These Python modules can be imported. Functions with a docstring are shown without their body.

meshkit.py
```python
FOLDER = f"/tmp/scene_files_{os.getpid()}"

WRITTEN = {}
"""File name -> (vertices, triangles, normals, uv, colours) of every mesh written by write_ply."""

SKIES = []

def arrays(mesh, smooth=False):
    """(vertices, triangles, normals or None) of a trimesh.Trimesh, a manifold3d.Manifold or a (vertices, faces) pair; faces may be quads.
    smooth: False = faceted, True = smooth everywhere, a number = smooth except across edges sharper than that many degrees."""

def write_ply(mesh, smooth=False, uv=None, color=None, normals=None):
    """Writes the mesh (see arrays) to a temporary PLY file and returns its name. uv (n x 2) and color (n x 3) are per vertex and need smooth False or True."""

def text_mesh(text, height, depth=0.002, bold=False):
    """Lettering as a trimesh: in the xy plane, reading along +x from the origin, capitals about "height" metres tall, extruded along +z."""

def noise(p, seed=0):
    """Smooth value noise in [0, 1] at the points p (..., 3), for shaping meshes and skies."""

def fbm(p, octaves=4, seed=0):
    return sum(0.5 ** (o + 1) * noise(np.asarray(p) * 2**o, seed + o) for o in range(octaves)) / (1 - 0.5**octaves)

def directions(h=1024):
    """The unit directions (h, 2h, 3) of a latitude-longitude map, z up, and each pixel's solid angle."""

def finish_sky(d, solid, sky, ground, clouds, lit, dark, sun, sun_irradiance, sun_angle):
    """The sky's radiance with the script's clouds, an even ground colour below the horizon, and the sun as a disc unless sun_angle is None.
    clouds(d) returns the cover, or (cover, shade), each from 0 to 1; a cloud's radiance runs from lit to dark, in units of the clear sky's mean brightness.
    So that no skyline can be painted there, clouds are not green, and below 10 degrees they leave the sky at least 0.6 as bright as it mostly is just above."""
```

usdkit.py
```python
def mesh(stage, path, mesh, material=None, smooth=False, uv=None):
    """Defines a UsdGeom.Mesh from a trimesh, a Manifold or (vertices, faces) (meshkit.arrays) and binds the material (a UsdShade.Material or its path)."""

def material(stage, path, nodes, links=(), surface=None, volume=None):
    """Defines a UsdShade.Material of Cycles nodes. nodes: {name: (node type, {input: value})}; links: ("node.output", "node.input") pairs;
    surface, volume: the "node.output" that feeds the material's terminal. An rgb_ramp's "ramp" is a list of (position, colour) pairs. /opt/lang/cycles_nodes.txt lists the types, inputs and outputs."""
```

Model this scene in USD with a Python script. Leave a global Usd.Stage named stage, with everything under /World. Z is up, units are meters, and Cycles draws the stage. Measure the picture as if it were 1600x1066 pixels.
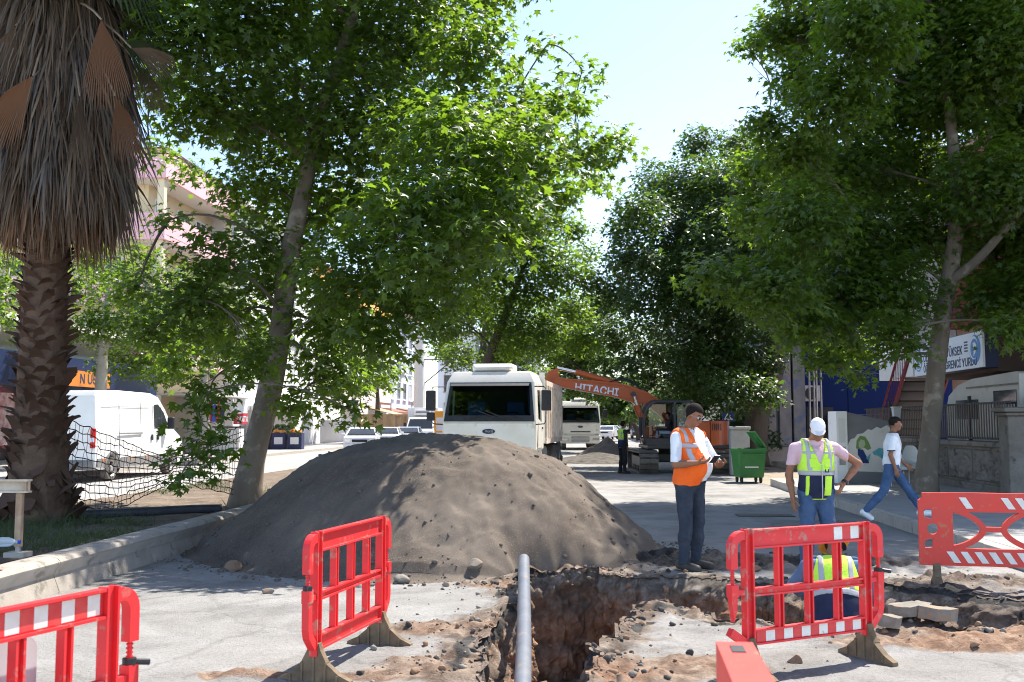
import math, random
import numpy as np, trimesh, shapely, manifold3d as m3
from shapely.geometry import Polygon
from pxr import Usd, UsdGeom, UsdLux, UsdShade, Gf, Sdf, Vt
import usdkit, meshkit
rng = np.random.default_rng(7); random.seed(7)
stage = Usd.Stage.CreateInMemory()
UsdGeom.SetStageUpAxis(stage, 'Z'); UsdGeom.SetStageMetersPerUnit(stage, 1.0)
UsdGeom.Xform.Define(stage, '/World'); UsdGeom.Scope.Define(stage, '/World/Looks')
# ------------------------------------------------------------------ camera, sky, sun, exposure
YAW, PITCH, EYE, F = math.radians(4.1), math.radians(4.6), 1.65, 1600.0
cam = UsdGeom.Camera.Define(stage, '/World/camera')
cam.CreateFocalLengthAttr(36.0); cam.CreateHorizontalApertureAttr(36.0)
cam.CreateFStopAttr(4.5); cam.CreateFocusDistanceAttr(11.5); cam.CreateClippingRangeAttr((0.05, 5000.0))
cam.CreateExposureAttr(1.36)
fw = np.array([-math.sin(YAW) * math.cos(PITCH), math.cos(YAW) * math.cos(PITCH), math.sin(PITCH)])
rt = np.array([math.cos(YAW), math.sin(YAW), 0.0]); up_ = np.cross(rt, fw)
M = Gf.Matrix4d(*rt, 0, *up_, 0, *(-fw), 0, 0, 0, EYE, 1)
cam.AddTransformOp().Set(M)
SUN_EL = math.radians(58)
_s = np.array([0.70, 0.714])
SX, SY = _s[0] * math.cos(YAW) - _s[1] * math.sin(YAW), _s[0] * math.sin(YAW) + _s[1] * math.cos(YAW)
SUN = np.array([SX * math.cos(SUN_EL), SY * math.cos(SUN_EL), math.sin(SUN_EL)])
dome = UsdLux.DomeLight.Define(stage, '/World/sky')
dome.GetPrim().SetCustomDataByKey('kind', 'structure')
usdkit.material(stage, '/World/Looks/sky_air', {
    'sky': ('sky_texture', {'sky_type': 'single_scattering', 'sun_disc': False, 'sun_elevation': SUN_EL, 'sun_rotation': math.atan2(SX, SY), 'air_density': 1.0, 'aerosol_density': 1.3, 'ozone_density': 1.2, 'altitude': 500.0}),
    'bg': ('background_shader', {'strength': 0.12})}, [('sky.color', 'bg.color')], surface='bg.background')
UsdShade.MaterialBindingAPI.Apply(dome.GetPrim()).Bind(UsdShade.Material.Get(stage, '/World/Looks/sky_air'))
sun = UsdLux.DistantLight.Define(stage, '/World/sun')
sun.CreateNormalizeAttr(True); sun.CreateIntensityAttr(1.2); sun.CreateAngleAttr(0.53); sun.CreateColorAttr((1.0, 0.95, 0.87))
zx = SUN; xx = np.cross([0, 0, 1.0], zx); xx /= np.linalg.norm(xx); yx = np.cross(zx, xx)
sun.AddTransformOp().Set(Gf.Matrix4d(*xx, 0, *yx, 0, *zx, 0, 0, 0, 60, 1))

# ------------------------------------------------------------------ helpers
def at(px, py, d):
    """A point seen at photo position (px, py), d metres ahead of the viewer."""
    x, y = (px - 800) / F, (533 - py) / F
    h, u = math.cos(PITCH) - y * math.sin(PITCH), math.sin(PITCH) + y * math.cos(PITCH)
    k = d / h
    return np.array([x * k * math.cos(YAW) - d * math.sin(YAW), x * k * math.sin(YAW) + d * math.cos(YAW), EYE + u * k])
def gr(px, py, z=0.0):
    x, y = (px - 800) / F, (533 - py) / F
    h, u = math.cos(PITCH) - y * math.sin(PITCH), math.sin(PITCH) + y * math.cos(PITCH)
    return at(px, py, (z - EYE) / u * h)
used = {}
def numbered(parent, name):
    k = (parent, name); n = used.get(k, -1) + 1; used[k] = n
    return name if n == 0 else f'{name}_{n:03d}'
def path_of(parent): return '/World' if parent is None else str(parent.GetPath())
def tag(o, label=None, cat=None, group=None, kind=None):
    p = o if isinstance(o, Usd.Prim) else o.GetPrim()
    for k, v in (('label', label), ('category', cat), ('group', group), ('kind', kind)):
        if v: p.SetCustomDataByKey(k, v)
    return p
def thing(name, label, cat, loc=(0, 0, 0), rz=0.0, group=None, kind=None, scale=None):
    x = UsdGeom.Xform.Define(stage, '/World/' + numbered('/World', name))
    x.AddTranslateOp().Set(Gf.Vec3d(*map(float, loc)))
    if rz: x.AddRotateZOp().Set(math.degrees(rz))
    if scale: x.AddScaleOp().Set(Gf.Vec3f(*([scale] * 3)))
    return tag(x.GetPrim(), label, cat, group, kind)
def dup(root, loc, rz, label, group=None, scale=None):
    base = root.GetName()
    import re
    base = re.sub(r'_\d\d\d$', '', base)
    d = root.GetCustomData()
    x = UsdGeom.Xform.Define(stage, '/World/' + numbered('/World', base))
    p = x.GetPrim(); p.GetReferences().AddInternalReference(root.GetPath()); p.SetInstanceable(True)
    x.ClearXformOpOrder()
    x.AddTranslateOp(opSuffix='copy').Set(Gf.Vec3d(*map(float, loc))); x.AddRotateZOp(opSuffix='copy').Set(math.degrees(rz))
    if scale: x.AddScaleOp(opSuffix='copy').Set(Gf.Vec3f(*([scale] * 3)))
    return tag(p, label, d['category'], group or d.get('group'))
def obj(name, mesh, m, parent=None, smooth=False, label=None, cat=None, group=None, kind=None):
    p = path_of(parent)
    o = usdkit.mesh(stage, p + '/' + numbered(p, name), mesh, None, smooth=smooth)
    UsdShade.MaterialBindingAPI.Apply(o.GetPrim()).GetDirectBindingRel().SetTargets([Sdf.Path('/World/Looks/' + m)])
    return tag(o, label, cat, group, kind)
def primvar(prim, name, values):
    UsdGeom.PrimvarsAPI(prim).CreatePrimvar(name, Sdf.ValueTypeNames.FloatArray, 'vertex').Set(Vt.FloatArray.FromNumpy(np.asarray(values, np.float32)))
def struct(name, mesh, m, **k): return obj(name, mesh, m, kind='structure', **k)
cat_ = trimesh.util.concatenate
def box(lo, hi):
    lo, hi = np.minimum(lo, hi), np.maximum(lo, hi)
    b = trimesh.creation.box(hi - lo); b.apply_translation((lo + hi) / 2); return b
def cbox(c, s, rz=0, rx=0, ry=0):
    b = trimesh.creation.box(s)
    for a, ax in ((rx, [1, 0, 0]), (ry, [0, 1, 0]), (rz, [0, 0, 1])):
        if a: b.apply_transform(trimesh.transformations.rotation_matrix(a, ax))
    b.apply_translation(c); return b
def tm(man):
    q = man.to_mesh(); return trimesh.Trimesh(q.vert_properties[:, :3], q.tri_verts, process=False)
def sph(p, r, n=8): return m3.Manifold.sphere(float(r), n).translate([float(a) for a in p])
def rhull(pts, r, n=8): return tm(m3.Manifold.batch_hull([sph(p, r, n) for p in pts]))
def rbox(lo, hi, r=0.02, n=8):
    lo, hi = np.array(lo, float) + r, np.array(hi, float) - r
    return rhull([(a, b, c) for a in (lo[0], hi[0]) for b in (lo[1], hi[1]) for c in (lo[2], hi[2])], r, n)
def prism(poly, depth, axis='y', at0=0.0):
    """Extrudes a 2D outline: axis y puts the outline in x,z and extrudes along +y; x puts it in y,z; z in x,y."""
    g = poly if hasattr(poly, 'geom_type') else Polygon(poly)
    if g.geom_type != 'Polygon': return trimesh.util.concatenate([prism(q, depth, axis, at0) for q in g.geoms if q.geom_type == 'Polygon' and q.area > 1e-7])
    g = g.simplify(1e-5)
    m = trimesh.creation.extrude_polygon(g, depth, engine='earcut'); v = m.vertices
    if axis == 'y': m = trimesh.Trimesh(np.c_[v[:, 0], v[:, 2] + at0, v[:, 1]], m.faces[:, ::-1], process=False)
    elif axis == 'x': m = trimesh.Trimesh(np.c_[v[:, 2] + at0, v[:, 0], v[:, 1]], m.faces, process=False)
    else: m.apply_translation([0, 0, at0])
    return m
def tube(pts, radii, sides=8, cap=True):
    p = np.asarray(pts, float); n = len(p); r = np.broadcast_to(radii, (n,))
    t = np.gradient(p, axis=0); t /= np.linalg.norm(t, axis=1, keepdims=True) + 1e-12
    ref = np.array([0, 0, 1.0]) if abs(t[:, 2]).mean() < 0.8 else np.array([1.0, 0, 0])
    a = np.cross(t, ref); a /= np.linalg.norm(a, axis=1, keepdims=True) + 1e-12
    b = np.cross(t, a); ang = np.arange(sides) * 2 * np.pi / sides
    v = (p[:, None] + r[:, None, None] * (np.cos(ang)[None, :, None] * a[:, None] + np.sin(ang)[None, :, None] * b[:, None])).reshape(-1, 3)
    i, j = np.meshgrid(np.arange(n - 1), np.arange(sides), indexing='ij'); k = (j + 1) % sides
    q = np.stack([i * sides + j, i * sides + k, (i + 1) * sides + k, (i + 1) * sides + j], -1).reshape(-1, 4)
    f = np.vstack([q[:, [0, 1, 2]], q[:, [0, 2, 3]]])
    if cap:
        v = np.vstack([v, p[0], p[-1]]); jj = np.arange(sides); kk = (jj + 1) % sides; e = (n - 1) * sides
        f = np.vstack([f, np.c_[np.full(sides, n * sides), kk, jj], np.c_[np.full(sides, n * sides + 1), e + jj, e + kk]])
    return trimesh.Trimesh(v, f, process=False)
def bar(a, b, r, sides=8): return tube([a, b], [r, r], sides)
def cyl(c, axis, r, length, n=20):
    m = trimesh.creation.cylinder(r, length, sections=n)
    if axis == 'x': m.apply_transform(trimesh.transformations.rotation_matrix(math.pi / 2, [0, 1, 0]))
    if axis == 'y': m.apply_transform(trimesh.transformations.rotation_matrix(math.pi / 2, [1, 0, 0]))
    m.apply_translation(c); return m
def xf(m, loc=(0, 0, 0), rz=0.0, rx=0.0, ry=0.0):
    m = m.copy()
    for a, ax in ((rx, [1, 0, 0]), (ry, [0, 1, 0]), (rz, [0, 0, 1])):
        if a: m.apply_transform(trimesh.transformations.rotation_matrix(a, ax))
    m.apply_translation(loc); return m
def spline(pts, n=24):
    from scipy.interpolate import CubicSpline
    p = np.asarray(pts, float); s = np.r_[0, np.cumsum(np.linalg.norm(np.diff(p, axis=0), axis=1))]
    return CubicSpline(s, p)(np.linspace(0, s[-1], n))
def text(s, h, origin, right, upv, depth=0.006, bold=True, sx=1.0):
    """Lettering whose baseline starts at origin, reading along right."""
    m = meshkit.text_mesh(s, h, depth, bold); r, u = np.array(right, float), np.array(upv, float)
    r /= np.linalg.norm(r); u /= np.linalg.norm(u); n = np.cross(r, u); v = m.vertices
    return trimesh.Trimesh(np.array(origin) + v[:, :1] * sx * r + v[:, 1:2] * u + v[:, 2:] * n, m.faces, process=False)
def rock(r, seed, flat=0.7, sub=2):
    m = trimesh.creation.icosphere(sub, 1.0); v = m.vertices
    n = meshkit.fbm(v * 1.4 + seed * 7.3, 3, seed)
    v = v * (0.62 + 0.75 * n)[:, None]; rs = np.random.default_rng(seed)
    for _ in range(5):                                   # a few chipped faces
        d = rs.normal(size=3); d /= np.linalg.norm(d); s = v @ d; lim = 0.55
        v = v - np.clip(s - lim, 0, None)[:, None] * d
    return trimesh.Trimesh(v * r * np.array([1, rs.uniform(.7, 1), flat]), m.faces, process=False)

# ------------------------------------------------------------------ materials
def mat(name, c1, c2=None, scale=3.0, rough=0.6, spec=0.4, metal=0.0, bump=0.0, bscale=60.0, coat=0.0, detail=5.0, spots=None, spot_scale=9.0, spot_at=0.62, stretch=None, rough2=None):
    c2 = c1 if c2 is None else c2
    n = {'g': ('geometry', {}), 'n': ('noise_texture', {'scale': float(scale), 'detail': float(detail), 'roughness': 0.62}),
         'r': ('rgb_ramp', {'ramp': [(0.3, c1), (0.7, c2)]}), 'p': ('principled_bsdf', {'roughness': float(rough), 'specular_ior_level': float(spec), 'metallic': float(metal), 'coat_weight': float(coat)})}
    l = [('n.fac', 'r.fac')]; src = 'g.position'
    if stretch:
        n['m'] = ('mapping', {'scale': stretch}); l += [('g.position', 'm.vector')]; src = 'm.vector'
    l.append((src, 'n.vector')); col = 'r.color'
    if spots:
        n['sn'] = ('noise_texture', {'scale': float(spot_scale), 'detail': 6.0, 'roughness': 0.65}); n['sr'] = ('rgb_ramp', {'ramp': [(spot_at, (0, 0, 0)), (spot_at + 0.09, (1, 1, 1))]})
        n['mx'] = ('mix', {'color2': spots}); l += [('g.position', 'sn.vector'), ('sn.fac', 'sr.fac'), ('sr.color', 'mx.fac'), (col, 'mx.color1')]; col = 'mx.color'
    l.append((col, 'p.base_color'))
    if rough2 is not None:
        n['rr'] = ('map_range', {'from_min': 0.3, 'from_max': 0.7, 'to_min': float(rough), 'to_max': float(rough2)}); l += [('n.fac', 'rr.value'), ('rr.result', 'p.roughness')]
    if bump:
        n['bn'] = ('noise_texture', {'scale': float(bscale), 'detail': 6.0, 'roughness': 0.6}); n['b'] = ('bump', {'strength': 0.7, 'distance': float(bump)})
        l += [(src, 'bn.vector'), ('bn.fac', 'b.height'), ('b.normal', 'p.normal')]
    return usdkit.material(stage, '/World/Looks/' + name, n, l, surface='p.BSDF')
def leafmat(name, stops, tr, rough=0.38, trf=0.48, spec=0.5):
    return usdkit.material(stage, '/World/Looks/' + name, {
        'g': ('geometry', {}), 'r': ('rgb_ramp', {'ramp': stops}), 't': ('rgb_ramp', {'ramp': tr}),
        'p': ('principled_bsdf', {'roughness': rough, 'specular_ior_level': spec}), 'd': ('translucent_bsdf', {}), 'mx': ('mix_closure', {'fac': trf})},
        [('g.random_per_island', 'r.fac'), ('r.color', 'p.base_color'), ('g.random_per_island', 't.fac'), ('t.color', 'd.color'), ('p.BSDF', 'mx.closure1'), ('d.BSDF', 'mx.closure2')], surface='mx.closure')
def glassmat(name, tint, ior=1.5):
    return usdkit.material(stage, '/World/Looks/' + name, {'f': ('fresnel', {'IOR': ior}), 't': ('transparent_bsdf', {'color': tint}), 'g': ('glossy_bsdf', {'color': (1, 1, 1), 'roughness': 0.02, 'distribution': 'ggx'}), 'm': ('mix_closure', {})},
                           [('f.fac', 'm.fac'), ('t.BSDF', 'm.closure1'), ('g.BSDF', 'm.closure2')], surface='m.closure')
mat('red_plastic', (.72, .022, .026), (.60, .025, .028), 5, .42, .45, bump=.001, bscale=30, spots=(.42, .17, .13), spot_scale=9, spot_at=.57, rough2=.6)
mat('red_plastic_old', (.66, .05, .035), (.55, .06, .045), 6, .5, .4, bump=.001, bscale=30, spots=(.40, .17, .08), spot_scale=9, spot_at=.60)
mat('foot_rubber', (.10, .075, .05), (.22, .16, .10), 9, .85, .2, bump=.004, bscale=50)
mat('reflector_white', (.72, .70, .66), (.62, .58, .52), 12, .45, .5, spots=(.45, .33, .2), spot_scale=20, spot_at=.63)
mat('reflector_red', (.55, .03, .035), (.62, .07, .06), 12, .45)
mat('black_plastic', (.012, .012, .014), (.03, .03, .032), 9, .5)
mat('grey_sheet', (.42, .42, .44), (.5, .5, .5), 3, .5, spots=(.3, .22, .16), spot_scale=7, spot_at=.68)
mat('white_paint', (.80, .80, .79), (.74, .73, .70), 1.5, .28, .5, coat=.3)
mat('truck_white', (.76, .73, .66), (.66, .61, .52), 1.3, .35, .5, coat=.2, spots=(.55, .48, .38), spot_scale=2.2, spot_at=.60)
mat('tipper_paint', (.66, .52, .42), (.74, .66, .57), 1.6, .55, .4, spots=(.50, .42, .33), spot_scale=3, spot_at=.52)
mat('excavator_orange', (.50, .10, .022), (.42, .09, .03), 1.6, .42, .45, spots=(.36, .20, .12), spot_scale=3, spot_at=.62)
mat('dark_steel', (.035, .035, .038), (.07, .065, .06), 4, .5, .5, metal=.2, bump=.002)
mat('track_steel', (.09, .08, .07), (.2, .17, .14), 5, .65, .5, metal=.4, bump=.006, bscale=25)
mat('chrome', (.75, .75, .76), None, 3, .15, .5, metal=1)
mat('metal_pole', (.45, .45, .45), (.32, .31, .3), 3, .4, .5, metal=.7)
mat('rubber', (.022, .021, .02), (.06, .055, .048), 5, .85, .2, bump=.003, bscale=30)
mat('dusty_rubber', (.16, .14, .12), (.07, .065, .06), 4, .9, .2, bump=.003, bscale=30)
mat('wheel_rim', (.40, .39, .38), (.28, .26, .24), 6, .5, .5, metal=.5)
mat('sand', (.088, .070, .056), (.172, .142, .116), 1.1, .95, .1, bump=.012, bscale=150, spots=(.205, .175, .146), spot_scale=75, spot_at=.55)
mat('rock_grey', (.15, .135, .115), (.25, .225, .19), 8, .9, .2, bump=.01, bscale=30, spots=(.30, .19, .12), spot_scale=5, spot_at=.55)
mat('rock_brown', (.17, .105, .07), (.27, .18, .12), 9, .95, .1, bump=.01, bscale=35)
mat('concrete_kerb', (.25, .22, .185), (.34, .305, .265), 3.5, .9, .2, bump=.008, bscale=45, spots=(.17, .15, .125), spot_scale=5, spot_at=.56)
mat('kerb_stone', (.33, .29, .25), (.42, .38, .33), 4, .9, .2, bump=.006, bscale=45, spots=(.24, .2, .17), spot_scale=4, spot_at=.6)
mat('paving', (.24, .23, .225), (.31, .30, .29), 2.5, .9, .2, bump=.004, bscale=50, spots=(.19, .18, .17), spot_scale=3, spot_at=.6)
mat('median_soil', (.10, .075, .055), (.19, .15, .115), 3, .95, .1, bump=.03, bscale=22, spots=(.24, .2, .15), spot_scale=14, spot_at=.58)
mat('terrain', (.22, .19, .15), (.3, .26, .2), .3, .95, .1)
mat('side_road', (.24, .23, .22), (.31, .30, .285), 1.2, .92, .15, bump=.006, bscale=60, spots=(.2, .19, .18), spot_scale=.7, spot_at=.6)
mat('pipe_plastic', (.105, .115, .14), (.16, .17, .19), 4, .45, .4, spots=(.20, .175, .15), spot_scale=9, spot_at=.56)
mat('hose_black', (.02, .022, .028), (.045, .045, .05), 4, .45)
mat('net_rope', (.10, .028, .022), (.05, .02, .018), 8, .9)
mat('rust_metal', (.42, .30, .2), (.28, .17, .1), 7, .8, .3, bump=.003, bscale=50)
mat('pale_board', (.60, .52, .42), (.48, .38, .28), 6, .85, .2, bump=.003)
mat('green_bin', (.018, .115, .022), (.026, .15, .03), 4, .45, .45, spots=(.22, .30, .16), spot_scale=6, spot_at=.68)
mat('bark_plane', (.17, .14, .11), (.11, .088, .068), 2.6, .95, .15, bump=.02, bscale=14, spots=(.24, .205, .165), spot_scale=2.6, spot_at=.55, stretch=(1, 1, .35))
mat('bark_dark', (.075, .058, .045), (.12, .095, .072), 3, .95, .1, bump=.03, bscale=12, stretch=(1, 1, .3))
mat('bark_pale', (.46, .42, .36), (.30, .27, .22), 3, .9, .15, bump=.02, bscale=12, spots=(.58, .54, .46), spot_scale=3)
mat('palm_core', (.09, .055, .038), (.15, .095, .065), 6, .95, .1, bump=.03, bscale=25)
mat('glass_dark', (.02, .024, .028), (.035, .04, .045), .6, .06, .6)
mat('interior', (.03, .032, .035), (.05, .05, .05), 4, .8)
mat('interior_light', (.20, .18, .16), None, 4, .8)
mat('jeans', (.045, .085, .165), (.075, .13, .235), 6, .9, .15, bump=.035, bscale=13)
mat('jeans_dark', (.030, .040, .058), (.05, .06, .078), 6, .9, .15, bump=.035, bscale=13)
mat('white_cloth', (.74, .74, .76), (.80, .80, .80), 6, .9, .2, bump=.03, bscale=12)
mat('pink_cloth', (.60, .40, .45), (.66, .46, .50), 6, .9, .2, bump=.03, bscale=12)
mat('navy_cloth', (.016, .022, .05), (.03, .035, .07), 6, .9, .2, bump=.003, bscale=160)
mat('black_cloth', (.014, .014, .016), (.03, .03, .032), 6, .9, .2, bump=.003, bscale=160)
mat('vest_orange', (.95, .17, .022), (.88, .13, .02), 5, .8, .2, bump=.025, bscale=11)
mat('vest_yellow', (.50, .84, .06), (.56, .88, .09), 5, .8, .2, bump=.025, bscale=11)
mat('reflective_grey', (.33, .33, .35), (.40, .40, .41), 9, .4, .5)
mat('skin', (.235, .108, .062), (.285, .138, .082), 14, .62, .22, spots=(.27, .10, .07), spot_scale=16)
mat('skin_dark', (.18, .085, .05), (.22, .105, .064), 14, .62, .22)
mat('hair', (.008, .006, .005), (.02, .016, .013), 90, .85, .12, bump=.004, bscale=220)
mat('hair_thin', (.02, .013, .011), (.008, .006, .005), 90, .85, .12, bump=.004, bscale=220)
mat('shoe_dark', (.03, .025, .022), (.07, .06, .05), 14, .6)
mat('shoe_white', (.75, .75, .76), None, 5, .6)
mat('helmet_orange', (.85, .30, .015), None, 5, .35, .5)
mat('eye_white', (.7, .68, .66), None, 5, .3)
mat('screen_black', (.01, .01, .012), None, 5, .1, .6)
mat('phone_shell', (.025, .025, .03), None, 5, .3, .5)
glassmat('windscreen', (.60, .68, .68)); glassmat('clear_glass', (.86, .9, .9))
LG = [(0, (.040, .070, .014)), (.5, (.066, .108, .020)), (.85, (.09, .136, .026)), (1, (.16, .19, .038))]
LT = [(0, (.22, .36, .02)), (.6, (.34, .50, .028)), (1, (.58, .64, .06))]
leafmat('leaf_plane', LG, LT)
leafmat('leaf_plane_dry', [(0, (.22, .14, .05)), (1, (.32, .22, .08))], [(0, (.3, .2, .05)), (1, (.4, .3, .08))])
leafmat('leaf_dark', [(0, (.032, .060, .016)), (.6, (.048, .088, .023)), (1, (.075, .122, .03))], [(0, (.12, .22, .02)), (1, (.24, .38, .03))], trf=.36)
leafmat('leaf_olive', [(0, (.045, .075, .028)), (.6, (.07, .11, .035)), (1, (.11, .15, .05))], [(0, (.15, .26, .04)), (1, (.28, .38, .06))])
leafmat('frond_dead', [(0, (.20, .145, .10)), (.3, (.36, .27, .195)), (.65, (.52, .43, .335)), (1, (.70, .63, .54))], [(0, (.3, .18, .09)), (1, (.42, .3, .18))], rough=.7, trf=.18, spec=.25)
leafmat('frond_rust', [(0, (.30, .165, .095)), (1, (.42, .27, .18))], [(0, (.36, .17, .07)), (1, (.42, .24, .12))], rough=.6, trf=.22, spec=.3)
leafmat('frond_green', [(0, (.06, .085, .04)), (1, (.13, .15, .075))], [(0, (.2, .27, .06)), (1, (.3, .34, .1))], rough=.5, trf=.3)
leafmat('palm_boot', [(0, (.12, .072, .052)), (.45, (.19, .115, .08)), (.75, (.27, .19, .145)), (.9, (.36, .31, .27)), (1, (.48, .45, .41))], [(0, (.1, .06, .04)), (1, (.1, .06, .04))], rough=.85, trf=.02, spec=.15)
leafmat('grass_blades', [(0, (.05, .065, .03)), (.6, (.09, .11, .045)), (1, (.2, .18, .09))], [(0, (.15, .22, .05)), (1, (.25, .26, .09))], rough=.7, trf=.3)
# ------------------------------------------------------------------ the setting: road with its trench
XL, XR, Y0, Y1 = -5.2, 4.9, 1.6, 13.4
def pxpoly(pts): return Polygon([tuple(gr(*p)[:2]) for p in pts])
main_t = pxpoly([(811, 897), (866, 894), (915, 893), (985, 906), (1030, 925), (1000, 957), (975, 977), (950, 999), (926, 1030), (908, 1066), (850, 1230), (640, 1230), (735, 1070), (757, 1023), (796, 961), (810, 938)])
side_t = pxpoly([(930, 908), (985, 906), (1050, 904), (1132, 911), (1250, 918), (1387, 928), (1500, 935), (1620, 943), (1640, 996), (1480, 987), (1387, 980), (1250, 978), (1136, 976), (1071, 956), (1030, 955), (985, 965), (940, 960)])
PILE_C = np.array([*(at(690, 700, 13.75)[:2])])
def fb(x, y, s, o=4, seed=0): return meshkit.fbm(np.stack([x * s, y * s, np.zeros_like(x)], -1), o, seed)
def signed(poly, x, y):
    p = shapely.points(x, y); d = shapely.distance(p, poly.boundary)
    return np.where(shapely.contains_properly(poly, p), -d, d)
def torn(poly, amp, seed, step=.028):
    """The outline of a dig: densified and frayed."""
    p = np.array(poly.segmentize(step).exterior.coords)[:-1]; q = np.c_[p * 1.0, np.zeros(len(p))]
    o = np.stack([meshkit.fbm(q * 2.4, 4, seed) - .5 + .5 * (meshkit.fbm(q * 11, 3, seed + 2) - .5), meshkit.fbm(q * 2.4 + 50, 4, seed + 5) - .5 + .5 * (meshkit.fbm(q * 11 + 50, 3, seed + 7) - .5)], 1)
    return Polygon(p + o * amp).buffer(0)
dig = torn(main_t.union(side_t).buffer(.02).buffer(-.04).buffer(.02), .26, 3)
if dig.geom_type != 'Polygon': dig = max(dig.geoms, key=lambda g_: g_.area)
NX, NY = 400, 470
gx = np.linspace(XL, XR, NX); gy = np.linspace(Y0, Y1, NY)
X, Y = np.meshgrid(gx, gy, indexing='ij'); x, y = X.ravel(), Y.ravel()
dist = signed(dig, x, y); d1 = signed(main_t, x, y); d2 = signed(side_t, x, y)
def floor_depth(x, y):
    a_ = signed(main_t, x, y); return 1.15 - .50 * np.clip(a_ / .35, 0, 1) + (fb(x, y, 2, 4, 7) - .5) * .3
depth = np.where(dist < 0, .5, 0.0)
ring = np.exp(-np.clip(dist, 0, None) / .33)
lump = (fb(x, y, 4.5, 5, 11) - .42)
spoil = np.exp(-(((x - gr(1180, 880)[0]) / 2.6) ** 2 + ((y - gr(1180, 880)[1]) / .75) ** 2)) + .9 * np.exp(-(((x - gr(1560, 915)[0]) / 1.6) ** 2 + ((y - gr(1560, 915)[1]) / .5) ** 2)) \
    + .5 * np.exp(-(((x - gr(1010, 870)[0]) / .9) ** 2 + ((y - gr(1010, 870)[1]) / .8) ** 2))
patches = np.zeros_like(x)
for (px, py, rx, ry) in [(700, 985, .5, .25), (1000, 1060, .7, .35), (1110, 1040, .5, .2), (370, 1058, .45, .14), (640, 1060, .5, .2), (1480, 1010, .9, .22), (770, 915, .4, .25), (1560, 1000, .8, .25), (680, 1040, .35, .2), (1330, 950, .4, .2)]:
    g = gr(px, py); patches += np.exp(-(((x - g[0]) / rx) ** 2 + ((y - g[1]) / ry) ** 2))
dirt = np.clip(1.05 * ring + .95 * spoil + .9 * patches + (fb(x, y, 3, 4, 21) - .55) * .8, 0, 1.3)
rough_ = fb(x, y, 14, 4, 31) - .5
z = np.clip(dirt, 0, 1) * (np.clip(lump, -.1, 1) * .17 + rough_ * .045)
z += ring * .03 + spoil * np.clip(lump + .1, 0, 1) * .16
z += (fb(x, y, .5, 2, 41) - .5) * .02 + (fb(x, y, 30, 2, 43) - .5) * .008
edge = np.clip(np.minimum.reduce([x - XL, XR - x, y - Y0, Y1 - y]) / .35, 0, 1); z *= edge
def grid_faces(nx, ny):
    i, j = np.meshgrid(np.arange(nx - 1), np.arange(ny - 1), indexing='ij'); a = (i * ny + j).ravel()
    return np.vstack([np.c_[a, a + ny, a + ny + 1], np.c_[a, a + ny + 1, a + 1]])
road_v = np.c_[x, y, z]
black = np.clip(np.exp(-np.abs(dist - .14) / .11) * (fb(x, y, 3.3, 4, 61) > .50) * 1.0 + .8 * spoil * (fb(x, y, 2.5, 4, 66) > .52), 0, 1)
orange = np.clip((fb(x, y, 1.3, 3, 71) - .33) * 3, 0, 1)
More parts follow.
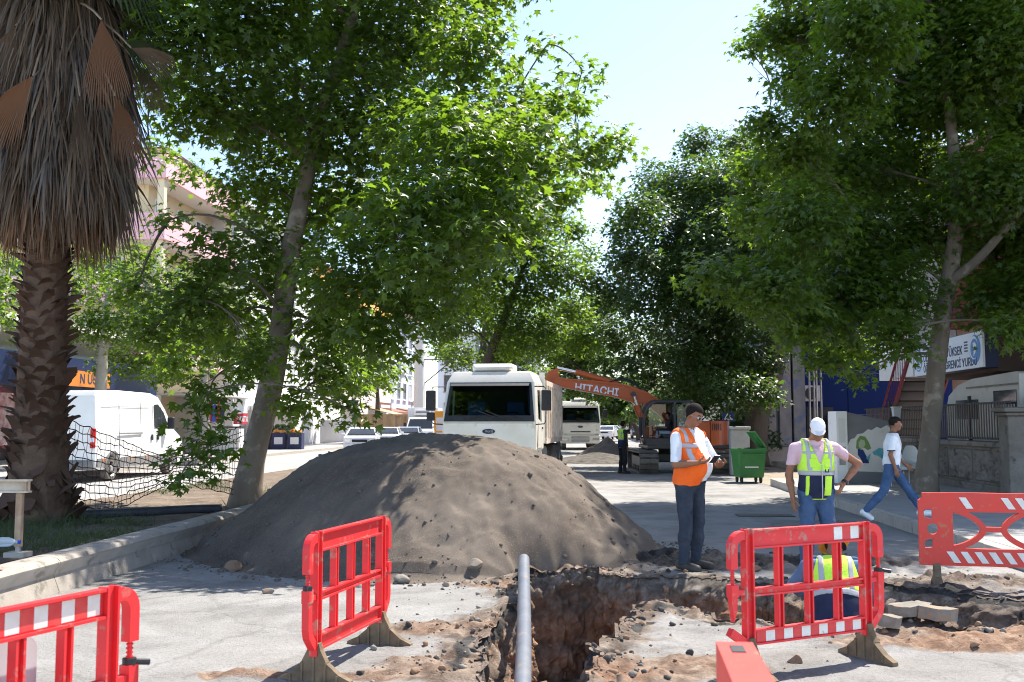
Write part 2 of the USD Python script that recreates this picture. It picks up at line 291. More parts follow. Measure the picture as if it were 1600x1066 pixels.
# the road goes on flat to the far end of the street
def sheet(x0, x1, y0, y1, zz, nx=2, ny=2):
    a, b = np.meshgrid(np.linspace(x0, x1, nx), np.linspace(y0, y1, ny), indexing='ij')
    return trimesh.Trimesh(np.c_[a.ravel(), b.ravel(), np.full(a.size, zz)], grid_faces(nx, ny), process=False)
gf = grid_faces(NX, NY); gf = gf[(dist[gf] > -.012).all(1)]
used_v = np.unique(gf); remap = np.zeros(len(x), int); remap[used_v] = np.arange(len(used_v)); gf = remap[gf]
parts = [trimesh.Trimesh(road_v[used_v], gf, process=False), sheet(XL, XR, Y1, 420, 0), sheet(XL, XR, -8, Y0, 0)]
road_m = cat_(parts); extra = len(road_m.vertices) - len(used_v)
usdkit.material(stage, '/World/Looks/road', {
    'g': ('geometry', {}), 'n1': ('noise_texture', {'scale': .9, 'detail': 6.0, 'roughness': .65}), 'r1': ('rgb_ramp', {'ramp': [(.32, (.205, .198, .188)), (.5, (.285, .276, .263)), (.68, (.335, .326, .312))]}),
    'n2': ('noise_texture', {'scale': 34.0, 'detail': 5.0, 'roughness': .7}), 'r2': ('rgb_ramp', {'ramp': [(.34, (.68, .67, .66)), (.52, (1, 1, 1))]}), 'mul': ('mix', {'mix_type': 'multiply', 'fac': .8}),
    'ad': ('attribute', {'attribute': 'dirt'}), 'ab': ('attribute', {'attribute': 'black'}), 'ao': ('attribute', {'attribute': 'orange'}), 'ap': ('attribute', {'attribute': 'deep'}),
    'n3': ('noise_texture', {'scale': 6.0, 'detail': 7.0, 'roughness': .7}), 'soil': ('rgb_ramp', {'ramp': [(.30, (.11, .074, .052)), (.48, (.21, .14, .098)), (.66, (.34, .26, .195))]}),
    'soilo': ('rgb_ramp', {'ramp': [(.30, (.14, .072, .042)), (.5, (.27, .145, .085)), (.68, (.42, .28, .18))]}), 'soilm': ('mix', {}),
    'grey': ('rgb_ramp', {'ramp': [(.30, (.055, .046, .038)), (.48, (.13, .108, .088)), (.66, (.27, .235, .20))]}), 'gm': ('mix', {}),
    'tar': ('rgb_ramp', {'ramp': [(.4, (.028, .027, .026)), (.65, (.085, .08, .075))]}),
    'n4': ('noise_texture', {'scale': .45, 'detail': 5.0, 'roughness': .6, 'distortion': 1.2}), 'r4': ('rgb_ramp', {'ramp': [(.36, (.74, .72, .70)), (.5, (1, 1, 1)), (.62, (.86, .845, .83))]}), 'st': ('mix', {'mix_type': 'multiply', 'fac': .85}),
    'wn': ('noise_texture', {'scale': 2.5, 'detail': 4.0}), 'wa': ('vector_math', {'math_type': 'multiply_add', 'vector2': (.5, .5, 0)}), 'vo': ('voronoi_texture', {'feature': 'distance_to_edge', 'scale': .55}), 'cr': ('rgb_ramp', {'ramp': [(.0, (.45, .44, .43)), (.008, (.62, .61, .6)), (.016, (1, 1, 1))]}), 'ck': ('mix', {'mix_type': 'multiply', 'fac': .32}),
    'addn': ('math', {'math_type': 'multiply_add', 'value2': .75, 'value3': -.375}), 'sum': ('math', {'math_type': 'add'}), 'dr': ('rgb_ramp', {'ramp': [(.40, (0, 0, 0)), (.62, (1, 1, 1))]}),
    'm1': ('mix', {}), 'sumb': ('math', {'math_type': 'add'}), 'br': ('rgb_ramp', {'ramp': [(.55, (0, 0, 0)), (.7, (1, 1, 1))]}), 'm2': ('mix', {}),
    'bn': ('noise_texture', {'scale': 60.0, 'detail': 6.0, 'roughness': .7}), 'b': ('bump', {'strength': .9, 'distance': .022}), 'p': ('principled_bsdf', {'roughness': .93, 'specular_ior_level': .15})},
    [('g.position', f'{k}.vector') for k in ('n1', 'n2', 'n3', 'n4', 'wn', 'bn')] + [('n1.fac', 'r1.fac'), ('n2.fac', 'r2.fac'), ('r1.color', 'mul.color1'), ('r2.color', 'mul.color2'),
     ('n3.fac', 'soil.fac'), ('n3.fac', 'soilo.fac'), ('n3.fac', 'tar.fac'), ('n3.fac', 'grey.fac'), ('ao.fac', 'soilm.fac'), ('soil.color', 'soilm.color1'), ('soilo.color', 'soilm.color2'),
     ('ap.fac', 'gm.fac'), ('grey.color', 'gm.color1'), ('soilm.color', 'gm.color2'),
     ('n3.fac', 'addn.value1'), ('addn.value', 'sum.value1'), ('ad.fac', 'sum.value2'), ('sum.value', 'dr.fac'), ('dr.color', 'm1.fac'), ('mul.color', 'st.color1'), ('n4.fac', 'r4.fac'), ('r4.color', 'st.color2'), ('wn.color', 'wa.vector1'), ('g.position', 'wa.vector3'), ('wa.vector', 'vo.vector'), ('vo.distance', 'cr.fac'), ('st.color', 'ck.color1'), ('cr.color', 'ck.color2'), ('ck.color', 'm1.color1'), ('gm.color', 'm1.color2'),
     ('addn.value', 'sumb.value1'), ('ab.fac', 'sumb.value2'), ('sumb.value', 'br.fac'), ('br.color', 'm2.fac'), ('m1.color', 'm2.color1'), ('tar.color', 'm2.color2'), ('m2.color', 'p.base_color'),
     ('bn.fac', 'b.height'), ('b.normal', 'p.normal')], surface='p.BSDF')
road = struct('road', road_m, 'road', smooth=True)
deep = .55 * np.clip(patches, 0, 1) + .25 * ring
pad = lambda a: np.r_[np.clip(a, 0, 1)[used_v], np.zeros(extra)]
far_dirt = np.zeros(extra)
primvar(road, 'dirt', pad(np.maximum(dirt, (dist < .05) * 1.0))); primvar(road, 'black', pad(black)); primvar(road, 'orange', pad(orange)); primvar(road, 'deep', pad(deep))
from scipy.interpolate import RegularGridInterpolator
_zi = RegularGridInterpolator((gx, gy), z.reshape(NX, NY), bounds_error=False, fill_value=0.0)
def hz(px, py): return float(_zi((px, py)))
# ------------------------------------------------------------------ terrain, pavements, median, left carriageway
ter = cat_([sheet(-900, XL, -60, 1500, -.03), sheet(XR, 900, -60, 1500, -.03), sheet(XL, XR, 420, 1500, -.03), sheet(XL, XR, -60, -8, -.03)])
struct('terrain', ter, 'terrain')
def slab(x0, x1, y0, y1, z0, z1): return box((x0, y0, z0), (x1, y1, z1))
struct('side_road', sheet(-15.7, -9.75, -8, 420, .012), 'side_road')
pav = struct('pavement', cat_([slab(5.08, 60, -8, 27.95, -.02, .176), slab(7.6, 60, 27.95, 150, -.02, .176)]), 'paving')
struct('left_pavement', slab(-60, -15.88, -8, 420, -.02, .15), 'paving')
# kerb stones of the right pavement, one by one
k = 0
for i in range(34):
    ya = 27.95 - i * .92
    if ya < -2: break
    obj('kerb_stone', rbox((4.9 + rng.uniform(-.008, .008), ya - .905, -.05), (5.08, ya, .18 + rng.uniform(-.006, .006)), .018, 6), 'kerb_stone', pav, smooth=30)
for i in range(3): obj('kerb_stone', rbox((5.09 + i * .84, 27.96, -.05), (5.91 + i * .84, 28.12, .18), .018, 6), 'kerb_stone', pav, smooth=30)
obj('kerb_edge', cat_([slab(7.44, 7.6, 28.12, 150, -.05, .18)]), 'kerb_stone', pav)
obj('far_kerb', slab(-15.88, -15.7, -8, 300, -.05, .16), 'kerb_stone', None, kind='structure')
# pavement paving joints on the near part, in view beside the wall
for yy in np.arange(10, 27.5, .6):
    pass
mx, my = np.linspace(-9.6, -5.38, 60), np.r_[np.linspace(3, 24, 240), np.linspace(24.5, 300, 30)]
A, B = np.meshgrid(mx, my, indexing='ij'); a, b = A.ravel(), B.ravel()
mz = .19 + (fb(a, b, .8, 4, 91) - .45) * .16 + (fb(a, b, 6, 3, 92) - .5) * .05
rim = np.clip(np.minimum(a + 9.6, -5.38 - a) / .3, 0, 1); mz = .16 * (1 - rim) + mz * rim
med = struct('median_strip', trimesh.Trimesh(np.c_[a, b, mz], grid_faces(60, len(my)), process=False), 'median_soil', smooth=True)
_mi = RegularGridInterpolator((mx, my), mz.reshape(60, len(my)), bounds_error=False, fill_value=.18)
obj('kerb_edge', slab(-9.78, -9.6, -8, 300, -.05, .17), 'kerb_stone', med)
# the tall concrete kerb with a rounded lip
prof = [(-5.50, -.05), (-5.13, -.05), (-5.125, .02), (-5.185, .17), (-5.165, .225), (-5.125, .27), (-5.12, .30), (-5.15, .335), (-5.22, .352), (-5.36, .35), (-5.47, .335), (-5.50, .30)]
pf = np.array(prof)
kb = thing('concrete_kerb', 'tall weathered concrete kerb with a rounded lip along the planted median', 'kerb')
for i in range(9):
    ya, yb = 1.0 + i * 2.2, 3.19 + i * 2.2
    sec = []
    for yy in np.linspace(ya, yb, 14):
        w = (meshkit.fbm(np.c_[pf * 3, np.full(len(pf), yy * 2.3)], 3, 5) - .5) * .018
        sec.append(np.c_[pf[:, 0] + w, np.full(len(pf), yy), pf[:, 1] + w * .7])
    v = np.vstack(sec); n = len(pf); ii, jj = np.meshgrid(np.arange(13), np.arange(n), indexing='ij'); kk = (jj + 1) % n
    q = np.stack([ii * n + jj, ii * n + kk, (ii + 1) * n + kk, (ii + 1) * n + jj], -1).reshape(-1, 4)
    f = np.vstack([q[:, [0, 2, 1]], q[:, [0, 3, 2]], [[0, t, t + 1] for t in range(1, n - 1)], [[13 * n, 13 * n + t + 1, 13 * n + t] for t in range(1, n - 1)]])
    obj('kerb_block', trimesh.Trimesh(v, f, process=False), 'concrete_kerb', kb, smooth=40)
# red survey mark sprayed across the kerb
mk = [gr(0, 889, .35)]
# ------------------------------------------------------------------ the pile of sand
ax_, ay_ = 3.25, 2.95
n1, n2 = 330, 300
U, V = np.meshgrid(np.linspace(-1.75, 1.75, n1), np.linspace(-1.6, 1.9, n2), indexing='ij'); u, v = U.ravel(), V.ravel()
sx, sy = PILE_C[0] + u * ax_, PILE_C[1] + v * ay_
th = np.arctan2(v, u); rr = np.hypot(np.where(u > 0, u * 1.17, u), v) * (1 + .10 * (meshkit.fbm(np.stack([np.cos(th) * 1.3, np.sin(th) * 1.3, np.zeros_like(th)], -1), 3, 17) - .5) * 2)
h = 2.45 * (1 - rr); h = np.where(h > 1.02, 1.02 + .47 * (1 - np.exp(-(h - 1.02) / .47)), h)
h = np.where(h < .12, .12 * np.exp(np.clip((h - .12) / .12, -6, 0)) - .05, h)
h += (fb(sx, sy, 1.6, 4, 101) - .5) * .13 * np.clip(h * 3, 0, 1) + (fb(sx, sy, 6, 4, 102) - .5) * .085 * np.clip(h * 5, 0, 1) + (fb(sx, sy, 24, 4, 103) - .5) * .042 * np.clip(h * 5, 0, 1)
rill = meshkit.fbm(np.stack([np.cos(th) * 9, np.sin(th) * 9, rr * 1.2], -1), 3, 105) - .5
h += rill * .11 * np.clip(rr * 1.2, 0, 1) * np.clip(h * 3, 0, 1)
keep = np.ones(len(u), bool)
base_lift = np.where(sx < -5.1, .16, 0.0)
_sp = RegularGridInterpolator((gx, gy), dist.reshape(NX, NY), bounds_error=False, fill_value=9.0)
zs = h + .02 - .5 * np.exp(-np.clip(_sp(np.c_[sx, sy]), 0, None) / .12) * (_sp(np.c_[sx, sy]) < .6)
zs = np.where((zs > -.03) & (_sp(np.c_[sx, sy]) > .03), zs, -.15)
fs = grid_faces(n1, n2); fs = fs[(zs[fs] > -.1).any(1)]
pm_ = trimesh.Trimesh(np.c_[sx, sy, zs], fs, process=False); pm_.remove_unreferenced_vertices()
pile = obj('sand_pile', pm_, 'sand', None, smooth=True, label='big pile of grey brown sand heaped on the road before the white tipper lorry', cat='sand pile', kind='thing')
_pi = RegularGridInterpolator((PILE_C[0] + np.linspace(-1.75, 1.75, n1) * ax_, PILE_C[1] + np.linspace(-1.6, 1.9, n2) * ay_), zs.reshape(n1, n2), bounds_error=False, fill_value=-1)
def drop(px, py):
    """Where the line of sight through (px, py) first meets the pile or the road."""
    for d in np.arange(4, 20, .03):
        q = at(px, py, d)
        if q[2] <= surf(q[0], q[1]): return q
    return gr(px, py)
def surf(px, py): return max(hz(px, py), float(_pi((px, py))), 0.0 if (py > Y1) else -9)
# clods lying on the slope of the pile
cl = []
rs = np.random.default_rng(5)
for i in range(760):
    a0, r0 = rs.uniform(-math.pi, 0.3), (rs.uniform(.35, 1.12) ** .8 if i < 230 else rs.normal(1.0, .06))
    cx, cy = PILE_C[0] + math.cos(a0) * r0 * ax_, PILE_C[1] + math.sin(a0) * r0 * ay_
    s_ = .010 + .028 * rs.random() ** 4
    m = rock(s_, i % 23, .7, 1); m.apply_translation((cx, cy, surf(cx, cy) + s_ * .3)); cl.append(m)
obj('clods', cat_(cl), 'sand', pile, smooth=True, kind='stuff')
# ------------------------------------------------------------------ stones and broken road slabs
R = [('lump of sandy stone beside the foot of the red barrier, left of the pile front', 'rock_grey', 625, 912, .10), ('pale round stone at the front foot of the sand pile, left of the pipe', 'rock_grey', 741, 893, .10),
     ('small grey stone alone on the bright road left of the leaning barrier', 'rock_grey', 418, 928, .06), ('small pebble between the sand pile front and the trench', 'rock_grey', 697, 917, .04),
     ('brown clod on the bright road under the right barrier with three slats', 'rock_brown', 1244, 1037, .06), ('brown clod at the left foot of the sand pile', 'rock_brown', 365, 893, .12),
     ('rough clod right of the man with the phone, near his shoes', 'rock_brown', 1180, 893, .07), ('dark clod on the shaded road behind the slatted barrier', 'rock_brown', 1203, 850, .05)]
for i, (lb, m_, px, py, r_) in enumerate(R):
    g = drop(px, py); m = rock(r_, 40 + i); zz = surf(g[0], g[1])
    m.apply_translation((g[0], g[1], zz + r_ * .3)); obj('stone', m, m_, None, smooth=35, label=lb, cat='stone')
SL = [('grey broken road slab, leftmost of the row on the right trench edge', 1418, 982, .15, .2), ('thick pale slab lying behind the two others on the right trench edge', 1440, 970, .12, .9), ('grey slab nearest the right picture edge on the trench edge', 1464, 986, .16, -.2), ('small broken slab by the right foot of the slatted barrier', 1390, 992, .10, .5)]
for i, (lb, px, py, s_, rz) in enumerate(SL):
    g = gr(px, py); rs = np.random.default_rng(90 + i)
    pts = [(math.cos(t) * s_ * rs.uniform(.7, 1.15), math.sin(t) * s_ * .7 * rs.uniform(.7, 1.1)) for t in np.linspace(0, 2 * math.pi, 8)[:-1]]
    m = prism(Polygon(pts).convex_hull, .09, 'z'); m = m.subdivide().subdivide(); m.vertices += (meshkit.fbm(m.vertices * 9 + i, 3)[:, None] - .5) * .03
    m = xf(m, (g[0], g[1], hz(g[0], g[1]) + .02), rz, rs.uniform(-.2, .2), rs.uniform(-.2, .2)); obj('broken_slab', m, 'rock_grey', None, smooth=30, label=lb, cat='road slab')
rub, rub2, rub3 = [], [], []
rs = np.random.default_rng(15)
for i in range(2600):
    q = rs.random()
    if q < .45: g = np.array([rs.uniform(-2.2, 4.6), rs.uniform(4.2, 11.6)]); 
    elif q < .75: g = gr(rs.uniform(940, 1600), rs.uniform(850, 1000))[:2]
    else: g = gr(rs.uniform(560, 1010), rs.uniform(890, 1066))[:2]
    if not (XL + .3 < g[0] < XR - .1 and Y0 < g[1] < Y1): continue
    i_, j_ = np.searchsorted(gx, g[0]) - 1, np.searchsorted(gy, g[1]) - 1; dd = dirt[i_ * NY + j_]
    if rs.random() > dd * .9 + .05: continue
    s_ = .008 + .03 * rs.random() ** 3; m = rock(s_, i % 29, .8, 1)
    if shapely.contains_xy(dig, g[0], g[1]): continue
    m.apply_translation((g[0], g[1], hz(*g) + s_ * .3)); (rub, rub2, rub3)[i % 3].append(m)
obj('rubble', cat_(rub), 'rock_grey', None, smooth=True, label='small grey and brown rubble strewn along the trench edges', cat='rubble', kind='stuff')
obj('soil_crumbs', cat_(rub2), 'rock_brown', None, smooth=True, label='brown soil crumbs strewn along the trench edges', cat='soil crumbs', kind='stuff')
mat('tar_crumb', (.03, .029, .028), (.08, .075, .07), 9, .9, .2)
obj('asphalt_crumbs', cat_(rub3), 'tar_crumb', None, smooth=True, label='black asphalt crumbs strewn along the trench edges', cat='asphalt crumbs', kind='stuff')
# the torn walls and the floor of the trench
bp = np.array(dig.segmentize(.03).exterior.coords)[:-1]
if Polygon(bp).exterior.is_ccw is False: bp = bp[::-1]
nb_ = len(bp); kern = np.hanning(23); kern /= kern.sum()
sm = np.stack([np.convolve(np.r_[bp[-11:, k], bp[:, k], bp[:11, k]], kern, 'valid') for k in (0, 1)], 1)
tg = np.roll(sm, -1, 0) - np.roll(sm, 1, 0); tg /= np.linalg.norm(tg, axis=1, keepdims=True) + 1e-9
inn = np.c_[-tg[:, 1], tg[:, 0]]
fl_ = floor_depth(bp[:, 0], bp[:, 1]) + .12; far_ = np.clip((-inn[:, 1] - .2) / .6, 0, 1) * np.clip((bp[:, 0] - gr(960, 908)[0]) / .4, 0, 1)
slope = .07 + .10 * fb(bp[:, 0], bp[:, 1], 1.2, 2, 9) + .42 * far_
RW = 46; tt_ = np.linspace(0, 1, RW); rows = []
for r_, t_ in enumerate(tt_):
    off = -.035 * (1 - min(t_ * 9, 1)) ** 2 + slope * (t_ ** (1.0 - .25 * far_))
    pz = np.array([hz(*p_) for p_ in bp]) if r_ == 0 else pz
    zz = pz * (1 - min(t_ * 4, 1)) + .004 * (1 - min(t_ * 9, 1)) - fl_ * t_
    q = np.c_[bp + inn * off[:, None], zz]
    nn = (meshkit.fbm(q * 4.2, 4, 111) - .5) * .30 + (meshkit.fbm(q * 13, 4, 112) - .5) * .15 + (meshkit.fbm(q * 34, 3, 114) - .5) * .05
    rows.append(q + np.c_[inn, np.zeros(nb_)] * (nn * min(t_ * 7, 1))[:, None] + np.array([0, 0, 1.0]) * ((meshkit.fbm(q * 9, 3, 113) - .5) * .08 * min(t_ * 6, 1))[:, None])
wv_ = np.concatenate(rows); ii, jj = np.meshgrid(np.arange(RW - 1), np.arange(nb_), indexing='ij'); kk = (jj + 1) % nb_
q_ = np.stack([ii * nb_ + jj, ii * nb_ + kk, (ii + 1) * nb_ + kk, (ii + 1) * nb_ + jj], -1).reshape(-1, 4)
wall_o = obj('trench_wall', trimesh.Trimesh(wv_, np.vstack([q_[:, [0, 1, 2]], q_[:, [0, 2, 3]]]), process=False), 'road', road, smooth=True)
tw_ = np.repeat(tt_, nb_); band = meshkit.fbm(wv_ * [1.2, 1.2, 5], 4, 121)
primvar(wall_o, 'dirt', np.ones(len(wv_)) * 1.0); primvar(wall_o, 'black', np.clip((tw_ > .012) * (tw_ < .035 + .09 * (band - .25)) * (.35 + .8 * (band > .46)), 0, 1) * .95)
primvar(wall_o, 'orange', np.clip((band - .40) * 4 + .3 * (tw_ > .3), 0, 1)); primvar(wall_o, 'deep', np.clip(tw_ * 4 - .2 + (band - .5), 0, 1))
fx, fy = np.meshgrid(np.linspace(dig.bounds[0] - .05, dig.bounds[2] + .05, 230), np.linspace(max(dig.bounds[1], 1.0), dig.bounds[3] + .05, 230), indexing='ij'); fx, fy = fx.ravel(), fy.ravel()
fz = -floor_depth(fx, fy) + (fb(fx, fy, 7, 4, 131) - .5) * .22 + (fb(fx, fy, 22, 3, 132) - .5) * .08
ff = grid_faces(230, 230); sd_ = signed(dig, fx, fy); ff = ff[(sd_[ff] < .25).all(1)]; uf = np.unique(ff); rm_ = np.zeros(len(fx), int); rm_[uf] = np.arange(len(uf)); ff = rm_[ff]; fx, fy, fz = fx[uf], fy[uf], fz[uf]
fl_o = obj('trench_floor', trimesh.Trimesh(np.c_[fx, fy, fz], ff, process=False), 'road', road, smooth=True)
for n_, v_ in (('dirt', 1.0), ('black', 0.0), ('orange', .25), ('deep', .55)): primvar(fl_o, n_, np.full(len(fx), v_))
bed = []; rs = np.random.default_rng(19)
for i in rs.choice(len(wv_), 900, replace=False):
    s_ = .010 + .045 * rs.random() ** 3.5; m = rock(s_, i % 31, .9, 1); m.apply_translation(wv_[i]); bed.append(m)
obj('bedded_stones', cat_(bed), 'rock_brown', road, smooth=30, kind='stuff')
# spoil and bedding sand lying on the trench floor
g = at(858, 1052, 6.3)
m = trimesh.creation.icosphere(4, 1.0); m.vertices = m.vertices * np.array([.45, .75, .42]) * (1 + .25 * (meshkit.fbm(m.vertices * 2.2, 3, 4)[:, None] - .5))
m.apply_translation((g[0] + .02, g[1] + .3, -1.12)); obj('bedding_sand', m, 'sand', None, smooth=True, label='heap of bedding sand on the trench floor beside the grey pipe', cat='sand heap')
mat('dark_earth', (.05, .045, .04), (.16, .14, .12), 3, .95, .1, bump=.05, bscale=12)
# churned earth and the second heap further up the street
def heap(name, lb, c, rx, ry, hh, m_, seed, n=70, ct='sand heap'):
    t, q = np.meshgrid(np.linspace(-1.2, 1.2, n), np.linspace(-1.2, 1.2, n), indexing='ij'); t, q = t.ravel(), q.ravel(); r_ = np.hypot(t, q)
    zz = hh * np.clip(1 - r_, -.1, 1) + (meshkit.fbm(np.stack([t * 3, q * 3, 0 * t + seed], -1), 4) - .5) * hh * .55 * np.clip(1.1 - r_, 0, 1)
    zz[r_ > 1.05] = -.1
    obj(name, trimesh.Trimesh(np.c_[c[0] + t * rx, c[1] + q * ry, zz], grid_faces(n, n), process=False), m_, None, smooth=True, label=lb, cat=ct)
c = at(948, 690, 52); heap('sand_heap', 'far sand heap beside the second white tipper lorry', c, 1.6, 2.6, 1.0, 'sand', 3)
c = gr(935, 722); heap('earth_heap', 'low heap of churned dark earth on the road left of the excavator', c, 2.4, 2.6, .42, 'dark_earth', 6, 80, 'earth heap')
# ------------------------------------------------------------------ trees
mat('bark_limb', (.10, .08, .062), (.16, .13, .10), 3, .95, .1)
def leaf_template(kind):
    if kind == 'plane':       # five pointed lobes
        ang = np.radians([-112, -82, -56, -28, 0, 28, 56, 82, 112, 150, 210]); rad = np.array([.62, .40, .92, .46, 1.1, .46, .92, .40, .62, .30, .30])
        v = np.c_[np.sin(ang) * rad, np.cos(ang) * rad, np.zeros(11)]; v = np.vstack([v, [0, 0, .0]])
        v[:, 2] = -.30 * (v[:, 0] ** 2) - .18 * np.clip(v[:, 1], 0, None) ** 2 + .06
        f = np.array([[11, (i + 1) % 11, i] for i in range(11)])
    elif kind == 'tri':       # three lobes, for trees further off
        v = np.array([(0, -.3, 0), (-.85, .15, -.18), (-.3, .35, .02), (0, 1.05, -.15), (.3, .35, .02), (.85, .15, -.18)], float)
        f = np.array([[0, 2, 1], [0, 3, 2], [0, 4, 3], [0, 5, 4]])
    else:
        v = np.array([(0, -.8, 0), (-.42, 0, -.1), (0, .9, -.12), (.42, 0, -.1), (0, 0, .05)], float); f = np.array([[0, 4, 1], [1, 4, 2], [2, 4, 3], [3, 4, 0]])
    return v, f
def scatter_leaves(pos, nrm, tip, size, kind):
    """One leaf per row: pos its stalk, nrm its upper side, tip the way it points."""
    v, f = leaf_template(kind); n = len(pos)
    nrm = nrm / np.linalg.norm(nrm, axis=1, keepdims=True); t = tip - (tip * nrm).sum(1, keepdims=True) * nrm; t /= np.linalg.norm(t, axis=1, keepdims=True) + 1e-9
    s = np.cross(t, nrm); L = v[None] * size[:, None, None] * .5
    w = pos[:, None] + L[..., :1] * s[:, None] + (L[..., 1:2] + size[:, None, None] * .2) * t[:, None] + L[..., 2:] * nrm[:, None]
    return trimesh.Trimesh(w.reshape(-1, 3), (f[None] + (np.arange(n) * len(v))[:, None, None]).reshape(-1, 3), process=False)
def in_pipe(p): return p
def tree(name, label, trunk, radii, clumps, leaf, size, per, m_leaf, m_bark, seed, group=None, droop=.35, singles=0, twigs=True, limb_r=.055, shell=.5):
    """trunk: world points; clumps: (centre, radius); each clump hangs on a limb of its own."""
    r = np.random.default_rng(seed); base = np.array(trunk[0])
    t = thing(name, label, 'tree', base, group=group); tr = spline(trunk, 26); rad = np.interp(np.linspace(0, 1, 26), np.linspace(0, 1, len(radii)), radii)
    tt = tube(tr - base, rad, 14); w = tt.vertices; c_ = np.repeat(tr - base, 14, 0); k = len(c_)
    w[:k] = c_ + (w[:k] - c_) * (1 + .30 * (meshkit.fbm(w[:k] * np.array([2.2, 2.2, .9]) + seed, 3)[:, None] - .5))
    flare = np.exp(-np.clip(w[:k, 2], 0, None) / .25) * .35; w[:k, :2] = c_[:, :2] + (w[:k, :2] - c_[:, :2]) * (1 + flare)[:, None]
    obj('trunk', tt, m_bark, t, smooth=True)
    P_, N_, T_, S_ = [], [], [], []; nodes = []
    for c, cr in sorted(clumps, key=lambda q: np.linalg.norm(tr - q[0], axis=1).min()):
        c = np.array(c); cr = np.broadcast_to(cr, 3)
        d = np.linalg.norm(tr - c, axis=1) + np.clip(tr[:, 2] - c[2] + .8, 0, None) * 2.0 + (np.arange(26) < 7) * 3
        low = c[2] < base[2] + 3.6
        if low: d = np.linalg.norm(tr - c, axis=1) + (tr[:, 2] < base[2] + 2.6) * 9
        i = int(np.argmin(d)); a = tr[i]; w0 = rad[i] * .6; best = d[i]
        for q, ql, qr in nodes:                          # or it forks off a limb that is already there
            co = np.linalg.norm(q - c) * 1.05 + .22 * ql + .25
            if co < best: best, a, w0 = co, q, qr
        L = np.linalg.norm(c - a); mid = a + (c - a) * .5 + np.array([r.normal(0, .09 * L), r.normal(0, .09 * L), .09 * L])
        pts = spline([a, mid, c], 9); lr = min(limb_r * (.32 + .30 * L ** .5), w0); nodes.append((c, L + best * .3, max(.012, lr * .7)))
        limb = [tube(pts - base, np.linspace(lr, .012, 9), 6)]
        n = max(4, int(4.0 * per * (cr.prod() ** (1 / 3)) ** 2 / 7)); u = r.normal(size=(n, 3)); u /= np.linalg.norm(u, axis=1, keepdims=True)
        q = r.random(n) ** shell; tipp = c + u * q[:, None] * cr; tipp[:, 2] -= .10 * (np.hypot(u[:, 0], u[:, 1]) * q) * cr[2]
        if twigs:
            for e in tipp[r.random(n) < .07]:
                st = pts[r.integers(4, 9)]; mm = (st + e) / 2 + r.normal(0, .08, 3); limb.append(tube(np.array([st, mm, e]) - base, [.008, .005, .002], 4, False))
        obj('limb', cat_(limb), m_bark if not leaf == 'plane' else 'bark_limb', t, smooth=True)
        m = 7; out = np.repeat(u, m, 0); pp = np.repeat(tipp, m, 0) + r.normal(0, 1, (n * m, 3)) * np.array([.17, .17, .10]) * (size / .2) ** .5
        nn = np.array([0, 0, 1.0]) + out * .45 + r.normal(0, .48, (n * m, 3)); td = out + np.array([0, 0, -droop]) + r.normal(0, .6, (n * m, 3))
        P_.append(pp); N_.append(nn); T_.append(td); S_.append(size * r.uniform(.6, 1.2, n * m))
    P_, N_, T_, S_ = map(np.concatenate, (P_, N_, T_, S_)); P_ = P_ - base
    pick = np.zeros(len(P_), bool)
    if singles:                                          # the leaves that show largest, as parts of their own
        dd = np.linalg.norm((P_ + base) - np.array([0, 0, EYE]), axis=1); pick[np.argsort(dd)[:singles]] = True
        for k_ in np.where(pick)[0]: obj('leaf', scatter_leaves(P_[k_:k_ + 1], N_[k_:k_ + 1], T_[k_:k_ + 1], S_[k_:k_ + 1], leaf), m_leaf, t)
    obj('crown', scatter_leaves(P_[~pick], N_[~pick], T_[~pick], S_[~pick], leaf), m_leaf, t, kind='stuff')
    return t, len(P_)
def clumps_at(lst, d, spread, r, squash=.8):
    out = []
    for px, py, rp, *dd in lst:
        dp = d + (dd[0] if dd else r.uniform(-spread, spread)); s = rp * dp / F
        out.append((at(px, py, dp), np.array([s, s * 1.05, s * squash])))
    return out
R1 = np.random.default_rng(3)
T1 = [(300, 50, 90), (400, 40, 110), (520, 50, 120), (640, 60, 110), (735, 70, 75), (330, 170, 85), (430, 170, 115, 1.6), (560, 180, 120), (690, 200, 110), (790, 175, 75), (875, 160, 45), (950, 225, 38, 1.0), (910, 110, 22), (855, 70, 18), (800, 255, 70),
      (255, 130, 55), (240, 240, 24), (300, 265, 24), (410, 290, 78, 1.8), (540, 300, 105, 1.2), (670, 330, 105, -2.6), (760, 330, 75, -3.0), (850, 250, 55), (905, 240, 45), (262, 345, 24), (340, 400, 52), (430, 400, 86, .8), (560, 420, 100, -2.6), (670, 420, 70, -3.2), (800, 370, 44, -2.4), (880, 300, 40), (925, 285, 28),
      (300, 470, 66), (240, 520, 42), (370, 490, 75, 1.4), (510, 510, 80, 1.0), (590, 520, 60, -2.8), (655, 475, 40, -3.2), (280, 560, 40), (400, 555, 48, -1.6), (520, 590, 55), (470, 630, 36), (590, 575, 36), (545, 640, 26), (215, 450, 40), (330, 610, 36, -2.6), (318, 665, 28, -2.9), (300, 720, 24, -3.1), (282, 752, 15, -3.2), (345, 690, 20, -2.9),
      (800, 300, 46, -4.2), (740, 375, 55, -4.4), (690, 300, 62, -4.2), (825, 200, 45, -3.6), (760, 240, 60, -4.0), (640, 400, 55, -4.6), (700, 200, 62, -3.8), (610, 320, 55, -4.4), (300, -90, 130), (450, -110, 150), (600, -100, 150), (740, -60, 110), (380, -260, 170), (560, -280, 170), (700, -220, 140), (230, -20, 70), (840, -40, 40)]
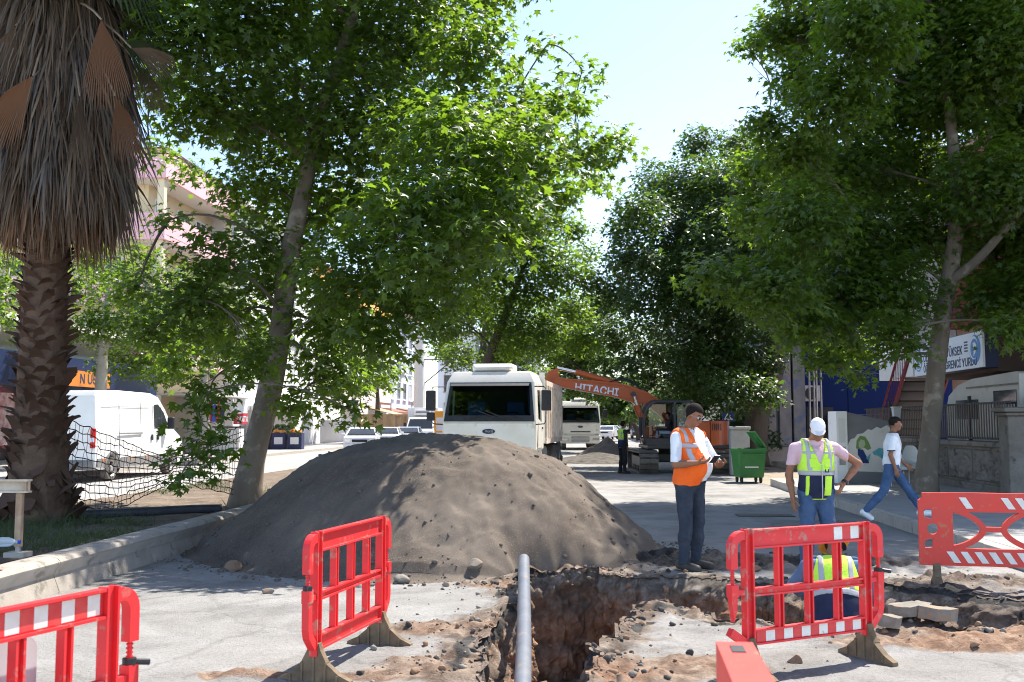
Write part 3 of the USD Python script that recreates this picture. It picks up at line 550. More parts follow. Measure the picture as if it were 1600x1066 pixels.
tr1 = [at(383, 782, 18.4) * [1, 1, 0] + [0, 0, .1], at(395, 715, 18.3), at(417, 630, 18.1), at(438, 520, 17.9), at(448, 430, 17.7), at(465, 340, 17.5), at(488, 240, 17.4), at(520, 120, 17.4), at(560, 0, 17.5), at(590, -150, 17.6)]
tree('plane_tree', 'large plane tree on the median behind the sand pile, its trunk leaning right', tr1, [.27, .225, .20, .18, .16, .13, .11, .09, .06, .03], clumps_at(T1, 17.2, 2.6, R1, .85), 'plane', .21, 430, 'leaf_plane', 'bark_plane', 11, singles=160)
R2 = np.random.default_rng(4)
T2 = [(1210, 45, 42), (1165, 75, 20), (1265, 40, 70), (1350, 40, 95), (1460, 40, 115), (1570, 60, 100), (1250, 120, 50), (1310, 150, 80), (1400, 150, 95), (1500, 140, 90), (1585, 180, 80), (1195, 190, 32), (1240, 235, 62), (1330, 260, 95), (1430, 260, 90), (1550, 280, 90),
      (1180, 260, 34), (1190, 330, 55), (1260, 340, 80), (1345, 370, 95), (1440, 360, 80), (1545, 380, 85), (1590, 450, 60), (1110, 430, 34, -2), (1150, 435, 42, -1.5), (1215, 450, 65), (1300, 460, 90), (1390, 450, 80), (1550, 470, 55), (1325, 540, 40), (1250, 505, 52), (1400, 520, 44), (1285, 565, 28), (1345, 585, 18), (1580, 510, 34, -3),
      (1640, 100, 120), (1660, 300, 130), (1680, 430, 90), (1400, -110, 160), (1560, -120, 170), (1700, -80, 170), (1270, -60, 80), (1500, -280, 180)]
tr2 = [at(1444, 772, 21.8) * [1, 1, 0] + [0, 0, .15], at(1452, 690, 21.8), at(1462, 590, 21.7), at(1474, 490, 21.6), at(1484, 430, 21.6), at(1494, 350, 21.5), at(1490, 240, 21.4), at(1480, 130, 21.4), at(1470, 10, 21.4), at(1468, -120, 21.4)]
t2, _ = tree('plane_tree', 'plane tree with a smooth pale trunk on the right pavement before the carved wall', tr2, [.235, .20, .19, .18, .165, .13, .11, .09, .06, .03], clumps_at(T2, 21.2, 3.0, R2, .85), 'plane', .22, 540, 'leaf_plane', 'bark_plane', 12, singles=140)
fork = spline([at(1482, 440, 21.6), at(1520, 412, 21.2), at(1560, 370, 20.9), at(1620, 300, 20.6)], 14)
obj('limb', xf(tube(fork, np.linspace(.12, .06, 14), 10), -np.array(tr2[0])), 'bark_plane', t2, smooth=True)
R3 = np.random.default_rng(5)
T3 = [(1090, 225, 36), (1035, 290, 50), (1085, 290, 62), (1150, 290, 70), (1000, 330, 44), (965, 360, 24), (1060, 370, 82), (1150, 380, 82), (985, 400, 48), (1200, 300, 70), (965, 455, 42), (1040, 460, 82), (1130, 470, 82), (1200, 480, 70), (960, 520, 36), (1020, 540, 62), (1100, 550, 72), (1165, 560, 60), (1075, 600, 38), (1140, 610, 44), (1010, 590, 24), (985, 570, 20), (1160, 650, 36), (1195, 610, 30), (1130, 655, 22), (1240, 380, 70), (1240, 250, 60), (1205, 690, 14), (1150, 225, 34)]
tr3 = [at(1176, 720, 38) * [1, 1, 0] + [0, 0, .1], at(1180, 680, 38), at(1188, 635, 38), at(1203, 600, 38), at(1212, 550, 38), at(1190, 450, 38), at(1150, 350, 38), at(1110, 260, 38)]
t3, _ = tree('plane_tree', 'broad dark plane tree behind the green bin, its forked trunk half hidden', tr3, [.5, .45, .40, .34, .30, .25, .15, .05], clumps_at(T3, 37.5, 3.4, R3, .85), 'tri', .25, 340, 'leaf_dark', 'bark_dark', 13, limb_r=.07)
obj('limb', xf(tube(spline([at(1186, 645, 38), at(1160, 615, 37.6), at(1140, 560, 37.2), at(1110, 500, 37)], 12), np.linspace(.28, .08, 12), 8), -np.array(tr3[0])), 'bark_dark', t3, smooth=True)
def far_tree(lb, base_px, d, lst, seed, m_leaf='leaf_plane', spread=2.5, size=.27, per=190, r0=.28, bark='bark_dark', z0=.1, leaf='tri', grp=None):
    r = np.random.default_rng(seed); top = np.array(at(lst[0][0], lst[0][1], d)); b = at(base_px, 700, d) * [1, 1, 0] + [0, 0, z0]
    tr = [b, b + (top - b) * .35 + [0, 0, .3], b + (top - b) * .7, top]
    return tree('street_tree', lb, tr, [r0, r0 * .8, r0 * .55, .06], clumps_at(lst, d, spread, r, .85), leaf, size, per, m_leaf, bark, seed, limb_r=.06, twigs=False, group=grp)
far_tree('street tree with a dark trunk directly behind the cab of the front tipper lorry', 742, 55, [(760, 480, 55), (700, 510, 45), (820, 500, 55), (720, 555, 34), (790, 550, 52), (850, 540, 46), (760, 580, 34), (840, 590, 32), (690, 545, 22), (720, 470, 40), (740, 605, 20)], 21, 'leaf_plane', r0=.42)
far_tree('bright sunlit street tree above the tipper body, right of the leaning plane tree', 708, 40, [(830, 380, 60), (760, 400, 62), (880, 420, 50), (900, 360, 26), (820, 450, 62), (890, 480, 44), (740, 460, 52), (920, 400, 20), (690, 440, 40), (780, 340, 50), (860, 340, 34), (690, 500, 40), (800, 520, 50), (860, 520, 40), (910, 530, 34), (720, 380, 44), (650, 460, 36), (925, 440, 26)], 22, 'leaf_plane', size=.25, per=300)
far_tree('pale green street tree hanging over the excavator boom', 768, 60, [(905, 520, 46), (880, 560, 34), (930, 480, 40), (950, 560, 30), (870, 500, 36), (895, 600, 26), (935, 610, 26), (960, 600, 18), (915, 560, 40)], 23, 'leaf_olive', size=.36)
far_tree('distant round tree beyond the second tipper lorry', 1000, 95, [(965, 615, 22), (945, 630, 17), (985, 630, 16), (965, 640, 20), (930, 640, 14), (945, 600, 18)], 24, 'leaf_olive', size=.6, per=120)
far_tree('pale distant tree seen over the excavator cab', 1090, 70, [(1080, 612, 26), (1050, 608, 26), (1030, 630, 20), (1090, 625, 28), (1060, 640, 26), (1110, 610, 26), (1000, 640, 18)], 25, 'leaf_olive', size=.42)
far_tree('tall street tree rising behind the dark plane tree on the right', 1215, 55, [(1180, 260, 70), (1130, 330, 70), (1230, 330, 80), (1250, 450, 80), (1160, 450, 80), (1080, 420, 60), (1210, 560, 50), (1100, 560, 50)], 26, 'leaf_plane', size=.38)
far_tree('sunlit pavement tree behind the white van, nearer its rear doors', 150, 37, [(170, 430, 52), (235, 420, 40), (135, 500, 46), (200, 500, 62), (255, 480, 52), (185, 560, 42), (140, 390, 34), (215, 390, 24), (120, 440, 40), (240, 560, 38)], 27, 'leaf_plane', size=.25, bark='bark_pale', z0=.15)
far_tree('pavement tree with low leaves over the bonnet of the white van', 318, 45, [(320, 540, 44), (280, 520, 48), (370, 560, 36), (255, 580, 28), (400, 540, 44), (345, 480, 44), (300, 440, 40)], 28, 'leaf_plane', size=.3, bark='bark_pale', z0=.15)
far_tree('leaning pale trunked tree at the left picture edge behind the palm', -40, 29, [(5, 450, 38), (-30, 400, 60), (10, 500, 24), (-50, 470, 60), (15, 410, 24)], 29, 'leaf_plane', size=.24, bark='bark_pale', z0=.15, r0=.2)
far_tree('small street tree between the shop awnings and the concrete pole', 590, 78, [(590, 590, 24), (560, 600, 22), (545, 560, 24)], 30, 'leaf_plane', size=.4)
for i, (px, d) in enumerate([(1120, 120), (985, 150), (845, 150), (838, 130)]):
    far_tree(['distant tree behind the excavator counterweight', 'most distant tree in the gap of the street, right of the far lorry', 'most distant tree above the second tipper lorry', 'distant tree hidden mostly behind the tipper body'][i], px, d, [(px, 606, 24), (px - 20, 630, 20), (px + 20, 630, 20), (px, 645, 20), (px + 34, 642, 14), (px - 34, 642, 14)], 31 + i, 'leaf_olive', size=.8, per=90)
for i, (px, d) in enumerate([(905, 175), (955, 190), (1015, 180), (1075, 170), (1160, 160)]):
    far_tree(['leftmost of the hazy trees closing the end of the street', 'second from the left of the hazy trees closing the street', 'middle one of the hazy trees closing the end of the street', 'fourth from the left of the hazy trees closing the street', 'rightmost of the hazy trees closing the end of the street'][i], px, d, [(px, 628, 20), (px - 20, 645, 16), (px + 20, 645, 16), (px, 655, 16), (px - 10, 618, 14), (px + 12, 632, 14)], 41 + i, 'leaf_olive', size=1.0, per=70)
# ------------------------------------------------------------------ the palm
pb = at(62, 806, 15.2) * [1, 1, 0]; pb[2] = .12
ptop = at(92, -60, 15.0)
palm = thing('palm_tree', 'old fan palm with a skirt of dead brown fronds at the left picture edge', 'palm tree', pb)
pts = spline([pb, at(62, 700, 15.2), at(66, 560, 15.2), at(72, 420, 15.1), at(88, 200, 15.0), ptop], 40) - pb
pr = np.interp(np.linspace(0, 1, 40), [0, .08, .2, .5, 1], [.46, .42, .35, .29, .24])
obj('trunk', tube(pts, pr, 20), 'palm_core', palm, smooth=True)
rp = np.random.default_rng(8)
def boot(L, w, th):
    """A cut, split leaf base that clasps the trunk."""
    v = np.array([(-w, 0, 0), (w, 0, 0), (-w * .75, .4 * L, .14 * L), (w * .75, .4 * L, .14 * L), (-w * .5, .8 * L, .40 * L), (w * .5, .8 * L, .40 * L), (-w * .42, 1.0 * L, .56 * L), (w * .30, 1.02 * L, .60 * L), (0, .1 * L, -th), (0, .5 * L, .14 * L - th), (0, L, .56 * L - th * .7)], float)
    f = np.array([(0, 1, 2), (1, 3, 2), (2, 3, 4), (3, 5, 4), (4, 5, 6), (5, 7, 6), (0, 8, 1), (0, 2, 9), (0, 9, 8), (2, 4, 10), (2, 10, 9), (4, 6, 10), (1, 8, 9), (1, 9, 3), (3, 9, 10), (3, 10, 5), (5, 10, 7), (6, 7, 10)])
    return v, f
k = 0
for i in range(290):
    s = i / 290 * .50; a = i * 2.39996 + rp.normal(0, .12)
    j = s * 39; c = np.array([np.interp(j, np.arange(40), pts[:, q]) for q in range(3)]); rad = np.interp(j, np.arange(40), pr)
    big = 1.0 + .9 * math.exp(-s / .09)
    L, w = .17 * big * rp.uniform(.7, 1.35), .115 * big * rp.uniform(.75, 1.3)
    v, f = boot(L, w, .035 * big)
    lean = rp.uniform(-.3, .5) if s < .14 else rp.uniform(.0, .75)
    # local: x across, y up the trunk, z out
    ca, sa = math.cos(a), math.sin(a); out, side, upz = np.array([ca, sa, 0]), np.array([-sa, ca, 0]), np.array([0, 0, 1.0])
    cl_, sl_ = math.cos(lean), math.sin(lean); yv, zv = upz * cl_ + out * sl_, out * cl_ - upz * sl_
    sg = -1 if (s < .12 and rp.random() < .5) else 1
    tw = rp.normal(0, .34); side2 = side * math.cos(tw) + upz * math.sin(tw)
    wv = c + out * (rad - .03) + v[:, :1] * side2 + v[:, 1:2] * yv * sg + v[:, 2:] * zv
    obj('leaf_base', (wv, f if sg > 0 else f[:, ::-1]), 'palm_boot', palm)
def blade(p, d, L, w, r, hang, n=5, twist=.5):
    """A strip that starts at p going along d and bends down."""
    q = [p]; d = d / np.linalg.norm(d)
    for _ in range(n - 1):
        d = d + np.array([0, 0, -hang]) / n + r.normal(0, .05, 3); d /= np.linalg.norm(d); q.append(q[-1] + d * L / (n - 1))
    q = np.array(q); s = np.cross(d, r.normal(size=3)); s /= np.linalg.norm(s) + 1e-9
    wd = w * np.array([.6, 1, .9, .6, .08])[:n]
    v = np.vstack([q - s * wd[:, None], q + s * wd[:, None]]); i = np.arange(n - 1)
    return v, np.vstack([np.c_[i, i + n, i + n + 1], np.c_[i, i + n + 1, i + 1]])
def strips(n, zlo, zhi, m_, name, r, Lr, wr, spread, rad0):
    V, Fc, o = [], [], 0
    for i in range(n):
        u_ = r.random(); s = zlo + (zhi - zlo) * u_; j = s * 39; c = np.array([np.interp(j, np.arange(40), pts[:, q]) for q in range(3)])
        a = r.uniform(0, 2 * math.pi); out = np.array([math.cos(a), math.sin(a), 0]); rr_ = rad0(s) * r.uniform(.35, 1.0) ** .5
        v, f = blade(c + out * rr_, out * spread * r.uniform(.2, 1) + np.array([r.normal(0, .12), r.normal(0, .12), -1.0]) * (1 if r.random() < .8 else .45) + r.normal(0, .12, 3), r.uniform(*Lr), r.uniform(*wr), r, 1.2)
        V.append(v); Fc.append(f + o); o += len(v)
    obj(name, (np.vstack(V), np.vstack(Fc)), m_, palm, kind='stuff')
skirt_r = lambda s: np.interp(s, [.48, .55, .64, .8, .95, 1.0], [.50, .78, .94, .93, .76, .6])
strips(9000, .60, .97, 'frond_dead', 'dead_frond_skirt', np.random.default_rng(31), (.6, 1.5), (.009, .026), .25, skirt_r)
strips(5000, .62, .99, 'frond_grey', 'dead_frond_skirt', np.random.default_rng(34), (.5, 1.3), (.006, .02), .5, lambda s: skirt_r(s) * 1.06)
leafmat('frond_grey', [(0, (.15, .125, .105)), (.5, (.31, .275, .24)), (1, (.52, .48, .43))], [(0, (.2, .17, .14)), (1, (.3, .27, .22))], rough=.7, trf=.12, spec=.3)
strips(2200, .56, .80, 'frond_rust', 'dead_frond_skirt', np.random.default_rng(32), (.5, 1.1), (.008, .018), .2, skirt_r)
def fan(c, d, upv, R, nseg, fold, m_, name, r, droop):
    """A fan leaf: pleated segments round the end of its stalk."""
    d = d / np.linalg.norm(d); s = np.cross(d, upv); s /= np.linalg.norm(s); nn = np.cross(s, d); V, Fc, o = [], [], 0
    for i in range(nseg):
        a0, a1 = [(-1 + 2 * (i + e) / nseg) * fold for e in (0, 1)]; am = (a0 + a1) / 2; rows = []
        for q, wf, lift in ((.02, 1, 0), (.45, 1, .03), (.62, .8, .0), (.85, .5, -droop * .5), (1.0, .08, -droop)):
            for a_, sg in ((a0, 0), (am, 1), (a1, 0)):
                aa = am + (a_ - am) * wf; rr_ = R * q * (1 - .18 * abs(am / fold) ** 2) * (1 + r.normal(0, .01))
                rows.append(c + (d * math.cos(aa) + s * math.sin(aa)) * rr_ + nn * (sg * .035 * R * q * wf) + np.array([0, 0, lift * R]))
        V += rows; f = []
        for k_ in range(4):
            b_ = o + k_ * 3; f += [(b_, b_ + 1, b_ + 4), (b_, b_ + 4, b_ + 3), (b_ + 1, b_ + 2, b_ + 5), (b_ + 1, b_ + 5, b_ + 4)]
        Fc += f; o += 15
    lf = obj(name, (np.array(V), np.array(Fc)), m_, palm, smooth=False)
    return lf
rf = np.random.default_rng(33)
def stalk(a, b, par): obj('stalk', tube(spline([a, (a + b) / 2 + [0, 0, .12], b], 6), [.035, .028, .024, .02, .016, .014], 6), 'frond_dead_stalk', par, smooth=True)
mat('frond_dead_stalk', (.34, .27, .2), (.22, .16, .11), 6, .7, .3)
LB = lambda px, py, d: at(px, py, d) - pb
for (px, py, d, dx, R, m_, fold) in [(158, 30, 13.72, (.12, 0, -1), 1.15, 'frond_rust', .36), (52, 118, 13.7, (-.5, 0, -.75), 1.0, 'frond_rust', .42), (125, 150, 13.9, (.1, -.1, -1), .9, 'frond_dead', .22), (25, 40, 14.0, (-.3, -.1, -1), 1.2, 'frond_dead', .4), (180, 150, 14.2, (.3, 0, -1), .9, 'frond_rust', .32), (90, 190, 14.2, (0, -.1, -1), .9, 'frond_dead', .2), (-10, 210, 14.4, (-.2, 0, -1), 1.1, 'frond_dead', .4),
                                     (190, 60, 14.6, (.75, .1, -.55), .9, 'frond_green', .5), (205, 75, 14.4, (.9, -.1, -.45), .75, 'frond_dead', .4), (212, 96, 14.8, (.45, .2, -.9), .8, 'frond_dead', .3)]:
    p_ = LB(px, py, d); st = np.array([np.interp(36, np.arange(40), pts[:, q]) for q in range(3)])
    lf = fan(p_, np.array(dx, float), np.array([0.2, -1.0, .3]), R, 22, fold, m_, 'frond', rf, .12)
    stalk(st, p_, lf)
for i in range(26):                                      # the living crown at the top
    a = i * 2.399; el = rf.uniform(-.5, 1.1); dv = np.array([math.cos(a) * math.cos(el), math.sin(a) * math.cos(el), math.sin(el)])
    st = pts[-1]; p_ = st + dv * rf.uniform(.8, 1.3); lf = fan(p_, dv + [0, 0, -.35], np.array([0, 0, 1.0]) + dv * .1, rf.uniform(.8, 1.05), 24, 1.5, 'frond_green', 'frond', rf, .3); stalk(st, p_, lf)
# ------------------------------------------------------------------ grass and weeds on the median
rg = np.random.default_rng(9); V, Fc, o = [], [], 0
for i in range(5200):
    if i < 3600: a = rg.uniform(-9.2, -5.55); b = rg.uniform(7.5, 14.4)
    else: a = rg.uniform(-9.4, -5.6); b = rg.uniform(14.4, 24)
    if meshkit.noise(np.array([a * .9, b * .9, 2.0])) < (.36 if i < 3600 else .55): continue
    z0 = float(_mi((a, b)))
    for _ in range(4):
        v, f = blade(np.array([a + rg.normal(0, .05), b + rg.normal(0, .05), z0 - .01]), np.array([rg.normal(0, .5), rg.normal(0, .5), 1.0]), rg.uniform(.08, .30), rg.uniform(.002, .005), rg, 1.0); V.append(v); Fc.append(f + o); o += len(v)
obj('grass', (np.vstack(V), np.vstack(Fc)), 'grass_blades', None, label='dry grass and weeds on the median below the palm', cat='grass', kind='stuff')
# ------------------------------------------------------------------ buildings
mat('wall_pink', (.72, .42, .43), (.66, .38, .40), .6, .85, .2, spots=(.6, .36, .36), spot_scale=.8)
mat('wall_cream', (.68, .58, .40), (.62, .52, .36), .6, .85, .2)
mat('wall_white', (.74, .72, .70), (.66, .64, .62), .5, .85, .2, spots=(.56, .54, .5), spot_scale=.9, spot_at=.64)
mat('wall_yellow', (.74, .56, .28), (.70, .52, .26), .6, .85, .2)
mat('wall_orange', (.70, .36, .09), None, .6, .8, .2)
mat('wall_bluewhite', (.60, .63, .70), (.54, .57, .64), .6, .85, .2)
mat('wall_grey', (.20, .20, .215), None, .6, .85, .2)
mat('wall_salmon', (.44, .26, .19), (.38, .225, .17), .7, .9, .2, spots=(.45, .28, .22), spot_scale=1.2, spot_at=.6)
mat('wall_red', (.20, .016, .026), (.16, .014, .022), 1, .6, .3)
mat('panel_blue', (.006, .019, .085), (.008, .023, .10), .5, .6, .1, bump=.002, bscale=3)
mat('joint_pale', (.14, .16, .24), None, 3, .6)
mat('fascia_navy', (.008, .018, .07), None, 3, .5)
mat('sign_orange', (.62, .21, .03), (.55, .18, .03), 2, .5)
mat('sign_white', (.72, .74, .78), (.64, .66, .7), 2, .4, .5, spots=(.5, .5, .5), spot_scale=3, spot_at=.68)
mat('sign_ink', (.03, .045, .09), None, 3, .5)
mat('sign_blue', (.12, .25, .46), None, 3, .5)
mat('maroon', (.16, .012, .025), (.12, .012, .02), 4, .5)
mat('brown_board', (.052, .03, .026), (.07, .042, .036), 2, .7)
mat('awning_tan', (.50, .34, .2), (.42, .27, .15), 2, .85, .2)
mat('awning_white', (.72, .70, .66), None, 3, .8)
mat('awning_brown', (.22, .09, .06), None, 3, .8)
mat('frame_white', (.7, .7, .7), None, 3, .5)
mat('frame_brown', (.30, .16, .08), None, 3, .6)
mat('blind_grey', (.42, .41, .39), None, 3, .8)
mat('roof_tile', (.30, .11, .07), (.24, .09, .06), 3, .85)
mat('soffit', (.60, .57, .52), None, 2, .9)
mat('carved_stone', (.20, .175, .15), (.135, .118, .10), 3, .92, .15, bump=.025, bscale=9, spots=(.08, .07, .06), spot_scale=2.4, spot_at=.56)
mat('iron_dark', (.025, .024, .025), (.04, .038, .036), 6, .55, .4)
mat('iron_brown', (.13, .10, .08), (.08, .065, .055), 6, .6, .4)
mat('ac_white', (.55, .54, .5), (.48, .47, .44), 3, .5)
mat('poster', (.20, .19, .20), (.36, .33, .30), 2.2, .5, .4, spots=(.16, .2, .32), spot_scale=1.7, spot_at=.55, stretch=(1, 1, .6))
mat('poster_red', (.40, .06, .05), (.62, .5, .45), 4, .5, .4)
mat('mural_green', (.13, .22, .06), None, 8, .8); mat('mural_navy', (.015, .03, .12), None, 8, .8); mat('mural_teal', (.06, .26, .32), (.12, .36, .38), 12, .8); mat('mural_skin', (.34, .38, .24), None, 8, .8); mat('mural_white', (.60, .58, .55), (.52, .5, .48), 3, .8, spots=(.42, .4, .38), spot_scale=6); mat('mural_grey', (.13, .13, .14), (.16, .16, .17), 3, .8)
mat('box_white', (.66, .65, .64), None, 4, .6, spots=(.42, .4, .38), spot_scale=8, spot_at=.6)
def facade(face, plane, a, z, w, h, par, fm='frame_white', gm='glass_dark', mull=1, sill=True, out=.07):
    """A window on a wall: frame, pane, mullions and sill; face +x or -y."""
    def bx_(a0, a1, z0, z1, o0, o1): return box((plane + o0, a0, z0), (plane + o1, a1, z1)) if face == '+x' else (box((plane - o1, a0, z0), (plane - o0, a1, z1)) if face == '-x' else box((a0, plane - o1, z0), (a1, plane - o0, z1)))
    f = .07
    p = [bx_(a, a + w, z, z + f, 0, out), bx_(a, a + w, z + h - f, z + h, 0, out), bx_(a, a + f, z + f, z + h - f, 0, out), bx_(a + w - f, a + w, z + f, z + h - f, 0, out)]
    for k in range(mull):
        c = a + w * (k + 1) / (mull + 1); p.append(bx_(c - .03, c + .03, z + f, z + h - f, 0, out * .8))
    if sill: p.append(bx_(a - .1, a + w + .1, z - .08, z - .003, 0, out + .1))
    wn = obj('window', cat_(p), fm, par)
    obj('pane', bx_(a + f + .002, a + w - f - .002, z + f + .002, z + h - f - .002, 0.005, .02), gm, wn)
    return wn
def ac(par, face, plane, a, z, s=1.0):
    if face == '+x': b = rbox((plane, a, z), (plane + .32, a + .8 * s, z + .58 * s), .03, 6); f_ = cyl((plane + .325, a + .3 * s, z + .29 * s), 'x', .22 * s, .02)
    else: b = rbox((a, plane - .32, z), (a + .8 * s, plane, z + .58 * s), .03, 6); f_ = cyl((a + .46 * s, plane - .325, z + .29 * s), 'y', .23 * s, .02)
    q = obj('air_conditioner', b, 'ac_white', par, smooth=30); obj('fan_grille', f_, 'iron_dark', q)
# pink block at the far left, balconies along two faces
b = thing('apartment_building', 'pink apartment block with long projecting balconies, seen above the white van', 'building')
xf_, ya, yb = -20.0, 47.0, 57.0
obj('wall', box((-32, ya + 1.5, 0), (xf_ - 1.5, yb - .02, 14.2)), 'wall_cream', b)
for i in range(1, 5):
    zf = 1.75 + i * 2.98
    obj('balcony_slab', box((-32, ya + .05, zf - .22), (xf_ - .05, yb - .06, zf)), 'soffit', b)
    hh = 1.02 if i < 4 else 1.15
    obj('parapet', box((xf_ - .16, ya, zf - .25), (xf_, yb, zf + hh)), 'wall_pink', b); obj('parapet', box((-32, ya, zf - .25), (xf_ - .162, ya + .16, zf + hh)), 'wall_pink', b)
    if i == 4: obj('coping', cat_([box((xf_ - .22, ya - .06, zf + hh), (xf_ + .06, yb + .03, zf + hh + .07)), box((-32, ya - .06, zf + hh), (xf_ - .222, ya + .22, zf + hh + .07))]), 'maroon', b)
    if i < 4:
        for y_ in (ya + 2.2, ya + 5.0, ya + 7.6): facade('+x', xf_ - 1.5, y_, zf + .1, 1.5, 2.1, b, mull=1, sill=False)
        facade('-y', ya + 1.5, -24.5, zf + .1, 1.8, 2.1, b, sill=False); facade('-y', ya + 1.5, -28.5, zf + .8, 1.5, 1.4, b)
    for y_ in (ya + .4, yb - .4):
        if i < 4: obj('pillar', box((xf_ - .5, y_ - .17, zf), (xf_ - .17, y_ + .17, zf + 2.76)), 'wall_cream', b)
def block(lb, y0, y1, h, wall, fm, storeys, pitch, ww, wh, z0=4.2, dz=2.9, x0=-34, band=None, ymargin=1.0, plane=-20.0, mull=1, acs=()):
    b = thing('apartment_building', lb, 'building'); obj('wall', box((x0, y0, 0), (plane, y1 - .02, h)), wall, b)
    if band: obj('cornice', box((x0 - .05, y0 - .15, h - 1.3), (plane + .35, y1 - .05, h)), band, b)
    obj('roof_edge', box((x0 - .3, y0 - .4, h), (plane + .6, y1 - .03, h + .16)), 'roof_tile' if band else 'soffit', b)
    n = int((y1 - y0 - 2 * ymargin + .8) / pitch)
    for s in range(storeys):
        for k in range(n): facade('+x', plane, y0 + ymargin + k * pitch, z0 + s * dz, ww, wh, b, fm, 'glass_dark' if (s + k) % 3 else 'blind_grey', mull)
    for (s, k) in acs: ac(b, '+x', plane, y0 + ymargin + k * pitch + ww + .15, z0 + s * dz - .5)
    return b
block('white apartment block next to the pink one, mostly behind leaves', 57.1, 74, 14.3, 'wall_white', 'frame_white', 3, 3.2, 1.5, 1.5, acs=[(0, 1), (1, 3)])
yb_ = block('cream apartment block with an orange cornice above the market awnings', 74.2, 103, 13.4, 'wall_white', 'frame_brown', 3, 4.4, 1.7, 1.7, band='wall_orange', acs=[(0, 2), (1, 5)])
for k in range(5): obj('corner_strip', box((-20.0, 76.6 + k * 6.2, 3.6), (-19.92, 77.2 + k * 6.2, 12.05)), 'wall_yellow', yb_)
for k in range(3):
    obj('balcony', cat_([box((-20, 84 + .0, 4.0 + k * 2.9), (-18.9, 90, 4.16 + k * 2.9)), box((-19.0, 84, 4.162 + k * 2.9), (-18.9, 90, 5.05 + k * 2.9)), box((-20, 84, 4.162 + k * 2.9), (-19.003, 84.1, 5.05 + k * 2.9))]), 'wall_cream', yb_)
block('pale bluish apartment block with tall windows left of the concrete pole', 103.2, 126, 13.4, 'wall_bluewhite', 'frame_white', 3, 3.6, 1.9, 1.9, band='wall_bluewhite', acs=[(1, 1), (0, 3)])
gb = thing('apartment_building', 'white and grey apartment block facing the viewer behind the front tipper cab', 'building')
obj('wall', box((-19.4, 134, 0), (-14.4, 150, 13.5)), 'wall_white', gb); obj('wall', box((-14.38, 133.6, 0), (-6.5, 150, 13.2)), 'wall_grey', gb); obj('roof_edge', box((-19.7, 133.4, 13.52), (-6.3, 150, 13.7)), 'roof_tile', gb)
for s in range(3):
    for x_ in (-18.6, -16.3): facade('-y', 134, x_, 2.2 + s * 3.6, 1.4, 2.2, gb, 'frame_brown')
    for x_ in (-13.6, -11.0, -8.6): facade('-y', 133.6, x_, 2.2 + s * 3.4, 1.6, 2.2, gb)
ac(gb, '-y', 134, -17.1, 5.6, 1.2)
# ground floor shops on the left
sh = thing('shop_building', 'low row of dark shops with a navy fascia behind the palm and the van', 'building')
obj('wall', box((-34, 22, 0), (-21.4, 46.6, 5.2)), 'wall_white', sh); obj('roof', box((-34, 21.8, 5.2), (-19.6, 46.8, 5.45)), 'soffit', sh)
obj('fascia', box((-20.35, 22, 2.95), (-20.0, 46.6, 4.2)), 'fascia_navy', sh); obj('soffit', box((-21.4, 22, 4.2), (-20.36, 46.6, 4.35)), 'soffit', sh)
for y_ in (22, 27, 32, 36.8, 41.9, 46.2): obj('pillar', box((-21.3, y_, 0), (-20.4, y_ + .4, 4.19)), 'wall_white', sh)
for y_ in (22.5, 27.5, 32.5, 37.3, 42.4): obj('shop_window', box((-21.38, y_, .3), (-21.3, y_ + 4.1, 2.8)), 'glass_dark', sh)
sg = thing('shop_sign', 'orange shop sign lettered USTA above the white van, partly behind the palm', 'sign', (-19.98, 35.5, 3.1))
obj('board', box((0, 0, 0), (.08, 6.15, .62)), 'sign_orange', sg)
obj('lettering', text('KA', .34, (.081, .55, .14), (0, 1, 0), (0, 0, 1)), 'sign_ink', sg); obj('lettering', text('N USTA', .36, (.081, 3.55, .14), (0, 1, 0), (0, 0, 1), sx=1.25), 'sign_ink', sg)
for i, (y_, lb) in enumerate([(31.6, 'red and white poster board on the shop front left of the palm'), (33.4, 'red picture board on the shop front just behind the palm trunk')]):
    q = thing('poster_board', lb, 'poster', (-19.9, y_, .6)); obj('board', box((-.05, 0, 0), (.02, 1.3, 2.3)), 'maroon', q); obj('picture', box((.0205, .12, .3), (.026, 1.18, 2.1)), 'poster_red', q)
# market shops under the pink and white blocks
ms = thing('shop_building', 'open dark shop fronts under the pink block, hung with clothes', 'building')
obj('wall', box((-31.9, 47.2, .15), (-21.55, 74, 3.0)), 'interior', ms)
for y_ in (47.2, 52.5, 58, 63.5, 69, 73.6): obj('pillar', box((-21.5, y_, .15), (-20.2, y_ + .4, 3.0)), 'wall_white', ms)
obj('canopy', box((-21.5, 47.2, 3.02), (-18.3, 56, 3.12)), 'soffit', ms)
st = thing('striped_awning', 'green and white striped awning over the clothes shop behind the van bonnet', 'awning', (-19.6, 50.2, 2.75))
for k in range(12): obj('stripe', cbox((0, k * .3 + .15, 0), (1.2, .295, .03), ry=.25), 'awning_white' if k % 2 else 'mural_green', st)
cols = [('green_bin', 'green shirt'), ('white_cloth', 'white shirt'), ('vest_red', 'red shirt'), ('vest_blue', 'blue shirt'), ('vest_red', 'long red shirt'), ('jeans_dark', 'dark shirt')]
mat('vest_red', (.42, .02, .035), None, 5, .85); mat('vest_blue', (.02, .07, .32), None, 5, .85)
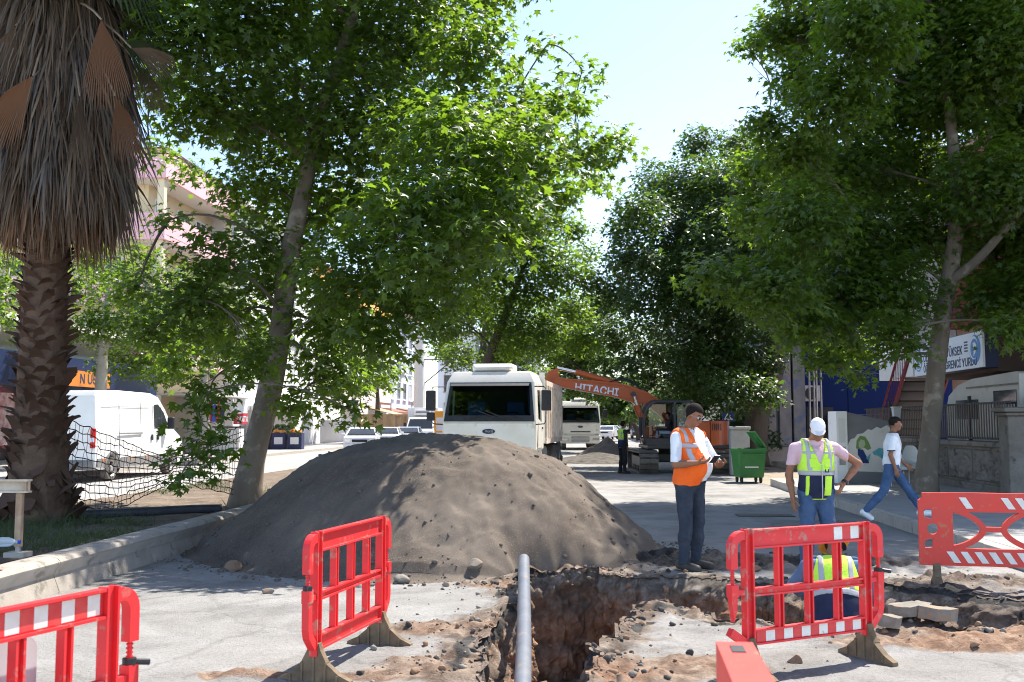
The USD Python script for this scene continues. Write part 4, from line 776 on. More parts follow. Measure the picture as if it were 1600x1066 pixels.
for i, (m_, lb) in enumerate(cols):
    y_ = 49.6 + i * .62; q = [(0.0, .0), (.13, 0), (.3, -.08), (.44, -.35), (.33, -.42), (.25, -.3), (.25, -1.0), (-.25, -1.0), (-.25, -.3), (-.33, -.42), (-.44, -.35), (-.3, -.08), (-.13, 0)]
    g_ = prism(Polygon(q).buffer(.02), .07, 'x'); g_ = xf(g_, (-19.1, y_, 2.75))
    obj('hanging_shirt', g_, m_, None, label=f'{lb} hanging on the rail of the clothes shop behind the van', cat='shirt', group='clothes hung at the shop')
rl = thing('clothes_rail', 'metal rail on posts holding the hanging shirts at the clothes shop', 'rail', (-19.1, 49.2, .15)); obj('rail', bar((0, 0, 2.65), (0, 4, 2.65), .02), 'metal_pole', rl); obj('post', bar((0, 0, 0), (0, 0, 2.65), .02), 'metal_pole', rl); obj('post', bar((0, 4, 0), (0, 4, 2.65), .02), 'metal_pole', rl)
bs = thing('shop_sign', 'white and red shop sign lettered ÇANTA right of the hanging shirts', 'sign', (-18.9, 54.2, 1.6)); obj('board', box((-.06, 0, .62), (0, 2.1, 1.9)), 'sign_white', bs); obj('red_board', box((-.06, 0, 0), (.01, 2.1, .6)), 'vest_red', bs); obj('lettering', text('ÇANTA', .3, (.012, .3, .14), (0, 1, 0), (0, 0, 1), sx=1.3), 'sign_white', bs)
c = at(356, 714, 49.5); fz = thing('shop_counter', 'white counter cabinet on the pavement left of the leaning plane tree', 'counter', (c[0], c[1], .15)); obj('body', rbox((-.65, -.35, 0), (.65, .35, 1.3), .03, 6), 'box_white', fz, smooth=30); obj('top', box((-.68, -.38, 1.302), (.68, .38, 1.36)), 'iron_dark', fz)
for k, (px, py) in enumerate([(345, 693), (330, 693), (316, 696)]):
    c = at(px, 706, 50 + k); obj('display_table', cat_([cbox((c[0], c[1], .75), (1.0, .7, .06))] + [cbox((c[0] + sx_ * .42, c[1] + sy_ * .28, .43), (.06, .06, .58)) for sx_ in (-1, 1) for sy_ in (-1, 1)]), ['brown_board', 'maroon', 'iron_dark'][k], None, label=['brown display table beside the white counter', 'maroon display table under the hanging shirts', 'dark display table nearest the van bonnet'][k], cat='table')
# fruit stand
c0 = at(447, 704, 60.5); mat('fruit_orange', (.62, .22, .03), (.68, .34, .06), 9, .5); mat('melon', (.02, .055, .022), (.06, .12, .05), 14, .35, stretch=(1, 1, 4)); mat('crate_blue', (.025, .03, .085), None, 4, .5); mat('crate_wood', (.32, .2, .1), (.24, .15, .08), 5, .8)
fs_ = thing('fruit_stand', 'sloping fruit stand beside the leaning plane tree trunk', 'stall', (c0[0], c0[1], .15))
obj('board', cbox((-.5, .3, .8), (2.4, 1.6, .06), rx=.25), 'crate_wood', fs_)
for sx_ in (-1.5, .5): obj('leg', box((sx_, -.4, 0), (sx_ + .08, -.32, .66)), 'crate_wood', fs_); obj('leg', box((sx_, .9, 0), (sx_ + .08, .98, .9)), 'crate_wood', fs_)
for k in range(3):
    cx = c0[0] + .75 - k * .95; cr = thing('fruit_crate', ['crate of oranges at the right end of the fruit stand', 'crate of yellow fruit in the middle before the fruit stand', 'dark crate of fruit at the left of the fruit stand'][k], 'crate', (cx, c0[1] - .6, .15))
    for s_ in (-1, 1): obj('side', box((s_ * .40 - .015, -.3, 0), (s_ * .40 + .015, .3, .95)), 'crate_blue', cr); obj('side', box((-.384, s_ * .3 - .015, 0), (.384, s_ * .3 + .015, .95)), 'crate_blue', cr)
    obj('label', box((-.25, -.322, .3), (.25, -.317, .7)), 'awning_white', cr)
    fr = []
    for q in range(40): m = trimesh.creation.icosphere(1, .075); m.apply_translation((rng.uniform(-.32, .32), rng.uniform(-.24, .24), .95 + rng.uniform(0, .18) * (1 - abs(q % 5 - 2) / 3))); fr.append(m)
    obj('fruit', cat_(fr), 'fruit_orange' if k < 2 else 'melon', cr, smooth=True, kind='stuff')
for k in range(14):
    m = trimesh.creation.icosphere(2, .17); m.vertices *= [1.25, 1, .95]; p_ = (c0[0] - 1.45 + (k % 5) * .38 + .15 * (k // 5), c0[1] + .05 + .35 * (k // 5), 1.12 + .17 * (k // 5)); obj('watermelon', xf(m, p_, rng.uniform(0, 3)), 'melon', None, smooth=True, label='dark green watermelon heaped on the fruit stand beside the leaning tree', cat='watermelon', group='watermelons on the fruit stand')
aw = thing('awning', 'white fringed awning over the fruit stand', 'awning', (c0[0] - .6, c0[1] + .5, 2.75)); obj('cloth', cbox((0, 0, .1), (3.6, 2.2, .04), rx=.15), 'awning_white', aw)
for k in range(18): obj('fringe', prism([(0, 0), (.19, 0), (.095, -.32)], .02, 'y'), 'awning_white', aw); stage.GetPrimAtPath(str(aw.GetPath()) + '/fringe' + (f'_{k:03d}' if k else '')).GetAttribute('points').Set(Vt.Vec3fArray.FromNumpy((np.asarray(prism([(0, 0), (.19, 0), (.095, -.32)], .02, 'y').vertices) + [-1.78 + k * .2, -1.12, -.06]).astype(np.float32)))
for sx_ in (-1.7, 1.7): obj('post', bar((sx_, -1.0, -2.6), (sx_, -1.0, -.05), .03), 'metal_pole', aw)
ta = thing('market_tent', 'tan tarpaulin awning hanging to the ground left of the white box lorry', 'awning', (*at(608, 665, 80)[:2], .15))
obj('roof', xf(box((-2.2, -2.5, 0), (2.2, 2.5, .06)), (0, 0, 2.35), 0, 0, .25), 'awning_tan', ta); n_ = 24
cv = np.array([(1.9, -2.4 + 4.8 * t / n_ + 0, zz) for t in range(n_ + 1) for zz in (0, 1.9)]); cv[:, 0] += .12 * np.sin(cv[:, 1] * 7)
obj('curtain', trimesh.Trimesh(cv, np.vstack([[(2 * i, 2 * i + 2, 2 * i + 3), (2 * i, 2 * i + 3, 2 * i + 1)] for i in range(n_)])), 'awning_tan', ta)
obj('front_curtain', trimesh.Trimesh(np.array([(-2 + 3.9 * t / n_, -2.45 + .1 * math.sin(t * 1.7), zz) for t in range(n_ + 1) for zz in (0, 2.2)]), np.vstack([[(2 * i, 2 * i + 2, 2 * i + 3), (2 * i, 2 * i + 3, 2 * i + 1)] for i in range(n_)])), 'awning_tan', ta)
bn = thing('banner', 'long pale pink banner along the cream block above the awnings', 'banner', (-18.6, 78, 3.0)); obj('board', box((-.15, 0, 0), (0, 19, 2.0)), 'wall_pink_pale', bn); obj('band', box((.002, 6, 2.02), (.03, 15, 2.2)), 'crate_blue', bn)
mat('wall_pink_pale', (.70, .55, .55), (.74, .66, .64), 1, .8)
for k, (y_, m_, lb) in enumerate([(66, 'awning_white', 'white awning over the shops right of the leaning tree trunk'), (98, 'awning_brown', 'brown shop awning under the bluish block'), (112, 'awning_brown', 'far brown awning behind the concrete pole')]):
    a_ = thing('awning', lb, 'awning', (-18.8, y_, 3.0)); obj('cloth', cbox((0, 0, 0), (2.6, 9, .05), ry=.22), m_, a_); obj('valance', box((1.27, -4.5, -.62), (1.3, 4.5, -.3)), m_, a_)
sgn = thing('shop_sign', 'small dark red shop sign above the tan tent', 'sign', (-17.5, 86, 2.75)); obj('board', box((0, 0, 0), (.1, 5.2, .7)), 'awning_brown', sgn); obj('band', box((.102, .5, .25), (.11, 4.6, .5)), 'sign_white', sgn)
pl = thing('utility_pole', 'grey concrete pole with iron brackets left of the front tipper cab', 'pole', (*at(655, 670, 95)[:2], .1))
obj('shaft', tube([(0, 0, 0), (0, 0, 10.2)], [.62, .4], 8), 'soffit', pl)
for zz in (7.4, 9.6): obj('bracket', box((-.2, -.06, zz), (3.6, .06, zz + .1)), 'iron_dark', pl)
obj('brace', bar((0.4, 0, 5.2), (3.0, 0, 7.35), .05), 'iron_dark', pl)
for k in range(5): a0 = np.array([pl.GetAttribute('xformOp:translate').Get()[q] for q in range(3)]); obj('cable', tube(spline([a0 + (k * .7 - .2, 0, 9.7), a0 + (k * .7 - .8, -25, 8.9), a0 + (k * .6 - 2.5, -52, 9.6)], 14), .012, 4), 'iron_dark', None, label='thin overhead cable running from the concrete pole along the street', cat='cable', group='overhead cables')
ob = thing('price_totem', 'orange price totem with white digits beside the front tipper cab', 'sign', (*at(687, 690, 62)[:2], .0))
obj('panel', rbox((-.32, -.12, .2), (.32, .12, 2.4), .03, 6), 'sign_orange2', ob, smooth=30); mat('sign_orange2', (.85, .35, .03), None, 3, .4)
for k in range(3): obj('field', box((-.2, -.126, .75 + k * .45), (.2, -.121, 1.1 + k * .45)), 'sign_white', ob)
obj('base', box((-.36, -.16, 0), (.36, .16, .198)), 'soffit', ob)
# ------------------------------------------------------------------ right hand side
bb = thing('blue_building', 'dark blue panelled building behind the green bin and flagpoles', 'building')
obj('wall', box((8.75, 42.3, 0), (30, 60, 13)), 'fascia_navy', bb); obj('wall', box((7.8, 44, 0), (8.72, 60, 13)), 'wall_grey', bb)
for i in range(7):
    for j in range(6):
        x0_, z0_ = 8.8 + i * 1.75, .35 + j * 1.65
        obj('panel', box((x0_ + .012, 42.19, z0_ + .012), (x0_ + 1.738, 42.285, z0_ + 1.638)), 'panel_blue', bb)
obj('joint', cat_([box((8.8, 42.20, .35 + j * 1.65 - .012), (21.05, 42.235, .35 + j * 1.65 + .012)) for j in range(1, 6)]), 'joint_pale', bb)
for i, x_ in enumerate((7.35, 7.95, 8.5)):
    obj('pillar', box((x_ - .24, 41.6, .176), (x_ + .24, 42.18, 9)), 'wall_grey', bb); obj('poster', box((x_ - .22, 41.585, .75), (x_ + .22, 41.597, 4.4)), 'poster', bb)
obj('plinth', box((6.9, 40.9, .17), (9.4, 41.55, .72)), 'kerb_stone', bb)
ac(bb, '-y', 42.18, at(1241, 628, 42)[0], at(1241, 628, 42)[2], 1.1)
obj('dark_doorway', box((at(1256, 690, 42)[0], 42.05, .18), (at(1296, 690, 42)[0], 42.18, 2.3)), 'interior', bb); obj('lintel', box((at(1286, 690, 42)[0], 41.9, 1.35), (at(1312, 690, 42)[0], 42.04, 2.0)), 'wall_grey', bb)
for i, (px, py0) in enumerate([(1266, 560), (1273, 545), (1277, 562), (1284, 564)]):
    a0, a1 = at(px, 655, 40), at(px - 1, py0, 40)
    f_ = thing('flagpole', ['leftmost of the four bare flagpoles before the blue building', 'second flagpole from the left before the blue building', 'third flagpole from the left before the blue building', 'rightmost of the four bare flagpoles before the blue building'][i], 'flagpole', (a0[0], a0[1], .17))
    obj('shaft', tube([(0, 0, 0), (0, 0, 4.5 + i * .3)], [.045, .035], 8), 'metal_pole', f_); obj('finial', trimesh.creation.icosphere(2, .06).apply_translation((0, 0, 4.53 + i * .3)), 'metal_pole', f_, smooth=True)
pk = thing('pink_building', 'salmon building with a projecting white signboard on the right', 'building')
obj('wall', box((10.6, 21.6, .17), (26, 30.5, 9.5)), 'wall_salmon', pk); obj('red_wall', box((10.3, 25.4, 4.3), (10.59, 29.8, 9.0)), 'wall_red', pk)
obj('upper_wall', box((9.35, 30.0, 3.0), (10.58, 33.4, 9.0)), 'wall_white', pk)
for y_ in (22.4, 24.0): w_ = facade('-x', 10.6, y_, 4.7, 1.2, 1.7, pk, 'frame_white')
for y_ in (22.4, 24.0):
    for k in range(9): obj('grille_bar', bar((10.42, y_ + .05 + k * .14, 4.6), (10.42, y_ + .05 + k * .14, 6.5), .012, 5), 'iron_dark', pk)
for k in range(6): obj('cladding_joint', box((10.285, 25.42, 4.8 + k * .62), (10.299, 29.78, 4.83 + k * .62)), 'interior', pk)
SXp = 9.0; sb = thing('signboard', 'long white dormitory signboard lettered YÜKSEK ÖĞRENCİ YURDU on the salmon building', 'sign', (SXp, 0, 0))
ya_, yb2, z0_, z1_ = 23.9, 28.75, 2.93, 3.76
obj('face', box((0, ya_, z0_), (.05, yb2, z1_)), 'sign_white', sb); obj('side', box((.052, ya_, z0_ - .01), (.34, yb2, z1_ + .02)), 'fascia_navy', sb)
obj('box_end', box((.342, ya_ + .02, z0_ - .1), (1.6, yb2, z1_ + .08)), 'brown_board', sb)
n_ = (-.004, 0, 0); rdir = (0, -1, 0)
def sgt(s, h, y, z, sx=1.0, m_='sign_ink'): obj('lettering', text(s, h, (-.0005, y, z), rdir, (0, 0, 1), .005, True, sx), m_, sb)
sgt('KAHRAMAN', .08, 28.02, 3.58); sgt('ÖZEL', .19, 28.0, 3.28, 1.0); sgt('YÜKSEK', .2, 26.25, 3.30, 1.0); sgt('ÖĞRENCİ', .19, 28.0, 3.0, .0 + .9); sgt('ÖĞRENCİ YURDU', .19, 26.55, 3.0, 1.05)
def disc(y, z, r, m_, o=.004): obj('emblem', cyl((-o, y, z), 'x', r, .004, 28), m_, sb)
disc(28.4, 3.34, .30, 'sign_blue', .0025); disc(28.4, 3.34, .26, 'sign_white', .005); disc(28.4, 3.40, .14, 'sign_blue', .0075); obj('emblem', box((-.0095, 28.3, 3.12), (-.004, 28.5, 3.2)), 'sign_blue', sb)
disc(24.35, 3.36, .34, 'sign_blue', .0025); disc(24.42, 3.40, .27, 'sign_white', .005); disc(24.38, 3.38, .23, 'sign_blue', .0075)
obj('emblem', prism(Polygon([(-24.45, 3.5), (-24.34, 3.53), (-24.24, 3.46), (-24.3, 3.3), (-24.42, 3.2), (-24.4, 3.36)]), .003, 'x', -.0125), 'sign_white', sb) if False else obj('emblem', xf(prism(Polygon([(24.45, 3.5), (24.34, 3.53), (24.24, 3.46), (24.3, 3.3), (24.42, 3.2), (24.4, 3.36)]), .003, 'x'), (-.0125, 0, 0)), 'sign_white', sb)
for k, t_ in enumerate((3.60, 3.53, 3.46, 3.39)): obj('small_print', box((-.003, 24.8, t_ - .05), (-.0005, 25.02, t_ - .015)), 'sign_ink', sb)
# more blocks and walls further along both sides, seen between the trees
def plain_block(lb, x0, x1, y0, y1, h, wall, face):
    b = thing('apartment_building', lb, 'building'); obj('wall', box((x0, y0, 0), (x1, y1, h)), wall, b); obj('roof', box((x0 - .4, y0 - .4, h + .003), (x1 + .4, y1 + .2, h + .25)), 'roof_tile', b)
    for s in range(int(h / 3) - 1):
        for k in range(int((y1 - y0) / 3.6)): facade(face, x0 if face == '-x' else x1, y0 + 1 + k * 3.6, 3.8 + s * 2.9, 1.5, 1.5, b)
        for k in range(int((x1 - x0) / 4)): facade('-y', y0, x0 + 1.2 + k * 4, 3.8 + s * 2.9, 1.5, 1.5, b)
plain_block('cream block far along the right pavement behind the dark plane tree', 10.5, 22, 66, 90, 12, 'wall_cream', '-x')
plain_block('white block furthest along the right side of the street', 10.5, 24, 96, 130, 14, 'wall_white', '-x')
plain_block('pale block closing the view at the far end of the street', -14, 4, 262, 280, 15, 'wall_bluewhite', '+x')
plain_block('cream block at the far right end of the street', 8, 26, 235, 250, 12, 'wall_cream', '-x')
plain_block('grey block at the far left end of the street', -30, -16, 215, 240, 15, 'wall_grey', '+x')
# outside stair with red railings
stt = thing('metal_stair', 'outside metal stair with dark red railings left of the signboard', 'stair')
for k in range(9): obj('step', box((9.35, 33.0 - k * .30, .9 + k * .28), (10.55, 33.0 - k * .30 + .28, .94 + k * .28)), 'iron_dark', stt); 
for k in range(9): obj('riser', box((9.38, 33.0 - k * .30 + .27, .66 + k * .28), (10.52, 33.0 - k * .30 + .279, .899 + k * .28)), 'wall_grey', stt)
for sx_ in (9.3, 10.57):
    obj('stringer', prism([(33.4, .55), (33.4, .8), (30.2, 3.75), (30.2, 3.5)], .05, 'x', sx_), 'maroon', stt); obj('handrail', bar((sx_ + .02, 33.4, 1.75), (sx_ + .02, 30.2, 4.7), .035), 'maroon', stt)
    for k in range(15): y_ = 33.3 - k * .22; z_ = .8 + (33.4 - y_) * .92; obj('baluster', bar((sx_ + .02, y_, z_ - .05), (sx_ + .02, y_, z_ + .95), .012, 5), 'maroon', stt)
# carved wall, pillar and iron fence
def gfun(px, X): r_ = (px - 800) / F; t_ = math.tan(math.atan(r_) - YAW); return X / t_
wl = thing('carved_wall', 'low weathered stone wall with carved relief panels behind the right plane tree', 'wall')
XW = 8.6; yS, yE = 21.9, 33.0
obj('plinth', box((XW - .04, yS, .16), (XW + .3, yE, .34)), 'carved_stone', wl); obj('wall', box((XW + .02, yS, .341), (XW + .26, yE, 1.14)), 'carved_stone', wl); obj('coping', rbox((XW - .07, yS, 1.142), (XW + .34, yE, 1.26), .025, 6), 'carved_stone', wl, smooth=30)
def relief(y0_, y1_, plane, face, seed):
    n = 44; A_, B_ = np.meshgrid(np.linspace(0, 1, n), np.linspace(0, 1, n), indexing='ij'); a_, b_ = A_.ravel(), B_.ravel()
    cx, cy = a_ * 2 - 1, b_ * 2 - 1; q = np.abs(cx) ** 1.0 + np.abs(cy) ** 1.0; w_ = .035 * (np.abs(np.sin(q * 5.2 + 1.2 * np.sin(np.arctan2(cy, cx) * 4))) ** .6) * (q < 1.25) + .02 * (q >= 1.25) * (meshkit.fbm(np.stack([a_ * 9, b_ * 9, 0 * a_ + seed], -1), 3) > .5)
    w_ += .018 * (meshkit.fbm(np.stack([a_ * 7, b_ * 7, 0 * a_ + seed], -1), 4) - .5); ed = np.minimum.reduce([a_, 1 - a_, b_, 1 - b_]); w_ = np.where(ed < .04, .03, w_); w_[ed <= 0] = 0
    zz = .40 + b_ * .68; yy = y0_ + a_ * (y1_ - y0_)
    v = np.c_[plane - w_, yy, zz] if face == '-x' else np.c_[yy, plane - w_, zz]
    return trimesh.Trimesh(v, grid_faces(n, n) if face == '-y' else grid_faces(n, n)[:, ::-1], process=False)
for k in range(7): obj('relief_panel', relief(yS + .25 + k * 1.55, yS + 1.65 + k * 1.55, XW + .012, '-x', k), 'carved_stone', wl, smooth=40)
obj('pillar', rbox((XW - .1, 21.4, .16), (XW + .42, 21.895, 1.8), .02, 6), 'carved_stone', wl, smooth=30); obj('pillar_cap', cat_([rbox((XW - .2, 21.3, 1.88), (XW + .52, 21.99, 1.98), .03, 6), rbox((XW - .15, 21.35, 1.802), (XW + .47, 21.945, 1.878), .03, 6)]), 'carved_stone', wl, smooth=30)
wl2 = thing('carved_wall', 'carved stone wall facing the viewer right of the stone pillar', 'wall')
obj('wall', box((XW + .425, 21.55, .17), (XW + 6, 21.8, 1.15)), 'carved_stone', wl2); obj('coping', rbox((XW + .425, 21.44, 1.152), (XW + 6, 21.85, 1.27), .025, 6), 'carved_stone', wl2, smooth=30)
obj('pilaster', box((XW + .46, 21.49, .17), (XW + .86, 21.547, 1.148)), 'carved_stone', wl2)
for k in range(3): obj('relief_panel', relief(XW + 1.0 + k * 1.6, XW + 2.5 + k * 1.6, 21.54, '-y', 20 + k), 'carved_stone', wl2, smooth=40)
fc = thing('iron_fence', 'fence of thin upright iron bars on the carved wall behind the right plane tree', 'fence')
for k in range(74): y_ = yS + .2 + k * .145; obj('bar', box((XW + .13, y_, 1.30), (XW + .15, y_ + .035, 2.1)), 'iron_brown', fc)
for z_ in (1.30, 2.07): obj('rail', box((XW + .152, yS, z_), (XW + .19, yE, z_ + .045)), 'iron_dark', fc)
for y_ in (yS + 2.4, yS + 5.5, yS + 8.6): obj('post', box((XW + .195, y_, 1.26), (XW + .26, y_ + .07, 2.28)), 'iron_dark', fc)
fc2 = thing('iron_fence', 'dark sheet backed iron fence right of the stone pillar', 'fence')
obj('sheet', box((XW + .5, 21.68, 1.38), (XW + 6, 21.70, 2.2)), 'mural_grey', fc2); obj('rail', box((XW + .43, 21.62, 2.202), (XW + 6, 21.68, 2.25)), 'iron_dark', fc2); obj('rail', box((XW + .43, 21.62, 1.33), (XW + 6, 21.679, 1.378)), 'iron_dark', fc2)
for k in range(9): obj('bar', box((XW + .6 + k * .5, 21.64, 1.38), (XW + .64 + k * .5, 21.679, 2.2)), 'iron_dark', fc2)
obj('post', box((XW + .43, 21.55, 1.28), (XW + .49, 21.615, 2.42)), 'iron_dark', fc2)
# pale old van body behind the fence
pv = thing('parked_minibus', 'old cream minibus body showing above the iron fence at the right edge', 'minibus', (0, 0, 0))
body_ = Polygon([(26.3, .6), (26.3, 2.02), (26.12, 2.32), (25.5, 2.56), (24.6, 2.68), (21.95, 2.74), (21.95, .6)])
mat('mini_cream', (.40, .38, .34), (.34, .32, .28), 2, .5, spots=(.26, .23, .2), spot_scale=2, spot_at=.6)
obj('body', prism(body_.buffer(-.08).buffer(.08), 1.5, 'x', 8.98), 'mini_cream', pv, smooth=25)
obj('roof_seam', box((8.962, 22.0, 2.46), (8.978, 24.9, 2.5)), 'carved_stone', pv); obj('window', box((8.966, 22.1, 1.75), (8.979, 23.3, 2.36)), 'glass_dark', pv); obj('window', box((8.966, 24.2, 1.75), (8.979, 25.6, 2.2)), 'glass_dark', pv)
for y_ in (22.8, 25.5): obj('wheel', cyl((9.15, y_, .5), 'x', .33, .22), 'rubber', pv)
obj('windscreen', xf(box((-.65, -.012, 0), (.65, .012, .5)), (9.73, 26.27, 1.6)), 'glass_dark', pv)
# pavement box with the mural, flower pot, seats
c = at(1317, 755, 25.3); bx0 = thing('painted_cabinet', 'grey and white pavement cabinet painted with a green haired woman', 'cabinet', (c[0] - .12, c[1], .18), .07)
sd = Polygon([(.27, 0), (1.33, 0), (1.33, 1.52), (.27, 1.75)])
obj('body', prism(sd, .62, 'y', .03), 'mural_grey', bx0); obj('front_post', box((0, 0, 0), (.265, .66, 1.77)), 'box_white', bx0)
for k, (za, zb) in enumerate([(1.0, 1.6), (.45, .9)]): obj('notice', box((.05, -.004, za), (.21, -.001, zb)), 'poster' if k else 'mural_white', bx0)
rr_ = np.random.default_rng(2)
def patch(pts, m_, o): obj('painting', prism(Polygon(pts).buffer(.012).buffer(-.006), .003, 'y', .03 - o), m_, bx0)
patch([(.275, .03), (1.32, .03), (1.32, 1.36), (1.25, 1.42), (1.1, 1.34), (1.0, 1.38), (.88, 1.3), (.78, 1.32), (.66, 1.22), (.52, 1.2), (.45, 1.1), (.36, 1.08), (.3, .98), (.275, .9)], 'mural_white', .0035)
patch([(.275, .0), (1.32, .0), (1.32, .26), (.275, .3)], 'mural_grey', .007)
hx = .62
patch([(hx - .14, .86), (hx - .12, 1.05), (hx - .04, 1.16), (hx + .08, 1.14), (hx + .16, 1.02), (hx + .22, .86), (hx + .14, .82), (hx + .06, .88), (hx - .06, .84)], 'mural_green', .0105)
patch([(hx - .07, .9), (hx - .075, 1.0), (hx - .02, 1.07), (hx + .06, 1.05), (hx + .08, .96), (hx + .03, .87), (hx - .02, .86)], 'mural_skin', .014)
patch([(hx - .1, .84), (hx + .02, .82), (hx + .1, .66), (hx + .16, .5), (hx + .02, .5), (hx - .04, .62), (hx - .1, .7)], 'mural_navy', .014)
patch([(hx + .1, .62), (hx + .2, .72), (hx + .16, .55)], 'mural_teal', .0175); patch([(hx + .26, .76), (hx + .42, .86), (hx + .58, .84), (hx + .62, .7), (hx + .5, .6), (hx + .4, .68), (hx + .3, .7)], 'mural_teal', .0105)
c = at(1401, 657, 26.5); fp = thing('flower_pot', 'grey plastic flower pot hung on the iron fence above the white seats', 'flower pot', (c[0], c[1], c[2]), scale=.68)
pot = trimesh.creation.revolve([(0, 0), (.15, 0), (.20, .46), (.23, .47), (.23, .52), (.19, .52), (.17, .42), (0, .42)], sections=4); pot = xf(pot, (0, 0, 0), math.pi / 4); obj('pot', pot, 'grey_sheet', fp, smooth=20)
pp = rng.normal(0, .1, (50, 3)) * [1, 1, .6] + [0, 0, .56]; obj('plant', scatter_leaves(pp, rng.normal(0, 1, (50, 3)) + [0, 0, 1], rng.normal(0, 1, (50, 3)), rng.uniform(.08, .14, 50), 'far'), 'leaf_olive', fp, kind='stuff')
obj('hanger', bar((0, .2, .4), (XW + .2 - c[0], 1.0, .42), .015), 'iron_dark', fp)
for i, px in enumerate((1400, 1428)):
    c = at(px, 742, 24.2); se = thing('plastic_seat', ['left of the two white moulded seats beside the painted cabinet', 'right white moulded seat, half behind the plane tree trunk'][i], 'seat', (c[0], c[1], .18), .1)
    pr_ = np.array([(-.42, .40), (-.25, .42), (-.02, .44), (.1, .5), (.16, .65), (.2, .95)]); sec = []
    for k, (yy, zz) in enumerate(pr_):
        w_ = [.24, .25, .25, .25, .235, .17][k]
        for xx_ in np.linspace(-1, 1, 9): sec.append((xx_ * w_, yy - (.06 * xx_ ** 2 if k > 2 else 0), zz + (.05 * xx_ ** 2 if k < 3 else 0) - (.12 * xx_ ** 4 if k == 5 else 0)))
    S_ = np.array(sec); f_ = grid_faces(6, 9); S2 = S_ + [0, .03, -.025]
    obj('shell', trimesh.Trimesh(np.vstack([S_, S2]), np.vstack([f_[:, ::-1], f_ + 54]), process=False), 'box_white', se, smooth=True)
    for sx_ in (-.15, .15): obj('leg', bar((sx_, -.1, 0), (sx_, -.1, .42), .018), 'metal_pole', se)
# crossing sign and green bin
c = at(1139, 712, 36.5); cs = thing('crossing_sign', 'blue pedestrian crossing sign with a white triangle behind the excavator', 'road sign', (c[0], c[1], .0))
obj('pole', bar((0, 0, 0), (0, 0, 1.75), .03), 'metal_pole', cs); obj('plate', rbox((-.21, -.02, 1.72), (.21, .02, 2.14), .015, 6), 'sign_blue2', cs); mat('sign_blue2', (.02, .05, .2), None, 3, .4)
obj('triangle', prism([(-.16, 1.78), (.16, 1.78), (0, 2.07)], .004, 'y', -.026), 'sign_white', cs)
obj('walking_figure', cat_([prism(Polygon(q), .003, 'y', -.0305) for q in ([(-.02, 1.88), (.025, 1.88), (.03, 1.96), (-.015, 1.97)], [(-.075, 1.79), (-.045, 1.79), (.01, 1.88), (-.02, 1.88)], [(.05, 1.79), (.075, 1.79), (.025, 1.88), (0, 1.88)], [(-.06, 1.9), (-.01, 1.95), (-.01, 1.93), (-.05, 1.885)])] + [cyl((.008, -.029, 1.99), 'y', .018, .003, 12)]), 'sign_ink', cs)
c = at(1170, 752, 29.0); gb_ = thing('wheeled_bin', 'green four wheeled rubbish container with its lid open by the kerb corner', 'bin', (c[0], c[1], 0), .12)
lo_, hi_ = [(-.31, -.3), (.31, -.3), (.31, .3), (-.31, .3)], [(-.37, -.38), (.37, -.38), (.37, .38), (-.37, .38)]
bm = m3.Manifold.batch_hull([sph((*a, .17), .03) for a in lo_] + [sph((*a, .88), .03) for a in hi_]); obj('body', tm(bm), 'green_bin', gb_, smooth=30)
obj('rim', cat_([box((-.42, -.43, .88), (.42, -.36, .95)), box((-.42, .36, .88), (.42, .43, .95)), box((-.42, -.358, .88), (-.36, .358, .95)), box((.36, -.358, .88), (.42, .358, .95))]), 'green_bin', gb_); obj('rubbish', rock(.3, 3, .4).apply_translation((0, 0, .86)), 'interior', gb_)
obj('lid', xf(cat_([rbox((0, -.42, -.02), (.55, .42, .02), .015, 6), rbox((.08, -.3, .02), (.48, .3, .045), .015, 6)]), (.40, 0, .97), 0, 0, -2.2), 'green_bin', gb_, smooth=30)
obj('handle', bar((-.3, -.45, .8), (.3, -.45, .8), .02), 'green_bin', gb_)
for sx_ in (-.27, .27):
    for sy_ in (-.24, .24): w_ = obj('wheel', cyl((sx_, sy_, .085), 'x', .085, .05, 18), 'rubber', gb_, smooth=30); obj('caster_fork', box((sx_ - .04, sy_ - .03, .1), (sx_ + .04, sy_ + .03, .172)), 'dark_steel', w_)
obj('print', box((-.2, -.362, .42), (.18, -.357, .47)), 'box_white', gb_)
wc = at(1155, 690, 33); q = thing('stone_post', 'short whitish block standing behind the green bin', 'block', (wc[0], wc[1], 0)); obj('block', rbox((-.3, -.2, 0), (.3, .2, 1.45), .03, 6), 'carved_pale', q, smooth=30); mat('carved_pale', (.46, .44, .4), (.36, .34, .3), 4, .9); obj('cap', rbox((-.34, -.24, 1.452), (.34, .24, 1.55), .03, 6), 'carved_pale', q, smooth=30)
